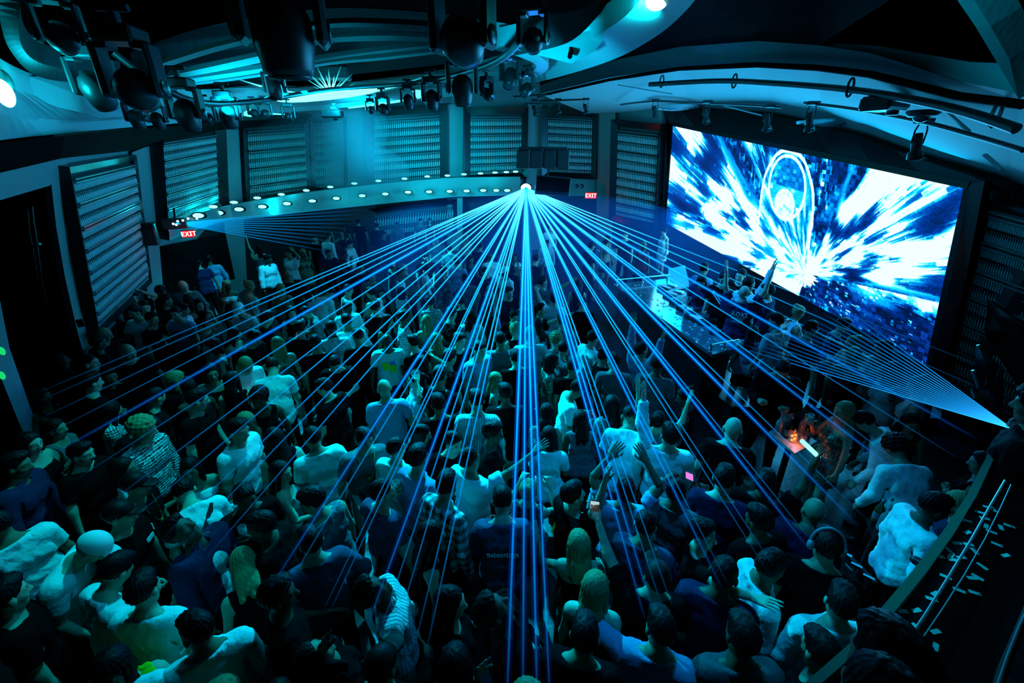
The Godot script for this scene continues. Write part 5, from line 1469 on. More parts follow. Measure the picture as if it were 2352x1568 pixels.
# poses: left upper arm, left forearm, right upper arm, right forearm as (out, up, forward); head pitch, yaw; bend of the back; hands
var POSES := {
	"st": "0.20,-1,0.05 0.10,-1,0.22 0.20,-1,0.02 0.10,-1,0.2 8,0 4 00", "sa": "0.26,-1,0.1 0.0,-0.85,0.5 0.2,-1,0.0 0.12,-1,0.25 12,22 5 00", "sb": "0.2,-1,0.0 0.1,-1,0.2 0.24,-1,0.12 -0.05,-0.8,0.55 6,-25 3 00",
	"ph": "0.18,-0.95,0.25 -0.30,0.35,0.9 0.18,-0.95,0.25 -0.32,0.40,0.9 26,0 8 11", "pu": "0.3,-0.5,0.75 -0.35,0.75,0.55 0.3,-0.5,0.75 -0.35,0.75,0.55 -6,0 2 11",
	"dr": "0.2,-1,0.05 0.1,-1,0.2 0.28,-0.85,0.45 -0.35,0.8,0.5 4,10 2 01", "up": "0.42,0.85,0.1 0.12,1,0.1 0.42,0.85,0.15 0.1,1,0.12 -8,0 -2 22",
	"ur": "0.22,-0.9,0.2 -0.1,-0.2,0.95 0.34,0.9,0.2 0.06,1,0.12 -6,-8 0 02", "hh": "0.2,-1,0.05 0.1,-1,0.2 0.82,0.45,0.15 -0.78,0.62,-0.1 0,10 0 02",
	"cr": "0.2,-0.92,0.28 -0.85,0.10,0.42 0.2,-0.92,0.24 -0.85,0.16,0.36 8,12 2 11", "ln": "0.2,-0.85,0.4 0.0,-0.5,0.9 0.2,-0.85,0.45 -0.05,-0.4,0.9 20,0 34 00",
	"ta": "0.2,-1,0.05 0.1,-1,0.2 0.35,-0.85,0.3 0.15,0.15,1 4,-20 2 02", "pt": "0.2,-1,0.05 0.1,-0.9,0.3 0.55,0.40,0.75 0.40,0.55,0.75 -4,-10 0 02",
	"sd": "0.2,-1,0.05 0.1,-1,0.2 0.97,0.10,0.2 0.95,0.22,0.3 4,-30 2 02", "dj": "0.22,-0.85,0.45 -0.05,-0.32,0.95 0.22,-0.85,0.45 -0.10,-0.36,0.95 28,0 12 00",
	"hp": "0.55,-0.8,-0.08 -0.6,-0.5,0.45 0.55,-0.8,-0.08 -0.6,-0.5,0.45 6,0 2 11", "wv": "0.2,-0.95,0.2 -0.1,-0.4,0.9 0.6,-0.5,0.35 0.12,1,0.15 0,-12 2 02",
	"cl": "0.42,0.88,0.22 -0.50,0.80,0.2 0.42,0.88,0.22 -0.50,0.80,0.2 -4,0 0 22", "bk": "0.2,-1,0.05 0.0,-0.8,0.5 0.2,-1,0.02 0.1,-1,0.2 -34,18 -6 00",
	"hu": "0.85,-0.15,0.45 0.3,-0.1,0.95 0.2,-1,0.05 0.1,-1,0.2 10,20 4 00"}

func about(p: Vector3, b: Basis) -> Transform3D: return Transform3D(b, p - b * p)

func pose_of(fem: int, name: String, variant: int) -> Dictionary:
	var J: Dictionary = RIG[fem]
	var flip := name.length() > 2                                # «drL» mirrors «dr»
	var t: PackedStringArray = POSES[name.left(2)].split(" ")
	var r := RandomNumberGenerator.new(); r.seed = variant * 977 + name.hash() % 10007
	var jig := 0.0 if variant == 0 else 0.10
	var dirs := []
	for k in 4:
		var a := t[k].split_floats(",")
		dirs.append(Vector3(a[0] + r.randf_range(-jig, jig), a[1] + r.randf_range(-jig, jig), a[2] + r.randf_range(-jig, jig)).normalized())
	if flip: dirs = [dirs[2], dirs[3], dirs[0], dirs[1]]
	var hd := t[4].split_floats(",")
	var pit := deg_to_rad(hd[0] + r.randf_range(-70, 70) * jig)
	var yaw := deg_to_rad((hd[1] + r.randf_range(-160, 160) * jig) * (-1.0 if flip else 1.0))
	var bend := deg_to_rad(float(t[5]) + r.randf_range(-20, 20) * jig)
	var lean := r.randf_range(-0.5, 0.5) * jig
	var G: Array[Transform3D] = []
	G.resize(15)
	G[PELVIS] = Transform3D()
	G[SPINE] = about(J.spine, Basis(Vector3.RIGHT, bend * 0.6) * Basis(Vector3.BACK, lean))
	G[CHEST] = G[SPINE] * about(J.chest, Basis(Vector3.RIGHT, bend * 0.4))
	var hb := Basis(Vector3.UP, yaw * 0.5) * Basis(Vector3.RIGHT, pit * 0.5)
	G[NECK] = G[CHEST] * about(J.neck, hb)
	G[HEAD] = G[NECK] * about(J.head, hb)
	var grips := []
	for s in [1.0, -1.0]:
		var k := 0 if s > 0 else 2
		var d0 := mx(J.dir, s)
		var u := mx(dirs[k], s)
		var v := mx(dirs[k + 1], s)
		var sh := mx(J.sh, s)
		var q := Quaternion(d0, u)
		var lift := Vector3(-0.012 * s, 0.045, 0) * clampf(u.y + 0.2, 0.0, 1.0)
		var h := HALF_L if s > 0 else HALF_R
		G[h] = G[CHEST] * Transform3D(Basis(), lift * 0.6) * about(sh, Basis(Quaternion.IDENTITY.slerp(q, 0.5)))
		G[h + 1] = G[CHEST] * Transform3D(Basis(), lift) * about(sh, Basis(q))
		var el: Vector3 = sh + d0 * J.up
		var el2: Vector3 = sh + lift + u * J.up
		var qf := Quaternion(d0, v)
		G[h + 2] = G[CHEST] * Transform3D(Basis(qf), el2 - Basis(qf) * el)
		grips.append(G[h + 2] * (sh + d0 * (J.up + J.fo + 0.085)))
	for s in [1.0, -1.0]:
		var th := TH_L if s > 0 else TH_R
		var hip := mx(J.hip, s)
		var a := Basis(Vector3.RIGHT, -0.06 + r.randf_range(-1, 1) * jig) * Basis(Vector3.BACK, s * (0.03 + r.randf_range(0, 0.6) * jig))
		G[th] = about(hip, a)
		G[th + 1] = G[th] * about(mx(J.knee, s), Basis(Vector3.RIGHT, 0.08 + r.randf_range(0, 1.2) * jig))
	return {"G": G, "grip": grips, "hands": t[6] if not flip else t[6].reverse()}

var pose_cache := {}
func posed(fem: int, pose: String, variant: int) -> Dictionary:
	var key := "%d%s%d" % [fem, pose, variant]
	if not pose_cache.has(key): pose_cache[key] = pose_of(fem, pose, variant)
	return pose_cache[key]

var skin_cache := {}
func skinned(fem: int, what: String, pose: String, variant: int) -> ArrayMesh:
	var key := "%d%s%s%d" % [fem, what, pose, variant]
	if skin_cache.has(key): return skin_cache[key]
	var P := posed(fem, pose, variant)
	var G: Array[Transform3D] = P.G
	var m := piece(fem, what + ("_" + P.hands if what == "body" else ""))
	var src: PackedVector3Array = m.v
	var b: PackedInt32Array = m.b
	var w: PackedFloat32Array = m.w
	var v := PackedVector3Array(); v.resize(src.size())
	for i in src.size():
		var o := i * 3
		var p := src[i]
		if w[o] > 0.999: v[i] = G[b[o]] * p
		elif w[o + 1] > 0.999: v[i] = G[b[o + 1]] * p
		elif w[o + 2] > 0.999: v[i] = G[b[o + 2]] * p
		elif w[o + 2] < 0.001: v[i] = (G[b[o]] * p) * w[o] + (G[b[o + 1]] * p) * w[o + 1]
		else: v[i] = (G[b[o]] * p) * w[o] + (G[b[o + 1]] * p) * w[o + 1] + (G[b[o + 2]] * p) * w[o + 2]
	var arr := []; arr.resize(Mesh.ARRAY_MAX)
	arr[Mesh.ARRAY_VERTEX] = v; arr[Mesh.ARRAY_INDEX] = m.i
	if m.has("c"): arr[Mesh.ARRAY_COLOR] = m.c
	var am := ArrayMesh.new(); am.add_surface_from_arrays(Mesh.PRIMITIVE_TRIANGLES, arr)
	var st := SurfaceTool.new(); st.create_from(am, 0); st.generate_normals()
	var out := st.commit()
	skin_cache[key] = out
	return out

# ---------------------------------------------------------------- the guests, one line each:
# x z foot turn size woman pose variant top colour bottom colour hair colour skin extras | label
const CROWD := """-3.75 -20.21 0.00 19 0.97 1 st 1 tank k skirt k long k a|person in black tank top facing the balcony, left of the thin pale post
-3.97 -19.17 0.00 23 0.98 0 sa 1 tee g trousers k short k a|person in grey t-shirt facing the balcony, behind the FI lettered shirt
-6.51 -18.98 0.00 196 0.97 0 st 1 tee k trousers k short k b|person in black t-shirt seen from behind, well left of the FI lettered shirt
-4.75 -18.32 0.00 24 0.96 0 st 2 jacket g trousers k short k c|person in grey jacket facing the balcony, behind the FI lettered shirt
-5.34 -17.65 0.00 186 1.00 0 st 1 jacket k trousers k short k a|person in black jacket seen from behind, well left of the FI lettered shirt
-6.59 -17.44 0.00 10 1.01 1 st 0 tank k skirt k long k c|person in black tank top facing the balcony, well left of the FI lettered shirt
1.48 -17.35 0.00 -4 0.97 0 sa 0 tee w trousers k short k a|person in white t-shirt facing the balcony, well right of the thin pale post
-6.33 -16.54 0.00 -17 1.02 1 wv 2 tank k skirt k long k b|person in black tank top, hand raised beside the head, well right of the pale tracksuit
-1.71 -16.15 0.00 15 0.96 1 st 1 tank e skirt k long y c|person in beige tank top facing the balcony, in front of the thin pale post
-4.67 -16.01 0.00 58 0.96 0 st 0 jacket k trousers k short k b|person in black jacket turned half right, left of the FI lettered shirt
-6.84 -15.29 0.00 20 0.97 0 st 0 tee k trousers k short k a|person in black t-shirt facing the balcony, well right of the pale tracksuit
-6.30 -15.01 0.00 156 1.01 0 st 2 shirt w trousers k crop k b|person in white shirt back turned rightwards, well left of the FI lettered shirt
-2.52 -14.68 0.00 13 0.99 0 st 0 tee g trousers k short k a|person in grey t-shirt facing the balcony, left of the thin pale post
5.00 -14.44 0.45 -71 0.97 1 st 0 tank w skirt w bun k a|person in pale vest and shorts standing on the stage before the led wall
1.14 -14.44 0.00 2 0.96 0 st 0 shirt l trousers k short k c|person in pale shirt facing the balcony, well behind the laughing person in black
-5.24 -14.00 0.00 65 1.00 0 sa 2 shirt w trousers k short k a|person in white shirt turned half right, well left of the FI lettered shirt
-8.07 -13.88 0.00 219 0.98 1 urL 0 dress g skirt g long k a|person in grey dress, one arm raised, right of the pale tracksuit
-0.98 -13.37 0.00 175 1.02 0 st 2 tee k trousers k short k b|person in black t-shirt seen from behind, in front of the thin pale post
3.42 -13.31 0.45 -13 0.97 0 sb 0 tee k trousers k short k a|person in black t-shirt facing the balcony, left of the pale vest on stage
-6.33 -13.15 0.00 32 1.00 1 sb 0 dress e skirt g long y d|person in beige dress facing the balcony, well right of the pale tracksuit
-1.84 -13.01 0.00 186 1.02 0 st 1 tee g trousers k crop k a|person in grey t-shirt seen from behind, in front of the thin pale post
-5.48 -12.94 0.00 21 0.96 0 sa 0 tee k trousers k short k c|person in black t-shirt facing the balcony, well left of the FI lettered shirt
2.76 -12.87 0.45 41 1.03 1 sa 2 tank e skirt k long k c|person in beige tank top turned half right, well left of the pale vest on stage
-4.87 -12.52 0.00 118 0.98 0 wv 2 tee w trousers k short k d|person in white t-shirt, hand raised beside the head, well right of the pale tracksuit
-6.41 -12.48 0.00 -25 1.01 0 hhL 0 tee w trousers k crop k c|person in white t-shirt, hand on head, well right of the pale tracksuit
0.09 -12.46 0.00 3 1.01 1 wv 0 tank k skirt k long k c|person in black tank top, hand raised beside the head, well behind the centre beams
2.20 -12.37 0.20 115 1.02 0 st 0 tee k trousers k short k b|person in black t-shirt back turned rightwards, well left of the pale vest on stage
-1.20 -12.32 0.00 11 0.99 1 st 1 tank k skirt k long k b|person in black tank top facing the balcony, in front of the thin pale post
-2.49 -12.30 0.00 13 0.97 0 sa 1 tee k trousers k short k a print=FI|person in black t-shirt lettered FI behind the left beams
3.59 -12.04 0.45 -5 0.99 1 sa 0 tank r skirt k long y d|person in dark red tank top facing the balcony, left of the pale vest on stage
-3.28 -11.98 0.00 5 0.97 1 st 0 dress k skirt k long k b|person in black dress facing the balcony, left of the FI lettered shirt
-0.56 -11.93 0.00 188 1.02 0 ln 0 tee w trousers k none k d|person in white t-shirt, bending forward, in front of the thin pale post
-8.27 -11.82 0.00 216 0.99 0 st 1 shirt b trousers l short k d|person in pale tracksuit with back turned, before the dark opening at left
-6.74 -11.80 0.00 67 1.00 0 sa 1 jacket w trousers k short k d|person in white jacket turned half right, well right of the pale tracksuit
-4.54 -11.61 0.00 31 1.04 1 sb 0 tank k skirt k long k d|person in black tank top facing the balcony, well behind the yellow green printed t-shirt
-1.46 -11.61 0.00 180 0.96 0 sa 1 tee b trousers k short k a|person in light blue t-shirt seen from behind, right of the FI lettered shirt
0.61 -11.59 0.00 123 1.02 0 sa 1 tee k trousers k short k a|person in black t-shirt back turned rightwards, well behind the laughing person in black
-8.28 -11.39 0.00 219 0.99 0 st 1 tee n trousers k short k b|person in navy t-shirt seen from behind, in front of the left exit sign
-2.27 -11.12 0.00 105 1.00 1 sa 1 tee w skirt k bun k b|person in white t-shirt facing right, well in front of the thin pale post
0.14 -10.92 0.00 -7 0.98 0 up 0 tee k trousers k cap w b|person in black t-shirt and cap, both arms raised, behind the laughing person in black
-3.86 -10.82 0.00 21 1.02 0 st 1 tee k trousers k short k b|person in black t-shirt facing the balcony, well behind the yellow green printed t-shirt
-2.64 -10.60 0.00 192 1.02 0 st 1 tee g trousers k none k a|person in grey t-shirt seen from behind, left of the FI lettered shirt
-0.65 -10.56 0.00 -5 0.99 0 sa 2 tee k trousers k short k a|person in black t-shirt facing the balcony, in front of the thin pale post
-1.71 -10.42 0.00 141 1.00 0 st 0 tee g trousers k short k b|person in grey t-shirt back turned rightwards, right of the FI lettered shirt
-0.16 -10.31 0.00 -54 1.02 0 st 1 tee w trousers k cap w d|person in white t-shirt and cap turned half left, behind the laughing person in black
-3.40 -10.22 0.00 12 0.97 0 sa 1 tee g trousers k short k a|person in grey t-shirt facing the balcony, well left of the FI lettered shirt
-2.68 -10.17 0.00 103 1.01 0 wv 0 tee w trousers k short k c|person in white t-shirt, hand raised beside the head, left of the FI lettered shirt
-5.27 -10.03 0.00 210 1.00 0 st 0 tee k trousers k none k c|person in black t-shirt seen from behind, well right of the pale tracksuit
0.44 -9.99 0.00 175 1.00 1 up 0 tank k skirt k long k c|person in black tank top, both arms raised, behind the laughing person in black
-1.06 -9.90 0.00 195 0.97 0 st 1 tee g trousers k short k c|person in grey t-shirt seen from behind, right of the FI lettered shirt
-0.63 -9.81 0.00 15 0.96 1 sa 1 tank k skirt k long k a|person in black tank top facing the balcony, behind the laughing person in black
-6.64 -9.77 0.00 32 0.98 1 sa 1 dress l skirt l long y d|person in pale dress facing the balcony, in front of the pale tracksuit
1.51 -9.68 0.00 181 0.99 1 st 0 tank k skirt k long k a|person in black tank top seen from behind, well behind the bright white shirt
-4.65 -9.50 0.00 -114 0.95 1 sb 2 tank l skirt k long k d|person in pale tank top back turned leftwards, well behind the bending white t-shirt
0.69 -9.41 0.00 123 1.02 0 pt 0 tee g trousers k short k b|person in grey t-shirt, reaching out an arm, behind the laughing person in black
-5.89 -9.39 0.00 116 1.03 1 st 2 strap l skirt k bun y b|person in pale strap top facing right, right of the pale tracksuit
-5.15 -9.32 0.00 20 1.01 1 sa 1 tank q skirt k long y b|person in sequined tank top facing the balcony, well right of the pale tracksuit
-7.17 -9.22 0.00 31 1.01 0 sa 2 shirt g trousers k none k a|person in grey shirt facing the balcony, behind the uniformed guard
-2.85 -9.19 0.00 12 0.98 1 st 0 tank k skirt k long k b|person in black tank top facing the balcony, behind the yellow green printed t-shirt
-2.42 -9.14 0.00 152 0.98 1 st 2 tank w skirt k bob k d|person in white tank top back turned rightwards, in front of the FI lettered shirt
4.04 -9.00 0.45 118 0.98 0 st 1 shirt b trousers k short k b|person in light blue shirt back turned rightwards, left of the raised arms on stage
-4.17 -8.99 0.00 154 0.96 0 ln 0 shirt w trousers k short k b|person in white shirt, bending forward, well behind the yellow green printed t-shirt
-0.06 -8.91 0.00 36 0.97 0 wv 1 tee k trousers k short k a|person in black t-shirt, hand raised beside the head, behind the laughing person in black
-1.39 -8.84 0.00 6 1.03 1 sa 1 tank f skirt k long k d|person in floral tank top facing the balcony, in front of the FI lettered shirt
-2.90 -8.76 0.00 -114 0.99 0 st 1 tank w trousers k short k b|person in white tank top back turned leftwards, behind the yellow green printed t-shirt
-7.40 -8.74 0.00 132 1.00 0 sa 1 jacket k trousers k short k d|person in black jacket facing right, behind the uniformed guard
-6.76 -8.70 0.00 220 0.97 1 st 2 strap k skirt k long k a|person in black strap top seen from behind, behind the uniformed guard
-3.44 -8.66 0.00 122 1.03 0 sa 1 shirt w trousers k crop k a|person in white shirt facing right, well behind the yellow green printed t-shirt
3.84 -8.54 0.45 -30 1.02 1 dj 0 tee n trousers k long k b|person in navy t-shirt working the controls behind the dj table
0.85 -8.43 0.00 166 0.97 0 ptL 0 tee w trousers k short k a|person in white t-shirt, reaching out an arm, right of the laughing person in black
-6.33 -8.37 0.00 40 0.98 1 cr 0 dress k skirt k long k b|person in black dress, arms crossed, behind the white skirt
-1.65 -8.36 0.00 196 1.00 1 sb 1 shirt z trousers k curly k b|person in zebra print shirt seen from behind, in front of the FI lettered shirt
-7.00 -8.35 0.00 123 0.96 0 st 1 tee k trousers k short k c|person in black t-shirt facing right, behind the uniformed guard
-7.55 -8.28 0.00 76 1.00 0 hhL 0 tee k trousers k short k b|person in black t-shirt, hand on head, left of the uniformed guard
-0.98 -8.25 0.00 191 0.97 0 st 1 tee k trousers k short k b|person in black t-shirt seen from behind, left of the laughing person in black
4.43 -8.24 0.45 -67 1.03 0 st 1 tee k trousers k crop k a|person in black t-shirt turned half left, behind the raised arms on stage
1.39 -8.13 0.00 169 0.97 0 st 2 jacket k trousers k crop k a|person in black jacket seen from behind, behind the bright white shirt
0.24 -8.12 0.00 170 0.99 0 st 1 tee k trousers k short k b|person in black t-shirt seen from behind, behind the laughing person in black
4.04 -8.05 0.45 -38 1.03 0 sa 2 tee k trousers k short k b print=strap|person in black t-shirt with a lettered strap, left of the raised arms
-0.47 -7.97 0.00 178 1.01 1 sa 1 tank r skirt k long k b|person in dark red tank top seen from behind, left of the laughing person in black
-6.42 -7.95 0.00 93 0.99 1 sa 1 jacket w trousers k short k b inner=n|person in open white cardigan over navy top, right of the uniformed guard
-5.47 -7.95 0.00 119 1.00 1 sa 1 tank k trousers k long k b|person in black tank top facing right, right of the white skirt
-3.19 -7.94 0.00 32 0.97 0 sa 0 shirt w trousers k short k d|person in white shirt facing the balcony, behind the yellow green printed t-shirt
-6.98 -7.83 0.00 51 1.00 0 st 0 tee k trousers k short k a|person in black t-shirt facing the balcony, left of the uniformed guard
-2.62 -7.80 0.00 150 0.98 0 st 0 tee k trousers k short k b|person in black t-shirt back turned rightwards, behind the yellow green printed t-shirt
-4.19 -7.80 0.00 33 1.01 1 st 0 tank k skirt k long k a|person in black tank top facing the balcony, well behind the bending white t-shirt
-7.45 -7.77 0.00 33 0.98 1 sa 2 jacket k trousers k long k b|person in black jacket facing the balcony, well left of the uniformed guard
-5.02 -7.69 0.00 -16 1.01 0 sa 2 shirt w trousers k cap w a|person in white shirt and cap turned half left, right of the white skirt
0.01 -7.67 0.00 -2 0.99 1 sa 1 jacket k trousers k bun k a|laughing person in black jacket below the centre beams
-3.69 -7.66 0.00 -55 0.99 0 ph 0 tee g trousers k crop k b hold=phone|person in grey t-shirt, holding a phone, well behind the bending white t-shirt
4.28 -7.61 0.45 116 1.03 0 ur 0 shirt l trousers k short k c|person in pale shirt, one arm raised, well right of the dj table
-5.72 -7.60 0.00 77 0.99 1 dr 0 dress w skirt w long k b hold=glass|person in white dress, holding a glass, right of the uniformed guard
-6.19 -7.58 0.00 -10 0.98 0 st 1 tee b trousers n crop k a patch=1|person in pale blue uniform shirt with shoulder patch near the left wall
-0.76 -7.56 0.00 183 1.00 1 sb 0 shirt s trousers k long k c|person in striped shirt seen from behind, left of the laughing person in black
0.52 -7.56 0.00 91 1.01 0 pt 0 tee k trousers k short k b|person in black t-shirt, reaching out an arm, right of the laughing person in black
-6.79 -7.44 0.00 0 1.02 0 ta 0 tee w trousers k short k b|person in white t-shirt under black vest beside the raised hand by the left wall
-2.30 -7.34 0.00 66 1.00 1 sa 1 tank k skirt k long k c|person in black tank top turned half right, behind the yellow green printed t-shirt
-1.09 -7.29 0.00 134 1.02 0 st 1 tee k trousers k short k a|person in black t-shirt back turned rightwards, well in front of the FI lettered shirt
-1.52 -7.27 0.00 186 1.00 1 sa 0 dress e skirt k long y a|person in beige dress seen from behind, right of the yellow green printed t-shirt
-4.42 -7.26 0.00 118 0.99 0 sa 2 jacket k trousers k short k a|person in black jacket facing right, behind the bending white t-shirt
-6.42 -7.22 0.00 94 0.98 0 st 2 tee k trousers k short k b print=cross|person in black t-shirt with a white cross print, left of the uniformed guard
3.97 -7.17 0.45 151 1.02 0 up 0 tee n trousers k none k b print=AOKI|person in black lettered t-shirt raising both arms before the led wall
4.40 -7.15 0.45 -128 1.03 0 st 1 jacket n trousers k short k a print=badge|person in dark jacket with a round badge, right of the raised arms
0.88 -7.07 0.00 179 0.98 0 hu 0 tee g trousers k short k b|person in grey t-shirt, one arm held forward, left of the bright white shirt
-1.89 -7.06 0.00 103 1.03 0 taL 0 shirt z trousers k short k d|person in zebra print shirt, one hand held out, behind the yellow green printed t-shirt
-2.81 -7.01 0.00 202 1.00 0 st 1 shirt w trousers k short k c|person in white shirt seen from behind, left of the yellow green printed t-shirt
0.46 -6.98 0.00 -130 1.03 1 st 0 tank l skirt k long k a|person in pale tank top back turned leftwards, right of the laughing person in black
4.72 -6.85 0.30 93 1.02 1 st 0 tank l skirt k bun y b|person in pale tank top back turned rightwards, well right of the raised arms on stage
0.09 -6.76 0.00 190 1.03 1 sa 1 tank k skirt k bun y b|person in black tank top seen from behind, in front of the laughing person in black
-4.72 -6.75 0.00 90 0.99 1 sa 0 dress k skirt k long k a|person in black dress turned half right, right of the white skirt
3.94 -6.59 0.10 146 0.99 1 pt 0 tank g skirt k long k a|person in grey tank top, reaching out an arm, well right of the dj table
-2.94 -6.59 0.00 202 1.01 0 ph 1 shirt w trousers k short k d|person in white shirt, hands together in front, left of the yellow green printed t-shirt
-3.47 -6.57 0.00 167 1.02 0 st 0 jacket k trousers k short k b|person in black jacket back turned rightwards, behind the bending white t-shirt
-1.22 -6.57 0.00 194 0.97 1 st 1 tank e skirt k long y b|person in beige tank top seen from behind, right of the yellow green printed t-shirt
-6.66 -6.51 0.00 86 0.99 0 sa 2 tee k trousers k none k c|person in black t-shirt turned half right, well left of the uniformed guard
0.70 -6.39 0.00 171 1.00 1 sa 0 tee g trousers k curly y a|person in grey t-shirt seen from behind, behind the centre beams
-4.18 -6.32 0.00 76 1.02 0 ph 0 tee k trousers k short k c|person in black t-shirt, hands together in front, behind the bending white t-shirt
1.23 -6.31 0.00 117 0.99 0 st 0 shirt w trousers k short k a|person in bright white shirt right of the centre beams, facing the stage
-2.41 -6.31 0.00 201 1.00 0 sa 0 tee k trousers k crop k b|person in black t-shirt seen from behind, left of the yellow green printed t-shirt
0.28 -6.28 0.00 189 1.03 0 ta 2 jacket l trousers k short y b|person in pale jacket, one hand held out, in front of the laughing person in black
-4.64 -6.26 0.00 -58 1.00 1 st 0 dress k skirt k bob k a|person in black dress facing left, in front of the white skirt
-1.51 -6.26 0.00 -125 0.96 0 st 2 tee k trousers k short k a|person in black t-shirt back turned leftwards, right of the yellow green printed t-shirt
-1.98 -6.26 0.00 17 0.98 0 st 1 tee w trousers k none k d print=flash|smiling person in white t-shirt with a yellow green print
5.02 -6.25 0.30 58 0.96 0 sa 1 tee n trousers k short k b|person in navy t-shirt facing right, behind the glittering pale dress
4.09 -6.19 0.30 -158 1.00 0 sa 0 tee l trousers k short k b|person in pale t-shirt back turned leftwards, in front of the raised arms on stage
-6.43 -6.15 0.00 139 0.98 0 st 1 tee k trousers k short k d|person in black t-shirt facing right, well left of the uniformed guard
-3.61 -6.15 0.00 219 1.03 1 st 0 strap q skirt k long y a|person in sequined strap top seen from behind, behind the bending white t-shirt
-3.00 -6.10 0.00 198 0.99 0 st 2 tee k trousers k short k b|person in black t-shirt seen from behind, well right of the bending white t-shirt
-0.85 -6.08 0.00 43 1.03 0 st 1 tee k trousers k short k a|person in black t-shirt turned half right, well left of the laughing person in black
-0.15 -6.07 0.00 174 1.03 0 st 1 tee g trousers k crop k c|person in grey t-shirt seen from behind, in front of the laughing person in black
1.98 -5.97 0.00 114 0.97 0 up 0 shirt b trousers k short k b|person in pale shirt raising both arms below the dj table
0.74 -5.96 0.00 117 0.97 0 sa 1 tee g trousers k short k a|person in grey t-shirt back turned rightwards, left of the bright white shirt
1.36 -5.90 0.00 117 0.98 1 st 2 tank k skirt k bun k b|person in black tank top back turned rightwards, in front of the bright white shirt
-6.71 -5.83 0.00 127 0.96 1 pu 0 jacket k trousers k long k d hold=phone|person in black jacket, holding a phone, well in front of the tall doorway
-0.51 -5.83 0.00 47 1.02 0 st 0 tee b trousers k short k a|person in light blue t-shirt turned half right, left of the centre beams
4.99 -5.82 0.30 -83 0.95 1 ta 0 dress q skirt w bun y a|person in glittering pale dress behind the thin blue laser sheet
4.28 -5.81 0.30 93 1.02 0 st 1 tee k trousers k crop k a|person in black t-shirt back turned rightwards, left of the glittering pale dress
-5.58 -5.73 0.00 54 1.03 0 sa 2 tee k trousers k none k b|person in black t-shirt facing the balcony, well left of the uniformed guard
-2.56 -5.70 0.00 14 0.96 0 ph 0 tee k trousers k short k a|person in black t-shirt, hands together in front, well right of the white skirt
-1.31 -5.70 0.00 186 0.98 1 hh 0 tank k skirt k long k a|person in black tank top, hand on head, right of the yellow green printed t-shirt
-3.91 -5.67 0.00 45 1.02 1 ph 1 jacket w trousers k long y b hold=phone|person in white jacket, holding a phone, left of the bending white t-shirt
0.09 -5.62 0.00 184 0.98 0 st 1 tee k trousers k short k a|person in black t-shirt seen from behind, behind the centre beams
0.52 -5.59 0.00 95 1.03 1 st 0 tee q skirt k bob k d|person in sequined t-shirt facing right, right of the centre beams
-0.92 -5.51 0.00 137 1.01 0 st 0 tee k trousers k short k a|person in black t-shirt back turned rightwards, behind the striped white shirt
1.46 -5.48 0.00 166 0.98 0 sa 1 tee g trousers k short k b|person in grey t-shirt seen from behind, in front of the bright white shirt
-5.89 -5.43 0.00 135 0.99 0 sb 1 tee k trousers k crop k a|person in black t-shirt facing right, well behind the zebra print shirt
5.05 -5.38 0.30 -81 1.02 1 sd 0 tank l skirt k long k c|person in pale tank top, arm stretched sideways, right of the glittering pale dress
0.86 -5.34 0.00 166 0.98 0 st 1 tee k trousers k short k c|person in black t-shirt seen from behind, in front of the bright white shirt
4.61 -5.28 0.30 136 0.98 1 st 1 dress k skirt k tail y c|person in black dress seen from behind, right of the glittering pale dress
-0.23 -5.26 0.00 86 0.95 1 ta 2 dress k skirt k long y b|person in black dress, one hand held out, left of the centre beams
-4.12 -5.26 0.00 34 1.03 1 st 1 dress k skirt k bob k b|person in black dress facing the balcony, right of the bare backed floral dress
1.94 -5.23 0.00 154 1.03 0 st 0 tee g trousers k short k d|person in grey t-shirt seen from behind, well in front of the dj table
-3.24 -5.18 0.00 203 1.01 0 ln 0 tee w trousers k short k a|person in bright white t-shirt bending forward, left of the laser fan
-5.44 -5.16 0.00 53 0.96 0 st 1 jacket k trousers k short k c|person in black jacket facing the balcony, well behind the zebra print shirt
-1.29 -5.12 0.00 -67 1.00 1 hhL 0 tank l skirt k tail k a|person in pale tank top, hand on head, well left of the striped white shirt
-3.71 -5.07 0.00 210 1.00 1 sb 0 tank k skirt k long k a|person in black tank top seen from behind, right of the bare backed floral dress
3.49 -5.04 0.15 -32 1.02 0 ph 2 jacket k trousers k short k b|person in black jacket, hands together in front, well left of the glittering pale dress
-4.49 -5.04 0.00 96 1.02 1 sa 1 jacket k trousers k bob y a|person in black jacket turned half right, left of the bare backed floral dress
4.91 -4.97 0.20 -89 1.01 1 st 0 tank l skirt k long k d|person in pale tank top turned half left, well right of the glittering pale dress
-0.92 -4.89 0.00 149 1.03 0 st 1 tee k trousers k short k c|person in black t-shirt back turned rightwards, left of the striped white shirt
-4.07 -4.83 0.00 224 1.01 1 ph 1 strap f skirt f bun k d hold=phone|person in strapless floral dress, bare back turned, holding a phone
0.70 -4.82 0.00 88 0.97 0 ph 0 tee w trousers k short k c hold=phone|person in white t-shirt, holding a phone, right of the centre beams
-2.30 -4.81 0.00 -107 0.97 0 sa 0 tee k trousers k short k a lit=1|person in black printed t-shirt seen from behind left of the yellow green print
-5.28 -4.76 0.00 140 1.02 0 cr 0 tee k trousers k short k a|person in black t-shirt, arms crossed, well behind the zebra print shirt
-5.98 -4.74 0.00 94 0.97 1 st 1 tank k trousers k long k d|person in black tank top turned half right, well in front of the tall doorway
-1.54 -4.67 0.00 192 1.00 0 st 1 tee b trousers k none k b|person in light blue t-shirt seen from behind, well left of the striped white shirt
2.20 -4.65 0.00 -120 1.00 1 sa 0 tank k skirt k bun k d|person in black tank top facing left, well in front of the dj table
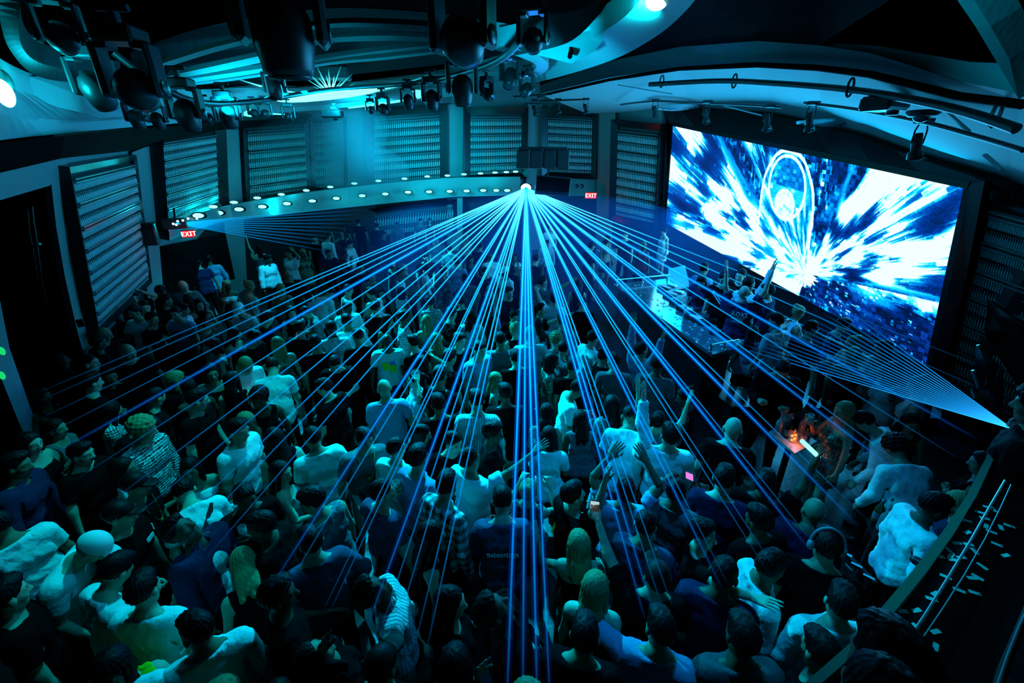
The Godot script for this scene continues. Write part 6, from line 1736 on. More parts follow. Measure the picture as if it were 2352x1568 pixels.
-3.08 -4.59 0.00 32 1.03 1 sb 2 tank k skirt k curly k d|person in black tank top facing the balcony, in front of the bending white t-shirt
-4.42 -4.58 0.00 131 0.96 0 sa 2 tee k trousers k crop k b|person in black t-shirt facing right, left of the bare backed floral dress
-0.07 -4.55 0.00 183 0.99 0 sa 0 jacket k trousers k short k d|person in black jacket seen from behind, in front of the centre beams
4.91 -4.54 0.20 -131 1.01 1 sa 0 tank l skirt k bun k a|person in pale tank top facing left, well right of the glittering pale dress
1.21 -4.41 0.00 174 1.02 1 st 1 tank g skirt k long k b|person in grey tank top seen from behind, well in front of the bright white shirt
-0.82 -4.34 0.00 190 0.99 0 st 1 tee k trousers k short k c|person in black t-shirt seen from behind, left of the striped white shirt
-4.77 -4.33 0.00 138 1.00 1 sa 2 shirt z trousers k long k a|person in zebra print shirt facing right, behind the zebra print shirt
-3.70 -4.32 0.00 95 1.03 0 sa 1 tee k trousers k short k a|person in black t-shirt turned half right, in front of the bare backed floral dress
3.86 -4.30 0.00 -95 1.02 1 dr 0 strap q skirt q long y b hold=glass|person in sequin top holding a glass beside the lit drinks table
0.39 -4.28 0.00 169 0.98 1 ph 0 strap l skirt k long k b|person in pale strap top, hands together in front, in front of the centre beams
-0.40 -4.27 0.00 179 1.03 0 sa 0 shirt s trousers k short k a|person in white striped shirt with back turned, left of the centre beams
1.70 -4.27 0.00 148 0.97 1 up 0 tank g skirt k bun k a|person in grey tank top, both arms raised, well behind the hands clasped overhead
4.59 -4.25 0.00 -37 0.97 1 sa 0 tank k skirt k long k b|person in black tank top facing the balcony, well behind the rumpled white shirt
0.82 -4.24 0.00 172 0.96 1 st 1 tank g skirt k long k d|person in grey tank top seen from behind, well in front of the centre beams
-3.02 -4.16 0.00 88 0.99 1 ta 0 dress k skirt k long y d|person in black dress, one hand held out, well right of the bare backed floral dress
-4.39 -4.12 0.00 85 0.99 0 ln 0 tee k trousers k short k d|person in black t-shirt, bending forward, behind the zebra print shirt
-5.12 -4.07 0.00 97 0.97 1 dr 0 tank g skirt k bun k b|person in grey tank top, hand at the mouth, well left of the zebra print shirt
4.26 -3.97 0.00 -134 0.98 0 ln 0 shirt w trousers k short k a|person in white shirt and dark trousers right of the drinks table
-1.03 -3.96 0.00 97 0.97 1 st 0 tank k skirt k long k b|person in black tank top facing right, left of the white t-shirt reaching up
1.24 -3.91 0.00 162 1.01 0 ln 0 tee w trousers k crop k c|person in white t-shirt, bending forward, well behind the hands clasped overhead
0.40 -3.85 0.00 173 0.96 1 ph 1 tee w skirt k bob k c|person in white t-shirt, hands together in front, well in front of the centre beams
-0.23 -3.79 0.00 91 1.00 0 wv 1 tee k trousers k short k d|person in black t-shirt, hand raised beside the head, well behind the lettered jacket
-2.88 -3.76 0.00 82 1.03 0 st 0 tee w trousers k short k a|person in white t-shirt turned half right, behind the white strapped dress
-0.66 -3.75 0.00 21 0.96 0 sa 1 tee k trousers k crop k a|person in black t-shirt facing the balcony, left of the white t-shirt reaching up
-2.43 -3.75 0.00 220 1.03 1 st 1 tank k skirt k long k a|person in black tank top seen from behind, well right of the white strapped dress
-3.87 -3.73 0.00 85 1.03 0 sa 1 shirt z trousers k curly y b|person in zebra print shirt and open collar, left of the crowd
2.26 -3.73 0.00 149 1.03 0 st 0 tee k trousers k none k a|person in black t-shirt seen from behind, behind the glowing stick
-1.57 -3.73 0.00 32 0.98 0 st 1 tee g trousers k short k b chain=1|person in dark grey t-shirt wearing a thin bright necklace
-2.00 -3.70 0.00 216 0.99 0 st 1 tee w trousers k crop k b|person in white t-shirt seen from behind, well behind the ice bucket
1.60 -3.67 0.00 165 1.03 0 urL 0 shirt w trousers k short k a|person in white shirt with one arm raised high, wrist band glowing
-4.98 -3.66 0.00 99 1.03 1 st 2 strap k trousers k bob k a|person in black strap top turned half right, well left of the zebra print shirt
-1.18 -3.56 0.00 155 0.96 0 st 2 shirt w trousers k crop k a|person in white shirt back turned rightwards, well behind the plaid shirt
-4.31 -3.49 0.00 90 0.96 0 st 1 tee k trousers k short k a|person in black t-shirt turned half right, well left of the zebra print shirt
-3.18 -3.45 0.00 31 0.96 1 st 2 dress w skirt w long k b|person in white strapped dress at the left, head tilted down
3.96 -3.38 0.00 -184 0.98 0 ln 0 shirt w trousers k curly k c|person in white shirt, bending forward, well behind the rumpled white shirt
4.59 -3.38 0.00 -141 1.01 1 cr 0 tank k skirt k long k a|person in black tank top, arms crossed, well behind the rumpled white shirt
-2.24 -3.35 0.00 115 0.97 1 ta 2 strap l skirt k long k a|person in pale strap top, one hand held out, well behind the ice bucket
-3.73 -3.33 0.00 144 1.00 1 ta 2 tee w skirt k long k c|person in white t-shirt, one hand held out, in front of the zebra print shirt
-0.39 -3.31 0.00 142 1.02 0 pt 0 tee w trousers k crop k c|person in bright white t-shirt reaching one arm up, front centre
-0.88 -3.25 0.00 143 1.03 0 st 1 shirt b trousers k short k b|person in light blue shirt back turned rightwards, behind the plaid shirt
-4.62 -3.20 0.00 106 1.01 0 st 1 shirt n trousers k short k c|person in navy shirt turned half right, well behind the white cap and t-shirt
0.15 -3.10 0.00 165 0.97 1 pu 0 tank f skirt k bun y a|person in floral tank top, hands raised before the face, right of the lettered jacket
2.27 -3.07 0.00 140 0.98 0 ur 0 tee k trousers k short k d hold=glowstick|person in black holding up a glowing stick at the right
-3.41 -3.04 0.00 102 0.97 0 st 0 tee k trousers k cap k b chain=1|person in black t-shirt and cap wearing a long pale chain
1.85 -2.99 0.00 148 1.02 0 st 2 tee n trousers k short k a|person in navy t-shirt seen from behind, left of the glowing stick
0.99 -2.97 0.00 169 0.98 0 cl 0 tee b trousers k short k c|person in grey blue t-shirt clasping both hands overhead
1.42 -2.94 0.00 142 0.99 0 pu 0 shirt g trousers k crop k d knit=1 hold=phone|person in knitted sweater filming with a pink lit phone
-2.33 -2.93 0.00 46 0.98 0 st 0 tee k trousers k short k d|person in black t-shirt facing the balcony, behind the ice bucket
0.54 -2.92 0.00 115 0.98 0 ur 0 tee k trousers k short k a neon=1|person in black t-shirt, one arm raised, well behind the braceleted arm
-1.14 -2.91 0.00 145 0.99 0 drL 0 tee d trousers k crop k a hold=glass|person in slate blue t-shirt, holding a glass, well left of the plaid shirt
-2.76 -2.91 0.00 230 0.96 0 ln 0 tee w trousers k short k a strap=1|person in white t-shirt, bending forward, in front of the white strapped dress
-0.61 -2.90 0.00 141 1.02 0 sa 0 shirt p trousers k short k b|person in black and white plaid shirt near the front
-1.60 -2.83 0.00 -111 1.00 0 sa 1 tank g trousers k short k b|person in grey tank top back turned leftwards, well right of the ice bucket
3.86 -2.82 0.00 -151 1.02 1 sa 1 tee n skirt k long y b|person in navy t-shirt facing left, right of the rumpled white shirt
3.42 -2.76 0.00 75 1.00 0 st 0 shirt w trousers k short k d|person in rumpled white shirt beside the balcony rail
-0.08 -2.74 0.00 181 0.98 0 ph 0 jacket d trousers k short k a print=Balenciaga hold=phone|person in dark jacket with a lettered back, front centre
2.44 -2.67 0.00 137 0.98 0 sa 0 tee n trousers k none k c|person in navy t-shirt seen from behind, behind the headphones
-3.22 -2.65 0.00 99 0.98 0 st 1 tee k trousers k cap k b print=guard|person in black cap and guard shirt with white lettered patches
2.01 -2.59 0.00 -165 0.99 0 st 1 tee k trousers k short k d|person in black t-shirt back turned leftwards, behind the broad white shirt
-4.01 -2.59 0.00 248 0.98 0 sa 1 tee w trousers k short k c|person in white t-shirt seen from behind, well left of the zebra print shirt
-1.95 -2.58 0.00 -86 0.98 0 dr 0 tee k trousers k short k d hold=glass|person in black t-shirt, holding a glass, right of the ice bucket
1.06 -2.54 0.00 147 0.98 0 st 1 tee d trousers k crop k b|person in slate blue t-shirt seen from behind, in front of the hands clasped overhead
1.49 -2.51 0.00 59 0.97 0 pt 0 tee k trousers k short k a|person in black t-shirt, reaching out an arm, left of the broad white shirt
-2.43 -2.51 0.00 83 1.01 0 bk 0 jacket n trousers k short k d inner=w|person in dark suit over an open white shirt at the lower left
0.55 -2.48 0.00 171 0.98 1 wvL 1 strap k skirt k long y b|person in black strap top raising a braceleted arm to the head
-0.65 -2.47 0.00 107 1.03 1 st 1 tank k skirt k long k b|person in black tank top facing right, well in front of the plaid shirt
-1.51 -2.41 0.00 218 0.97 0 hp 0 shirt d trousers k short k a|person in slate blue shirt, hands on hips, well right of the ice bucket
-3.51 -2.33 0.00 104 1.02 0 ln 0 tee w trousers k cap w a|person in white cap and white t-shirt at the lower left
2.29 -2.26 0.00 146 1.03 0 st 1 tee k trousers k short k b phones=1|person in black with headphones on the head, lower right
1.81 -2.21 0.00 84 0.98 0 taL 0 shirt w trousers k short k c|person in white shirt with back turned, lower right
3.17 -2.20 1.32 -144 0.98 0 st 2 jacket k trousers k curly k c|dim near person at the right edge above the right laser source
-1.89 -2.16 0.00 217 0.99 1 ln 0 tank k skirt k long y a|person in black tank top, bending forward, well in front of the ice bucket
1.00 -2.12 0.00 166 0.99 0 ptL 0 tee k trousers k cap k b hold=phone|person in black t-shirt and cap, holding a phone, behind the broad pale blue shirt
-0.83 -2.08 0.00 109 0.99 0 bk 0 shirt s trousers k short k d|person in fine checked shirt leaning back at the bottom centre left
-2.89 -2.06 0.00 154 0.98 0 ph 1 tee w trousers k short k a hold=glass|person in white t-shirt, holding a glass, well behind the yellow green top
0.57 -2.05 0.00 163 1.01 1 st 2 dress k skirt k long y a|person in black dress seen from behind, in front of the braceleted arm
1.42 -2.04 0.00 148 1.03 0 st 2 tee n trousers k crop k d|person in navy t-shirt seen from behind, left of the broad white shirt
-2.47 -1.96 0.00 182 0.99 0 st 0 tee w trousers k short k a|person in white t-shirt back turned rightwards, well behind the yellow green top
-0.42 -1.95 0.00 102 1.03 1 wv 0 tank k skirt k long k a|person in black tank top, hand raised beside the head, well left of the braceleted arm
-1.53 -1.93 0.00 126 1.02 0 wv 0 tee k trousers k short k d|person in black t-shirt facing right, well in front of the ice bucket
-3.30 -1.92 0.00 140 1.01 0 taL 2 tee k trousers k short k a|person in black t-shirt, one hand held out, well left of the yellow green top
2.54 -1.92 0.00 -176 1.01 0 bk 0 tee k trousers k short k c|person in black t-shirt, head tilted back, right of the white shirt by the rail
0.01 -1.89 0.00 97 1.02 0 bk 0 jacket k trousers k short k d|person in black jacket, head tilted back, well in front of the lettered jacket
2.11 -1.87 0.00 -190 1.01 0 ta 0 shirt w trousers k short k a hold=phone|person in white shirt by the balcony rail at the bottom, filming low
-1.13 -1.77 0.00 121 0.97 1 bk 0 tee k skirt k long k b|person in black t-shirt, head tilted back, well in front of the fine checked shirt
-1.91 -1.73 0.00 219 0.99 0 sdL 0 shirt w trousers k short k c|person stretching a white sleeved arm sideways, bottom left
0.90 -1.70 0.00 159 0.99 0 hu 0 shirt b trousers k short k b|person in pale blue shirt at the bottom, seen from behind
0.42 -1.65 0.00 161 1.00 0 st 0 tee k trousers k short k b|person in black t-shirt seen from behind, well left of the broad pale blue shirt
1.36 -1.61 0.00 -184 1.03 0 st 0 shirt t trousers k short k d|person in teal shirt back turned leftwards, well in front of the broad white shirt
-2.31 -1.56 0.00 48 1.03 1 ta 2 tank y trousers k bob k a|person in yellow green tank top near the bottom left corner
1.81 -1.56 0.00 -172 1.00 0 st 0 tee k trousers k short k b|person in black t-shirt back turned leftwards, well in front of the headphones
-0.76 -1.54 0.00 166 0.97 0 drL 0 tee k trousers k cap k b hold=glass|person in black t-shirt and cap back turned rightwards, well left of the braceleted arm
-0.33 -1.53 0.00 180 1.03 1 st 0 tank k skirt k long k c|person in black tank top seen from behind, well in front of the fine checked shirt
0.08 -1.39 0.00 86 1.03 1 sd 0 tank k skirt k bob y b|person in black tank top, arm stretched sideways, well in front of the braceleted arm
-1.31 -1.38 0.00 179 0.97 1 sa 0 strap k skirt k tail k b|person in black strap top back turned rightwards, well right of the stretched white sleeve
-1.74 -1.33 0.00 -52 1.01 1 bk 0 tank k skirt k long y b|person in black tank top, head tilted back, in front of the stretched white sleeve
1.02 -0.66 1.38 -199 1.02 0 st 1 jacket k trousers k short k a|nearest person at the bottom right, dark jacket, head before the balcony rails
0.90 -0.57 1.62 -178 0.96 1 st 0 jacket k trousers k bob k a|person in dark jacket cut by the bottom edge beside the nearest person"""

func pattern(called: String, paint: Callable) -> ImageTexture:
	var im := Image.create(64, 64, false, Image.FORMAT_RGB8)
	for y in 64:
		for x in 64: im.set_pixel(x, y, paint.call(x, y))
	return ImageTexture.create_from_image(im)

func cloth(c: String) -> StandardMaterial3D:
	var key := "cloth_" + c
	if mats.has(key): return mats[key]
	var tone := {"w": Color(0.86, 0.87, 0.86), "l": Color(0.66, 0.68, 0.68), "b": Color(0.46, 0.56, 0.68), "g": Color(0.36, 0.38, 0.40), "k": Color(0.022, 0.023, 0.028), "n": Color(0.09, 0.14, 0.25), "d": Color(0.20, 0.27, 0.36), "t": Color(0.16, 0.28, 0.30), "e": Color(0.55, 0.48, 0.40), "r": Color(0.45, 0.10, 0.12), "y": Color(0.50, 0.72, 0.10)}
	var m := mat(key, tone.get(c, Color.WHITE), 0.85, 0.0, 0.35, 60.0)
	m.metallic_specular = 0.15
	m.rim_enabled = c in "wlb"; m.rim = 0.2; m.rim_tint = 0.7
	var white := Color(0.85, 0.86, 0.85); var dark := Color(0.06, 0.06, 0.07)
	var n := FastNoiseLite.new(); n.seed = 5; n.frequency = 0.07
	match c:
		"p": m.albedo_texture = pattern(key, func(x, y): return Color(0.97, 0.98, 0.97).lerp(dark, (0.5 if x % 32 < 16 else 0.0) + (0.45 if y % 32 < 16 else 0.0)))
		"s": m.albedo_texture = pattern(key, func(x, _y): return Color(0.25, 0.3, 0.38) if x % 16 < 3 else white)
		"z": m.albedo_texture = pattern(key, func(x, y): return white if sin(y * 0.6 + 3.0 * n.get_noise_2d(x * 2.0, y * 2.0)) > 0.1 else dark)
		"f": m.albedo_texture = pattern(key, func(x, y): return Color(0.5, 0.55, 0.55) if absf(n.get_noise_2d(x * 3.0, y * 3.0)) < 0.09 else dark)
		"q":
			m.albedo_texture = pattern(key, func(x, y): return Color(0.75, 0.8, 0.7) if hash2(x / 2, y / 2) > 0.72 else Color(0.10, 0.13, 0.10))
			m.metallic = 0.5; m.roughness = 0.35
	if m.albedo_texture: m.uv1_scale = Vector3.ONE * (9.0 if c == "s" else 6.0)
	return m

func skin_tone(c: String) -> StandardMaterial3D:
	var m := mat("skin_" + c, {"a": Color(0.80, 0.62, 0.52), "b": Color(0.70, 0.52, 0.42), "c": Color(0.56, 0.40, 0.31), "d": Color(0.38, 0.26, 0.20)}[c], 0.5)
	m.vertex_color_use_as_albedo = true; m.metallic_specular = 0.3
	return m

func hair_tone(c: String) -> StandardMaterial3D:
	var m := mat("hair_" + c, {"k": Color(0.022, 0.018, 0.017), "y": Color(0.55, 0.45, 0.30), "w": Color(0.85, 0.86, 0.85), "l": Color(0.55, 0.58, 0.58)}[c], 0.55)
	m.metallic_specular = 0.25
	return m

func build_people():
	var i := 0
	for line in CROWD.split("\n"):
		var h := line.split("|")
		var a := h[0].split(" ")
		var fem := int(a[5])
		var pose := a[6]
		var v := int(a[7])
		var o := thing("person", h[1], "person", Vector3(float(a[0]), float(a[2]), float(a[1])))
		o.rotation.y = deg_to_rad(float(a[3])); o.scale = Vector3.ONE * float(a[4])
		var ex := {}
		for e in a.slice(15): ex[e.split("=")[0]] = e.split("=")[1]
		part("body", skinned(fem, "body", pose, v), skin_tone(a[14]), o)
		var names := {"tee": "t_shirt", "tank": "tank_top", "strap": "strap_top"}
		var top := cloth(a[9])
		var worn := part(names.get(a[8], a[8]), skinned(fem, "coat" if ex.has("inner") else a[8], pose, v), top, o)
		if ex.has("inner"): part("inner_shirt", skinned(fem, "tank", pose, v), cloth(ex.inner), o)
		if a[8] != "dress": part(a[10], skinned(fem, a[10], pose, v), cloth(a[11]), o)
		if a[12] != "none": part("cap" if a[12] == "cap" else "hair", skinned(fem, "hair_" + a[12], pose, v), hair_tone(a[13]), o)
		if a[12] == "cap": part("hair", skinned(fem, "hair_crop", pose, v), hair_tone("k"), o)
		for s in ["shoe_l", "shoe_r"]: part("shoe", skinned(fem, s, pose, v), mat("shoe_leather", Color(0.05, 0.05, 0.055), 0.4), o)
		extras(o, worn, ex, fem, pose, v, h[1])
		i += 1

func extras(o: Node3D, worn: Node3D, ex: Dictionary, fem: int, pose: String, v: int, label: String):
	var P := posed(fem, pose, v)
	var G: Array[Transform3D] = P.G
	var white := mat("print_white", Color(0.85, 0.86, 0.85), 0.8)
	if ex.has("print"):
		match ex.print:
			"AOKI", "Balenciaga":
				var l := part("lettering", text_mesh(ex.print, 0.075 if ex.print == "AOKI" else 0.036, 0.006, ex.print != "AOKI"), white, worn)
				l.transform = G[CHEST] * Transform3D(Basis(Vector3.UP, PI), Vector3(0, 1.33 if ex.print == "AOKI" else 1.30, -0.152 if ex.print == "AOKI" else -0.165))
				if ex.print == "AOKI":
					for k in 4: put("back_print", Maker.new().box(G[CHEST] * Vector3(0.02 * (k % 2), 1.27 - k * 0.026, -0.150), Vector3(0.20 - 0.02 * k, 0.010, 0.006)), white, worn)
			"FI":
				part("lettering", text_mesh("FI", 0.11, 0.006), white, worn).transform = G[CHEST] * Transform3D(Basis(), Vector3(-0.02, 1.32, 0.142))
			"cross":
				put("cross_print", Maker.new().box(Vector3(0, 1.28, 0.150), Vector3(0.02, 0.20, 0.006)).box(Vector3(0, 1.31, 0.150), Vector3(0.18, 0.022, 0.006)).box(Vector3(0.01, 1.19, 0.148), Vector3(0.06, 0.05, 0.006)), white, worn)
			"flash":
				var yl := mat("print_yellow", Color(0.62, 0.85, 0.10), 0.8)
				put("shirt_print", Maker.new().slab([Vector3(-0.10, 1.36, 0.146), Vector3(0.02, 1.36, 0.150), Vector3(0.04, 1.24, 0.150), Vector3(-0.08, 1.22, 0.146)], Vector3(0, 0, -0.006)), yl, worn)
				put("shirt_print", Maker.new().slab([Vector3(0.03, 1.30, 0.150), Vector3(0.12, 1.31, 0.142), Vector3(0.11, 1.18, 0.142), Vector3(0.02, 1.16, 0.148)], Vector3(0, 0, -0.006)), yl, worn)
				put("shirt_print", Maker.new().slab([Vector3(0.02, 1.37, 0.150), Vector3(0.10, 1.37, 0.140), Vector3(0.11, 1.31, 0.142), Vector3(0.03, 1.31, 0.150)], Vector3(0, 0, -0.006)), mat("print_blue", Color(0.15, 0.4, 0.8), 0.8), worn)
			"strap":
				put("lettered_strap", Maker.new().bar(G[CHEST] * Vector3(-0.13, 1.44, 0.11), G[CHEST] * Vector3(0.11, 1.16, 0.150), 0.055, 0.010, Vector3.BACK), white, worn)
				put("strap_lettering", Maker.new().bar(G[CHEST] * Vector3(-0.11, 1.42, 0.118), G[CHEST] * Vector3(0.09, 1.19, 0.156), 0.018, 0.008, Vector3.BACK), mat("print_black", Color(0.05, 0.05, 0.05), 0.8), worn)
			"badge":
				put("round_badge", Maker.new().lathe([Vector2(0, 0.004), Vector2(0.05, 0.004), Vector2(0.055, 0), Vector2(0.04, -0.004)], Transform3D(Basis(Vector3.RIGHT, PI / 2), Vector3(0.09, 1.30, 0.158)), 20), white, worn)
			"guard":
				put("chest_patch", Maker.new().box(Vector3(0.08, 1.36, 0.146), Vector3(0.09, 0.04, 0.006)), white, worn)
				put("back_patch", Maker.new().box(Vector3(0, 1.36, -0.142), Vector3(0.16, 0.06, 0.006)), white, worn)
				for s in 4: put("sleeve_stripe", Maker.new().box(Vector3(0.245, 1.36 - s * 0.02, 0.045), Vector3(0.010, 0.010, 0.05)), white, worn)
	if ex.has("patch"):
		put("shoulder_patch", Maker.new().ball(G[UP_L] * Vector3(0.285, 1.36, 0.0), Vector3(0.012, 0.045, 0.035)), mat("patch_gold", Color(0.7, 0.55, 0.2), 0.7), worn)
	if ex.has("chain"):
		var ps := PackedVector3Array()
		for k in 17:
			var t := -1.0 + k / 8.0
			ps.append(G[CHEST] * Vector3(t * 0.085, 1.47 - 0.22 * (1.0 - t * t) + 0.035 * t * t, 0.05 + 0.095 * (1.0 - t * t * 0.8)))
		var nk := put("necklace", Maker.new().tube(ps, 0.006, 0.006, 6), mat("gold", Color(0.8, 0.68, 0.4), 0.25, 0.9), o)
		put("pendant", Maker.new().ball(ps[8], Vector3(0.022, 0.026, 0.012)), mat("gold", Color(0.8, 0.68, 0.4), 0.25, 0.9), nk)
	if ex.has("strap"):
		put("bag_strap", Maker.new().bar(G[CHEST] * Vector3(-0.14, 1.46, -0.10), G[CHEST] * Vector3(0.12, 1.10, -0.15), 0.05, 0.012, Vector3.BACK), mat("print_black", Color(0.05, 0.05, 0.05), 0.8), o)
	if ex.has("neon"):
		put("neon_strap", Maker.new().bar(G[CHEST] * Vector3(0.12, 1.50, -0.04), G[CHEST] * Vector3(0.10, 1.20, -0.150), 0.022, 0.012, Vector3.BACK), mat("neon_green", Color(0.35, 0.9, 0.15), 0.6), o)
	if ex.has("phones"):
		var ps := PackedVector3Array()
		for k in 13: ps.append(G[HEAD] * Vector3(cos(PI * k / 12) * 0.098, 1.70 + sin(PI * k / 12) * 0.125, -0.01))
		put("headphones_band", Maker.new().tube(ps, 0.012), mat("headphone_grey", Color(0.4, 0.42, 0.45), 0.3), o)
		for s in [-1, 1]: put("headphones_cup", Maker.new().ball(G[HEAD] * Vector3(s * 0.095, 1.67, -0.01), Vector3(0.025, 0.04, 0.035)), mat("headphone_grey", Color(0.4, 0.42, 0.45), 0.3), o)
	if ex.has("hold"):
		var left := pose.length() > 2
		var g: Vector3 = P.grip[0] if left else P.grip[1]
		if ex.hold == "phone" and pose in ["ph", "pu"]: g = (P.grip[0] + P.grip[1]) / 2.0
		var w := o.transform * g
		held(ex.hold, w, o, label)

func held(what: String, w: Vector3, o: Node3D, label: String):
	var who := label.get_slice(",", 0).replace("person in ", "").replace(" holding a phone", "").replace(" holding a glass", "")
	var where := label.get_slice(",", label.get_slice_count(",") - 1).strip_edges() if "," in label else ""
	var tail := "held by the person in " + who + ((" " + where) if where and (who + where).split(" ").size() < 8 else "")
	if what == "phone":
		var t := thing("phone", " ".join(("lit phone " + tail).split(" ").slice(0, 16)), "phone", w + o.basis.z * 0.02 + Vector3(0, 0.03, 0))
		t.basis = Basis(Vector3.UP, o.rotation.y) * Basis(Vector3.RIGHT, -0.5)
		var pc := put("phone_case", Maker.new().box(Vector3.ZERO, Vector3(0.075, 0.150, 0.010), Basis(), 0.004), mat("black_metal", Color(0.03, 0.03, 0.035), 0.4, 0.3), t)
		var pink := "knitted" in label
		put("phone_screen", Maker.new().box(Vector3(0, 0, -0.006), Vector3(0.068, 0.138, 0.003)), glow("phone_pink" if pink else "phone_glow", Color(0.95, 0.55, 0.95) if pink else Color(0.75, 0.85, 0.9), 0.9), pc)
		put("phone_lens", Maker.new().lathe([Vector2(0.010, 0), Vector2(0.010, 0.003), Vector2(0, 0.003)], Transform3D(Basis(Vector3.RIGHT, PI / 2), Vector3(0.02, 0.055, 0.005)), 10), mat("chrome", Color(0.8, 0.8, 0.8), 0.15, 1.0), pc)
	elif what == "glass":
		var t := thing("drinking_glass", " ".join(("small clear glass " + tail).split(" ").slice(0, 16)), "glass", w - Vector3(0, 0.03, 0))
		glass_parts(t, 0.034, 0.11)
	else:
		var t := thing("glow_stick", "glowing white foam stick held up among raised hands at the right", "glow stick", w)
		t.basis = Basis(Vector3.BACK, 0.85)
		put("lit_tube", Maker.new().lathe([Vector2(0, -0.02), Vector2(0.018, -0.02), Vector2(0.018, 0.22), Vector2(0, 0.225)], Transform3D(), 14), glow("stick_glow", Color(0.5, 1.0, 1.0), 2.2), t)
		put("handle", Maker.new().lathe([Vector2(0, -0.20), Vector2(0.014, -0.20), Vector2(0.014, -0.02), Vector2(0, -0.02)], Transform3D(), 12), mat("stick_blue", Color(0.25, 0.55, 0.65), 0.4), t)

func clear_glass() -> StandardMaterial3D:
	if mats.has("clear_glass"): return mats.clear_glass
	var m := StandardMaterial3D.new(); m.resource_name = "clear_glass"
	m.transparency = BaseMaterial3D.TRANSPARENCY_ALPHA; m.albedo_color = Color(0.75, 0.85, 0.85, 0.22); m.roughness = 0.06
	mats.clear_glass = m
	return m

func glass_parts(t: Node3D, r: float, h: float):
	var gw := put("glass_wall", Maker.new().lathe([Vector2(0, 0), Vector2(r * 0.85, 0), Vector2(r, h), Vector2(r * 0.93, h), Vector2(r * 0.80, 0.012), Vector2(0, 0.012)], Transform3D(), 16), clear_glass(), t)
	put("drink", Maker.new().lathe([Vector2(0, 0.013), Vector2(r * 0.78, 0.013), Vector2(r * 0.86, h * 0.6), Vector2(0, h * 0.6)], Transform3D(), 14), mat("drink_pale", Color(0.55, 0.62, 0.55), 0.15), gw)

# ---------------------------------------------------------------- tables and what stands on them
func bottle(p: Vector3, h: float, r: float, colour: String, label: String):
	var t := thing("bottle", label, "bottle", p)
	var m: StandardMaterial3D = clear_glass() if colour == "clear" else mat("bottle_" + colour, {"dark": Color(0.03, 0.04, 0.035), "green": Color(0.06, 0.22, 0.12), "amber": Color(0.35, 0.16, 0.04), "frost": Color(0.55, 0.60, 0.62)}[colour], 0.12)
	put("glass_body", Maker.new().lathe([Vector2(0, 0), Vector2(r * 0.94, 0), Vector2(r, h * 0.03), Vector2(r, h * 0.56), Vector2(r * 0.82, h * 0.66), Vector2(r * 0.36, h * 0.76), Vector2(r * 0.34, h * 0.94), Vector2(0, h * 0.94)], Transform3D(), 18), m, t)
	put("cap", Maker.new().lathe([Vector2(r * 0.42, h * 0.925), Vector2(r * 0.42, h), Vector2(0, h)], Transform3D(), 14), mat("bottle_cap", Color(0.5, 0.52, 0.55), 0.3, 0.6), t)
	put("paper_label", Maker.new().lathe([Vector2(r * 1.01, h * 0.16), Vector2(r * 1.015, h * 0.17), Vector2(r * 1.015, h * 0.42), Vector2(r * 1.01, h * 0.43)], Transform3D(), 18), mat("bottle_paper", Color(0.35, 0.40, 0.42), 0.7), t)

func drinking_glass(p: Vector3, r: float, h: float, label: String):
	glass_parts(thing("drinking_glass", label, "glass", p), r, h)

func carafe(p: Vector3, label: String):
	var t := thing("carafe", label, "carafe", p)
	var prof := [Vector2(0, 0), Vector2(0.055, 0)]
	for k in 6: prof.append_array([Vector2(0.058 - k * 0.003, 0.02 + k * 0.045), Vector2(0.050 - k * 0.003, 0.045 + k * 0.045)])
	prof.append_array([Vector2(0.030, 0.30), Vector2(0.034, 0.32), Vector2(0.028, 0.32)])
	put("glass_body", Maker.new().lathe(prof, Transform3D(), 18), clear_glass(), t)
	put("drink", Maker.new().lathe([Vector2(0, 0.01), Vector2(0.046, 0.01), Vector2(0.038, 0.22), Vector2(0, 0.22)], Transform3D(), 14), mat("drink_pale", Color(0.55, 0.62, 0.55), 0.15), t)

func table(called: String, label: String, corners: Array, thick: float, m: Material):
	var t := thing(called, label, "table")
	put("table_top", Maker.new().slab(corners, Vector3(0, -thick, 0)), m, t)
	var mid := Vector3.ZERO
	for c in corners: mid += c / corners.size()
	put("pedestal", Maker.new().tube(PackedVector3Array([Vector3(mid.x, 0.03, mid.z), mid - Vector3(0, thick, 0)]), 0.04), mat("black_metal", Color(0.03, 0.03, 0.035), 0.4, 0.3), t)
	put("foot", Maker.new().lathe([Vector2(0, 0), Vector2(0.24, 0), Vector2(0.22, 0.03), Vector2(0.05, 0.05)], Transform3D(Basis(), Vector3(mid.x, 0, mid.z)), 20), mat("black_metal", Color(0.03, 0.03, 0.035), 0.4, 0.3), t)

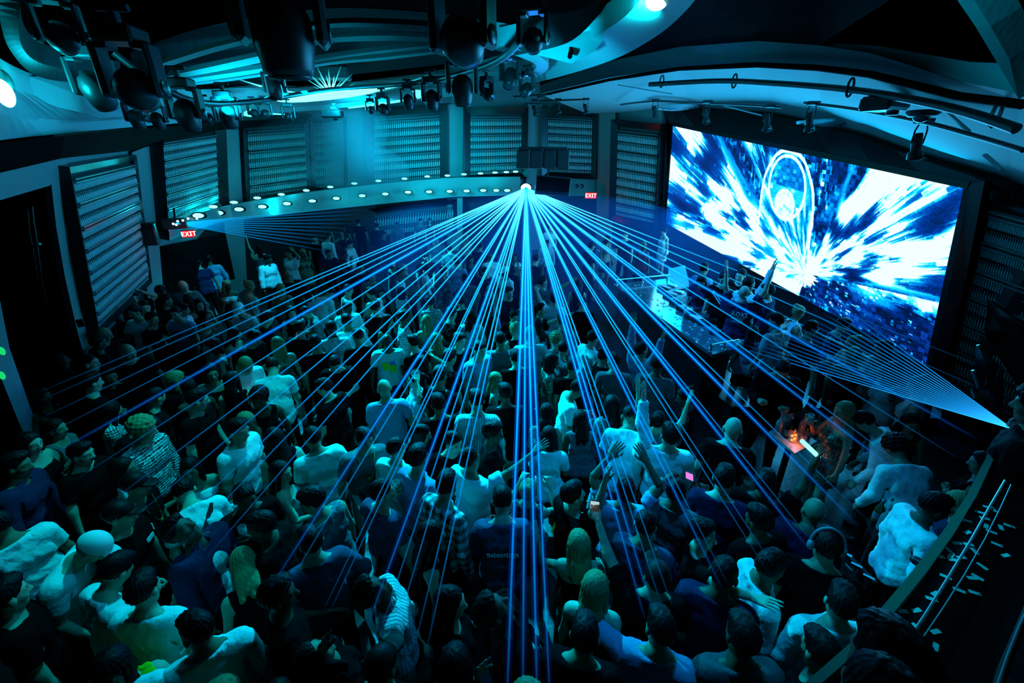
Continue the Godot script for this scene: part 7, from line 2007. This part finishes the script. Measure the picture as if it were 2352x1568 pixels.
func build_props():
	var white := mat("table_white", Color(0.66, 0.68, 0.68), 0.35)
	var black := mat("black_gloss", Color(0.02, 0.022, 0.025), 0.25)
	# the lit drinks table on the right
	var H := 1.02
	table("drinks_table", "small square pale table crowded with bottles and a burning candle", [on_y(1767, 990, H), on_y(1812, 972, H), on_y(1877, 1013, H), on_y(1826, 1041, H)], 0.03, white)
	bottle(on_y(1785, 996, H), 0.30, 0.043, "frost", "tall frosted bottle at the left edge of the drinks table")
	carafe(on_y(1798, 990, H), "ribbed clear carafe second from the left on the drinks table")
	carafe(on_y(1806, 985, H), "ribbed clear carafe behind the candle glow on the drinks table")
	bottle(on_y(1806, 1004, H), 0.30, 0.045, "dark", "dark bottle between the carafes and the candle on the drinks table")
	bottle(on_y(1837, 1000, H), 0.32, 0.042, "clear", "slim clear bottle right of the candle on the drinks table")
	bottle(on_y(1852, 1004, H), 0.26, 0.045, "dark", "short dark bottle at the right of the drinks table")
	bottle(on_y(1846, 985, H), 0.36, 0.042, "dark", "tallest dark bottle with bright cap at the drinks table's back")
	drinking_glass(on_y(1842, 1018, H), 0.034, 0.10, "clear glass in front of the slim bottle on the drinks table")
	var menu := put("menu_board", Maker.new().box(on_y(1826, 988, H) + Vector3(0, 0.16, 0), Vector3(0.16, 0.30, 0.02), Basis(Vector3.RIGHT, -0.15), 0.006), black)
	tag(menu, "upright black card behind the candle on the drinks table", "card")
	var cp := on_y(1819, 1013, H)
	var cn := thing("candle_lamp", "faceted glass candle burning orange on the drinks table", "candle", cp)
	put("glass_cup", Maker.new().lathe([Vector2(0, 0), Vector2(0.045, 0), Vector2(0.05, 0.03), Vector2(0.044, 0.05), Vector2(0.05, 0.075), Vector2(0.045, 0.12), Vector2(0.040, 0.12)], Transform3D(), 12), clear_glass(), cn)
	var fl := glow("candle_flame", Color(1.0, 0.50, 0.14), 3.2)
	for k in [[0.02, 0.04, 0.0], [-0.018, 0.03, 0.015], [0.0, 0.075, -0.012], [-0.02, 0.08, 0.0], [0.015, 0.10, 0.01]]:
		put("flame_light", Maker.new().ball(Vector3(k[0], k[1], k[2]), Vector3(0.013, 0.015, 0.013), Basis(), 6, 10), fl, cn)
	put("flame", Maker.new().lathe([Vector2(0, 0.10), Vector2(0.010, 0.12), Vector2(0.004, 0.17), Vector2(0, 0.19)], Transform3D(), 10), glow("candle_red", Color(1.0, 0.22, 0.08), 1.6), cn)
	omni("candle_light", cp + Vector3(0, 0.07, 0.09), Color(1.0, 0.42, 0.10), 0.022, 0.03)
	# left: table with the ice bowl
	H = 0.98
	table("bottle_table", "dark table at the lower left that carries a big ice bowl", [on_y(505, 1205, H), on_y(575, 1150, H), on_y(665, 1190, H), on_y(600, 1260, H)], 0.04, black)
	var ib := thing("ice_bowl", "big round metal bowl of ice cubes at the lower left", "bowl", on_y(548, 1193, H))
	put("bowl", Maker.new().lathe([Vector2(0, 0), Vector2(0.07, 0), Vector2(0.11, 0.05), Vector2(0.135, 0.14), Vector2(0.142, 0.15), Vector2(0.130, 0.145), Vector2(0.10, 0.05), Vector2(0, 0.02)], Transform3D(), 30), mat("bowl_metal", Color(0.55, 0.56, 0.5), 0.3, 0.7), ib)
	var ice := mat("ice_cube", Color(0.75, 0.82, 0.82), 0.1)
	for i in 22:
		var a := rng.randf() * TAU; var r := 0.105 * sqrt(rng.randf())
		put("ice_cube", Maker.new().box(Vector3(cos(a) * r, 0.10 + rng.randf() * 0.03, sin(a) * r), Vector3.ONE * 0.034, Basis.from_euler(Vector3(rng.randf() * 3, rng.randf() * 3, 0)), 0.005), ice, ib)
	bottle(on_y(574, 1160, H), 0.31, 0.040, "dark", "dark bottle with a clear neck behind the ice bowl")
	bottle(on_y(590, 1172, H), 0.26, 0.040, "green", "short green bottle right of the ice bowl")
	bottle(on_y(598, 1190, H), 0.24, 0.036, "clear", "clear bottle nearest the white card by the ice bowl")
	var card := put("menu_card", Maker.new().box(on_y(628, 1205, H) + Vector3(0, 0.10, 0), Vector3(0.11, 0.20, 0.006), Basis(Vector3.UP, 0.4) * Basis(Vector3.RIGHT, -0.2)), white)
	tag(card, "upright white card on the table right of the ice bowl", "card")
	drinking_glass(on_y(608, 1212, H), 0.032, 0.11, "clear glass before the white card on the ice bowl table")
	drinking_glass(on_y(590, 1226, H), 0.032, 0.11, "clear glass at the near corner of the ice bowl table")
	# lower table with tongs, glasses and straws
	H = 0.80
	table("cocktail_table", "low dark table at the bottom left littered with glasses and tongs", [on_y(430, 1330, H), on_y(520, 1290, H), on_y(590, 1400, H), on_y(480, 1450, H)], 0.04, black)
	for g in [[477, 1326, 0.042, 0.10, "round candle glass seen from above on the low table"], [484, 1358, 0.036, 0.12, "clear glass below the round candle glass on the low table"], [518, 1338, 0.036, 0.12, "clear glass at the far right of the low table"], [545, 1408, 0.036, 0.13, "clear glass at the near right corner of the low table"], [525, 1412, 0.030, 0.09, "small glass left of the near corner glass"]]:
		drinking_glass(on_y(g[0], g[1], H), g[2], g[3], g[4])
	var ch := mat("chrome", Color(0.8, 0.8, 0.8), 0.15, 1.0)
	var tg := thing("ice_tongs", "shiny ice tongs lying across the low table at the bottom left", "tongs", on_y(485, 1400, H) + Vector3(0, 0.02, 0))
	for s in [-1.0, 1.0]:
		put("tong_arm", Maker.new().tube(PackedVector3Array([Vector3(-0.12, 0, 0), Vector3(0.0, 0.012, s * 0.03), Vector3(0.12, 0, s * 0.04)]), 0.006), ch, tg)
	put("hinge", Maker.new().ball(Vector3(-0.12, 0, 0), Vector3(0.014, 0.012, 0.014)), ch, tg)
	var straw := put("drinking_straw", Maker.new().tube(PackedVector3Array([on_y(497, 1378, H) + Vector3(0, 0.02, 0), on_y(499, 1358, H) + Vector3(0, 0.05, 0)]), 0.007), mat("paper", Color(0.8, 0.8, 0.78), 0.7))
	tag(straw, "short white straw standing out of the clutter on the low table", "straw")
	# banquette back and rail that run down between the groups of guests
	var pale := mat("banquette_leather", Color(0.50, 0.54, 0.55), 0.45, 0.0, 0.4, 30.0)
	var bq := thing("banquette", "pale narrow banquette back winding down between guests at the bottom", "seat")
	var a0 := PackedVector3Array(); var a1 := PackedVector3Array()
	for q in [[806, 1132, 820, 1132], [830, 1180, 846, 1184], [842, 1215, 856, 1222], [838, 1270, 864, 1290], [830, 1340, 848, 1352], [838, 1420, 856, 1424], [862, 1470, 880, 1470], [876, 1540, 886, 1540]]:
		a0.append(on_y(q[0], q[1], 1.02)); a1.append(on_y(q[2], q[3], 1.02))
	put("back_rest", Maker.new().strip(a0, a1, Vector3(0, -0.95, 0)), pale, bq)
	put("top_rail", Maker.new().tube(PackedVector3Array(Array(a1).map(func(p): return p + Vector3(0.03, 0.03, 0))), 0.018), black, bq)
	# row of lit edges on the right and loose confetti there
	var paper := mat("paper", Color(0.8, 0.8, 0.78), 0.7)
	var k := 0
	for q in [[1905, 1215, "upper"], [1945, 1272, "second"], [1968, 1297, "third"], [1996, 1324, "lowest"]]:
		var c := put("confetti_strip", Maker.new().box(Vector3.ZERO, Vector3(0.075, 0.003, 0.022), Basis(Vector3.UP, -0.75)), paper)
		c.position = on_y(q[0], q[1], 1.2)
		tag(c, q[2] + " of four long pale strips in a slanting row, right of centre", "strip")
		k += 1
	var rail := thing("aisle_rail", "dark slanting rail among the guests at the lower right", "rail")
	put("rail", Maker.new().tube(PackedVector3Array([on_y(1880, 1205, 1.18), on_y(2010, 1340, 1.18)]), 0.02), black, rail)
	for f in [0.05, 0.95]:
		var p := on_y(1880, 1205, 1.18).lerp(on_y(2010, 1340, 1.18), f)
		put("rail_post", Maker.new().tube(PackedVector3Array([Vector3(p.x, 0, p.z), p]), 0.018), black, rail)
	# bottles on the dark tables by the stage
	H = 0.95
	table("side_table", "low dark table behind the person with the sequin top", [on_y(1880, 900, H), on_y(1920, 890, H), on_y(1985, 925, H), on_y(1935, 940, H)], 0.03, black)
	drinking_glass(on_y(1948, 922, H), 0.035, 0.11, "clear glass on the dark table behind the sequin top")
	table("side_table", "low dark table right of the person in the rumpled shirt", [on_y(1990, 1190, H), on_y(2040, 1180, H), on_y(2060, 1230, H), on_y(2005, 1240, H)], 0.03, black)
	for q in [[2010, 1195, "green"], [2028, 1192, "clear"], [2022, 1214, "clear"]]:
		bottle(on_y(q[0], q[1], H), 0.27, 0.040, q[2], {"green": "green bottle on the dark table by the balcony rail", "clear": "clear bottle on the dark table by the balcony rail, " + ("farther one" if q[1] == 1192 else "nearer one")}[q[2]])

# ---------------------------------------------------------------- mist
func mist(called: String, where: Vector3, size: Vector3, density: float, colour: Color, label: String):
	var f := FogVolume.new(); f.name = called
	f.shape = RenderingServer.FOG_VOLUME_SHAPE_ELLIPSOID; f.size = size; f.position = where
	var m := FogMaterial.new(); m.density = density; m.albedo = colour
	f.material = m
	add_child(f, true)
	tag(f, label, "mist", called); f.set_meta("kind", "stuff")

func build_haze():
	for b in [[800, 330, 2.0, 2.6, 0.11], [830, 395, 2.6, 1.4, 0.12], [780, 290, 2.6, 2.0, 0.10], [740, 330, 3.0, 2.2, 0.07], [815, 375, 1.5, 2.0, 0.14]]:
		mist("smoke", at(b[0], b[1], 14.6 + 0.3 * sin(b[0])), Vector3(b[2], b[3], b[2]) * 1.25, b[4], Color(0.75, 0.95, 1.0), "cloud of cyan smoke hanging before the bottle displays under the burst lamp")
	mist("haze", at(1208, 560, 13.5), Vector3(12, 3.0, 12), 0.022, Color(0.25, 0.6, 1.0), "denser blue haze lit by the big laser fan near its source")
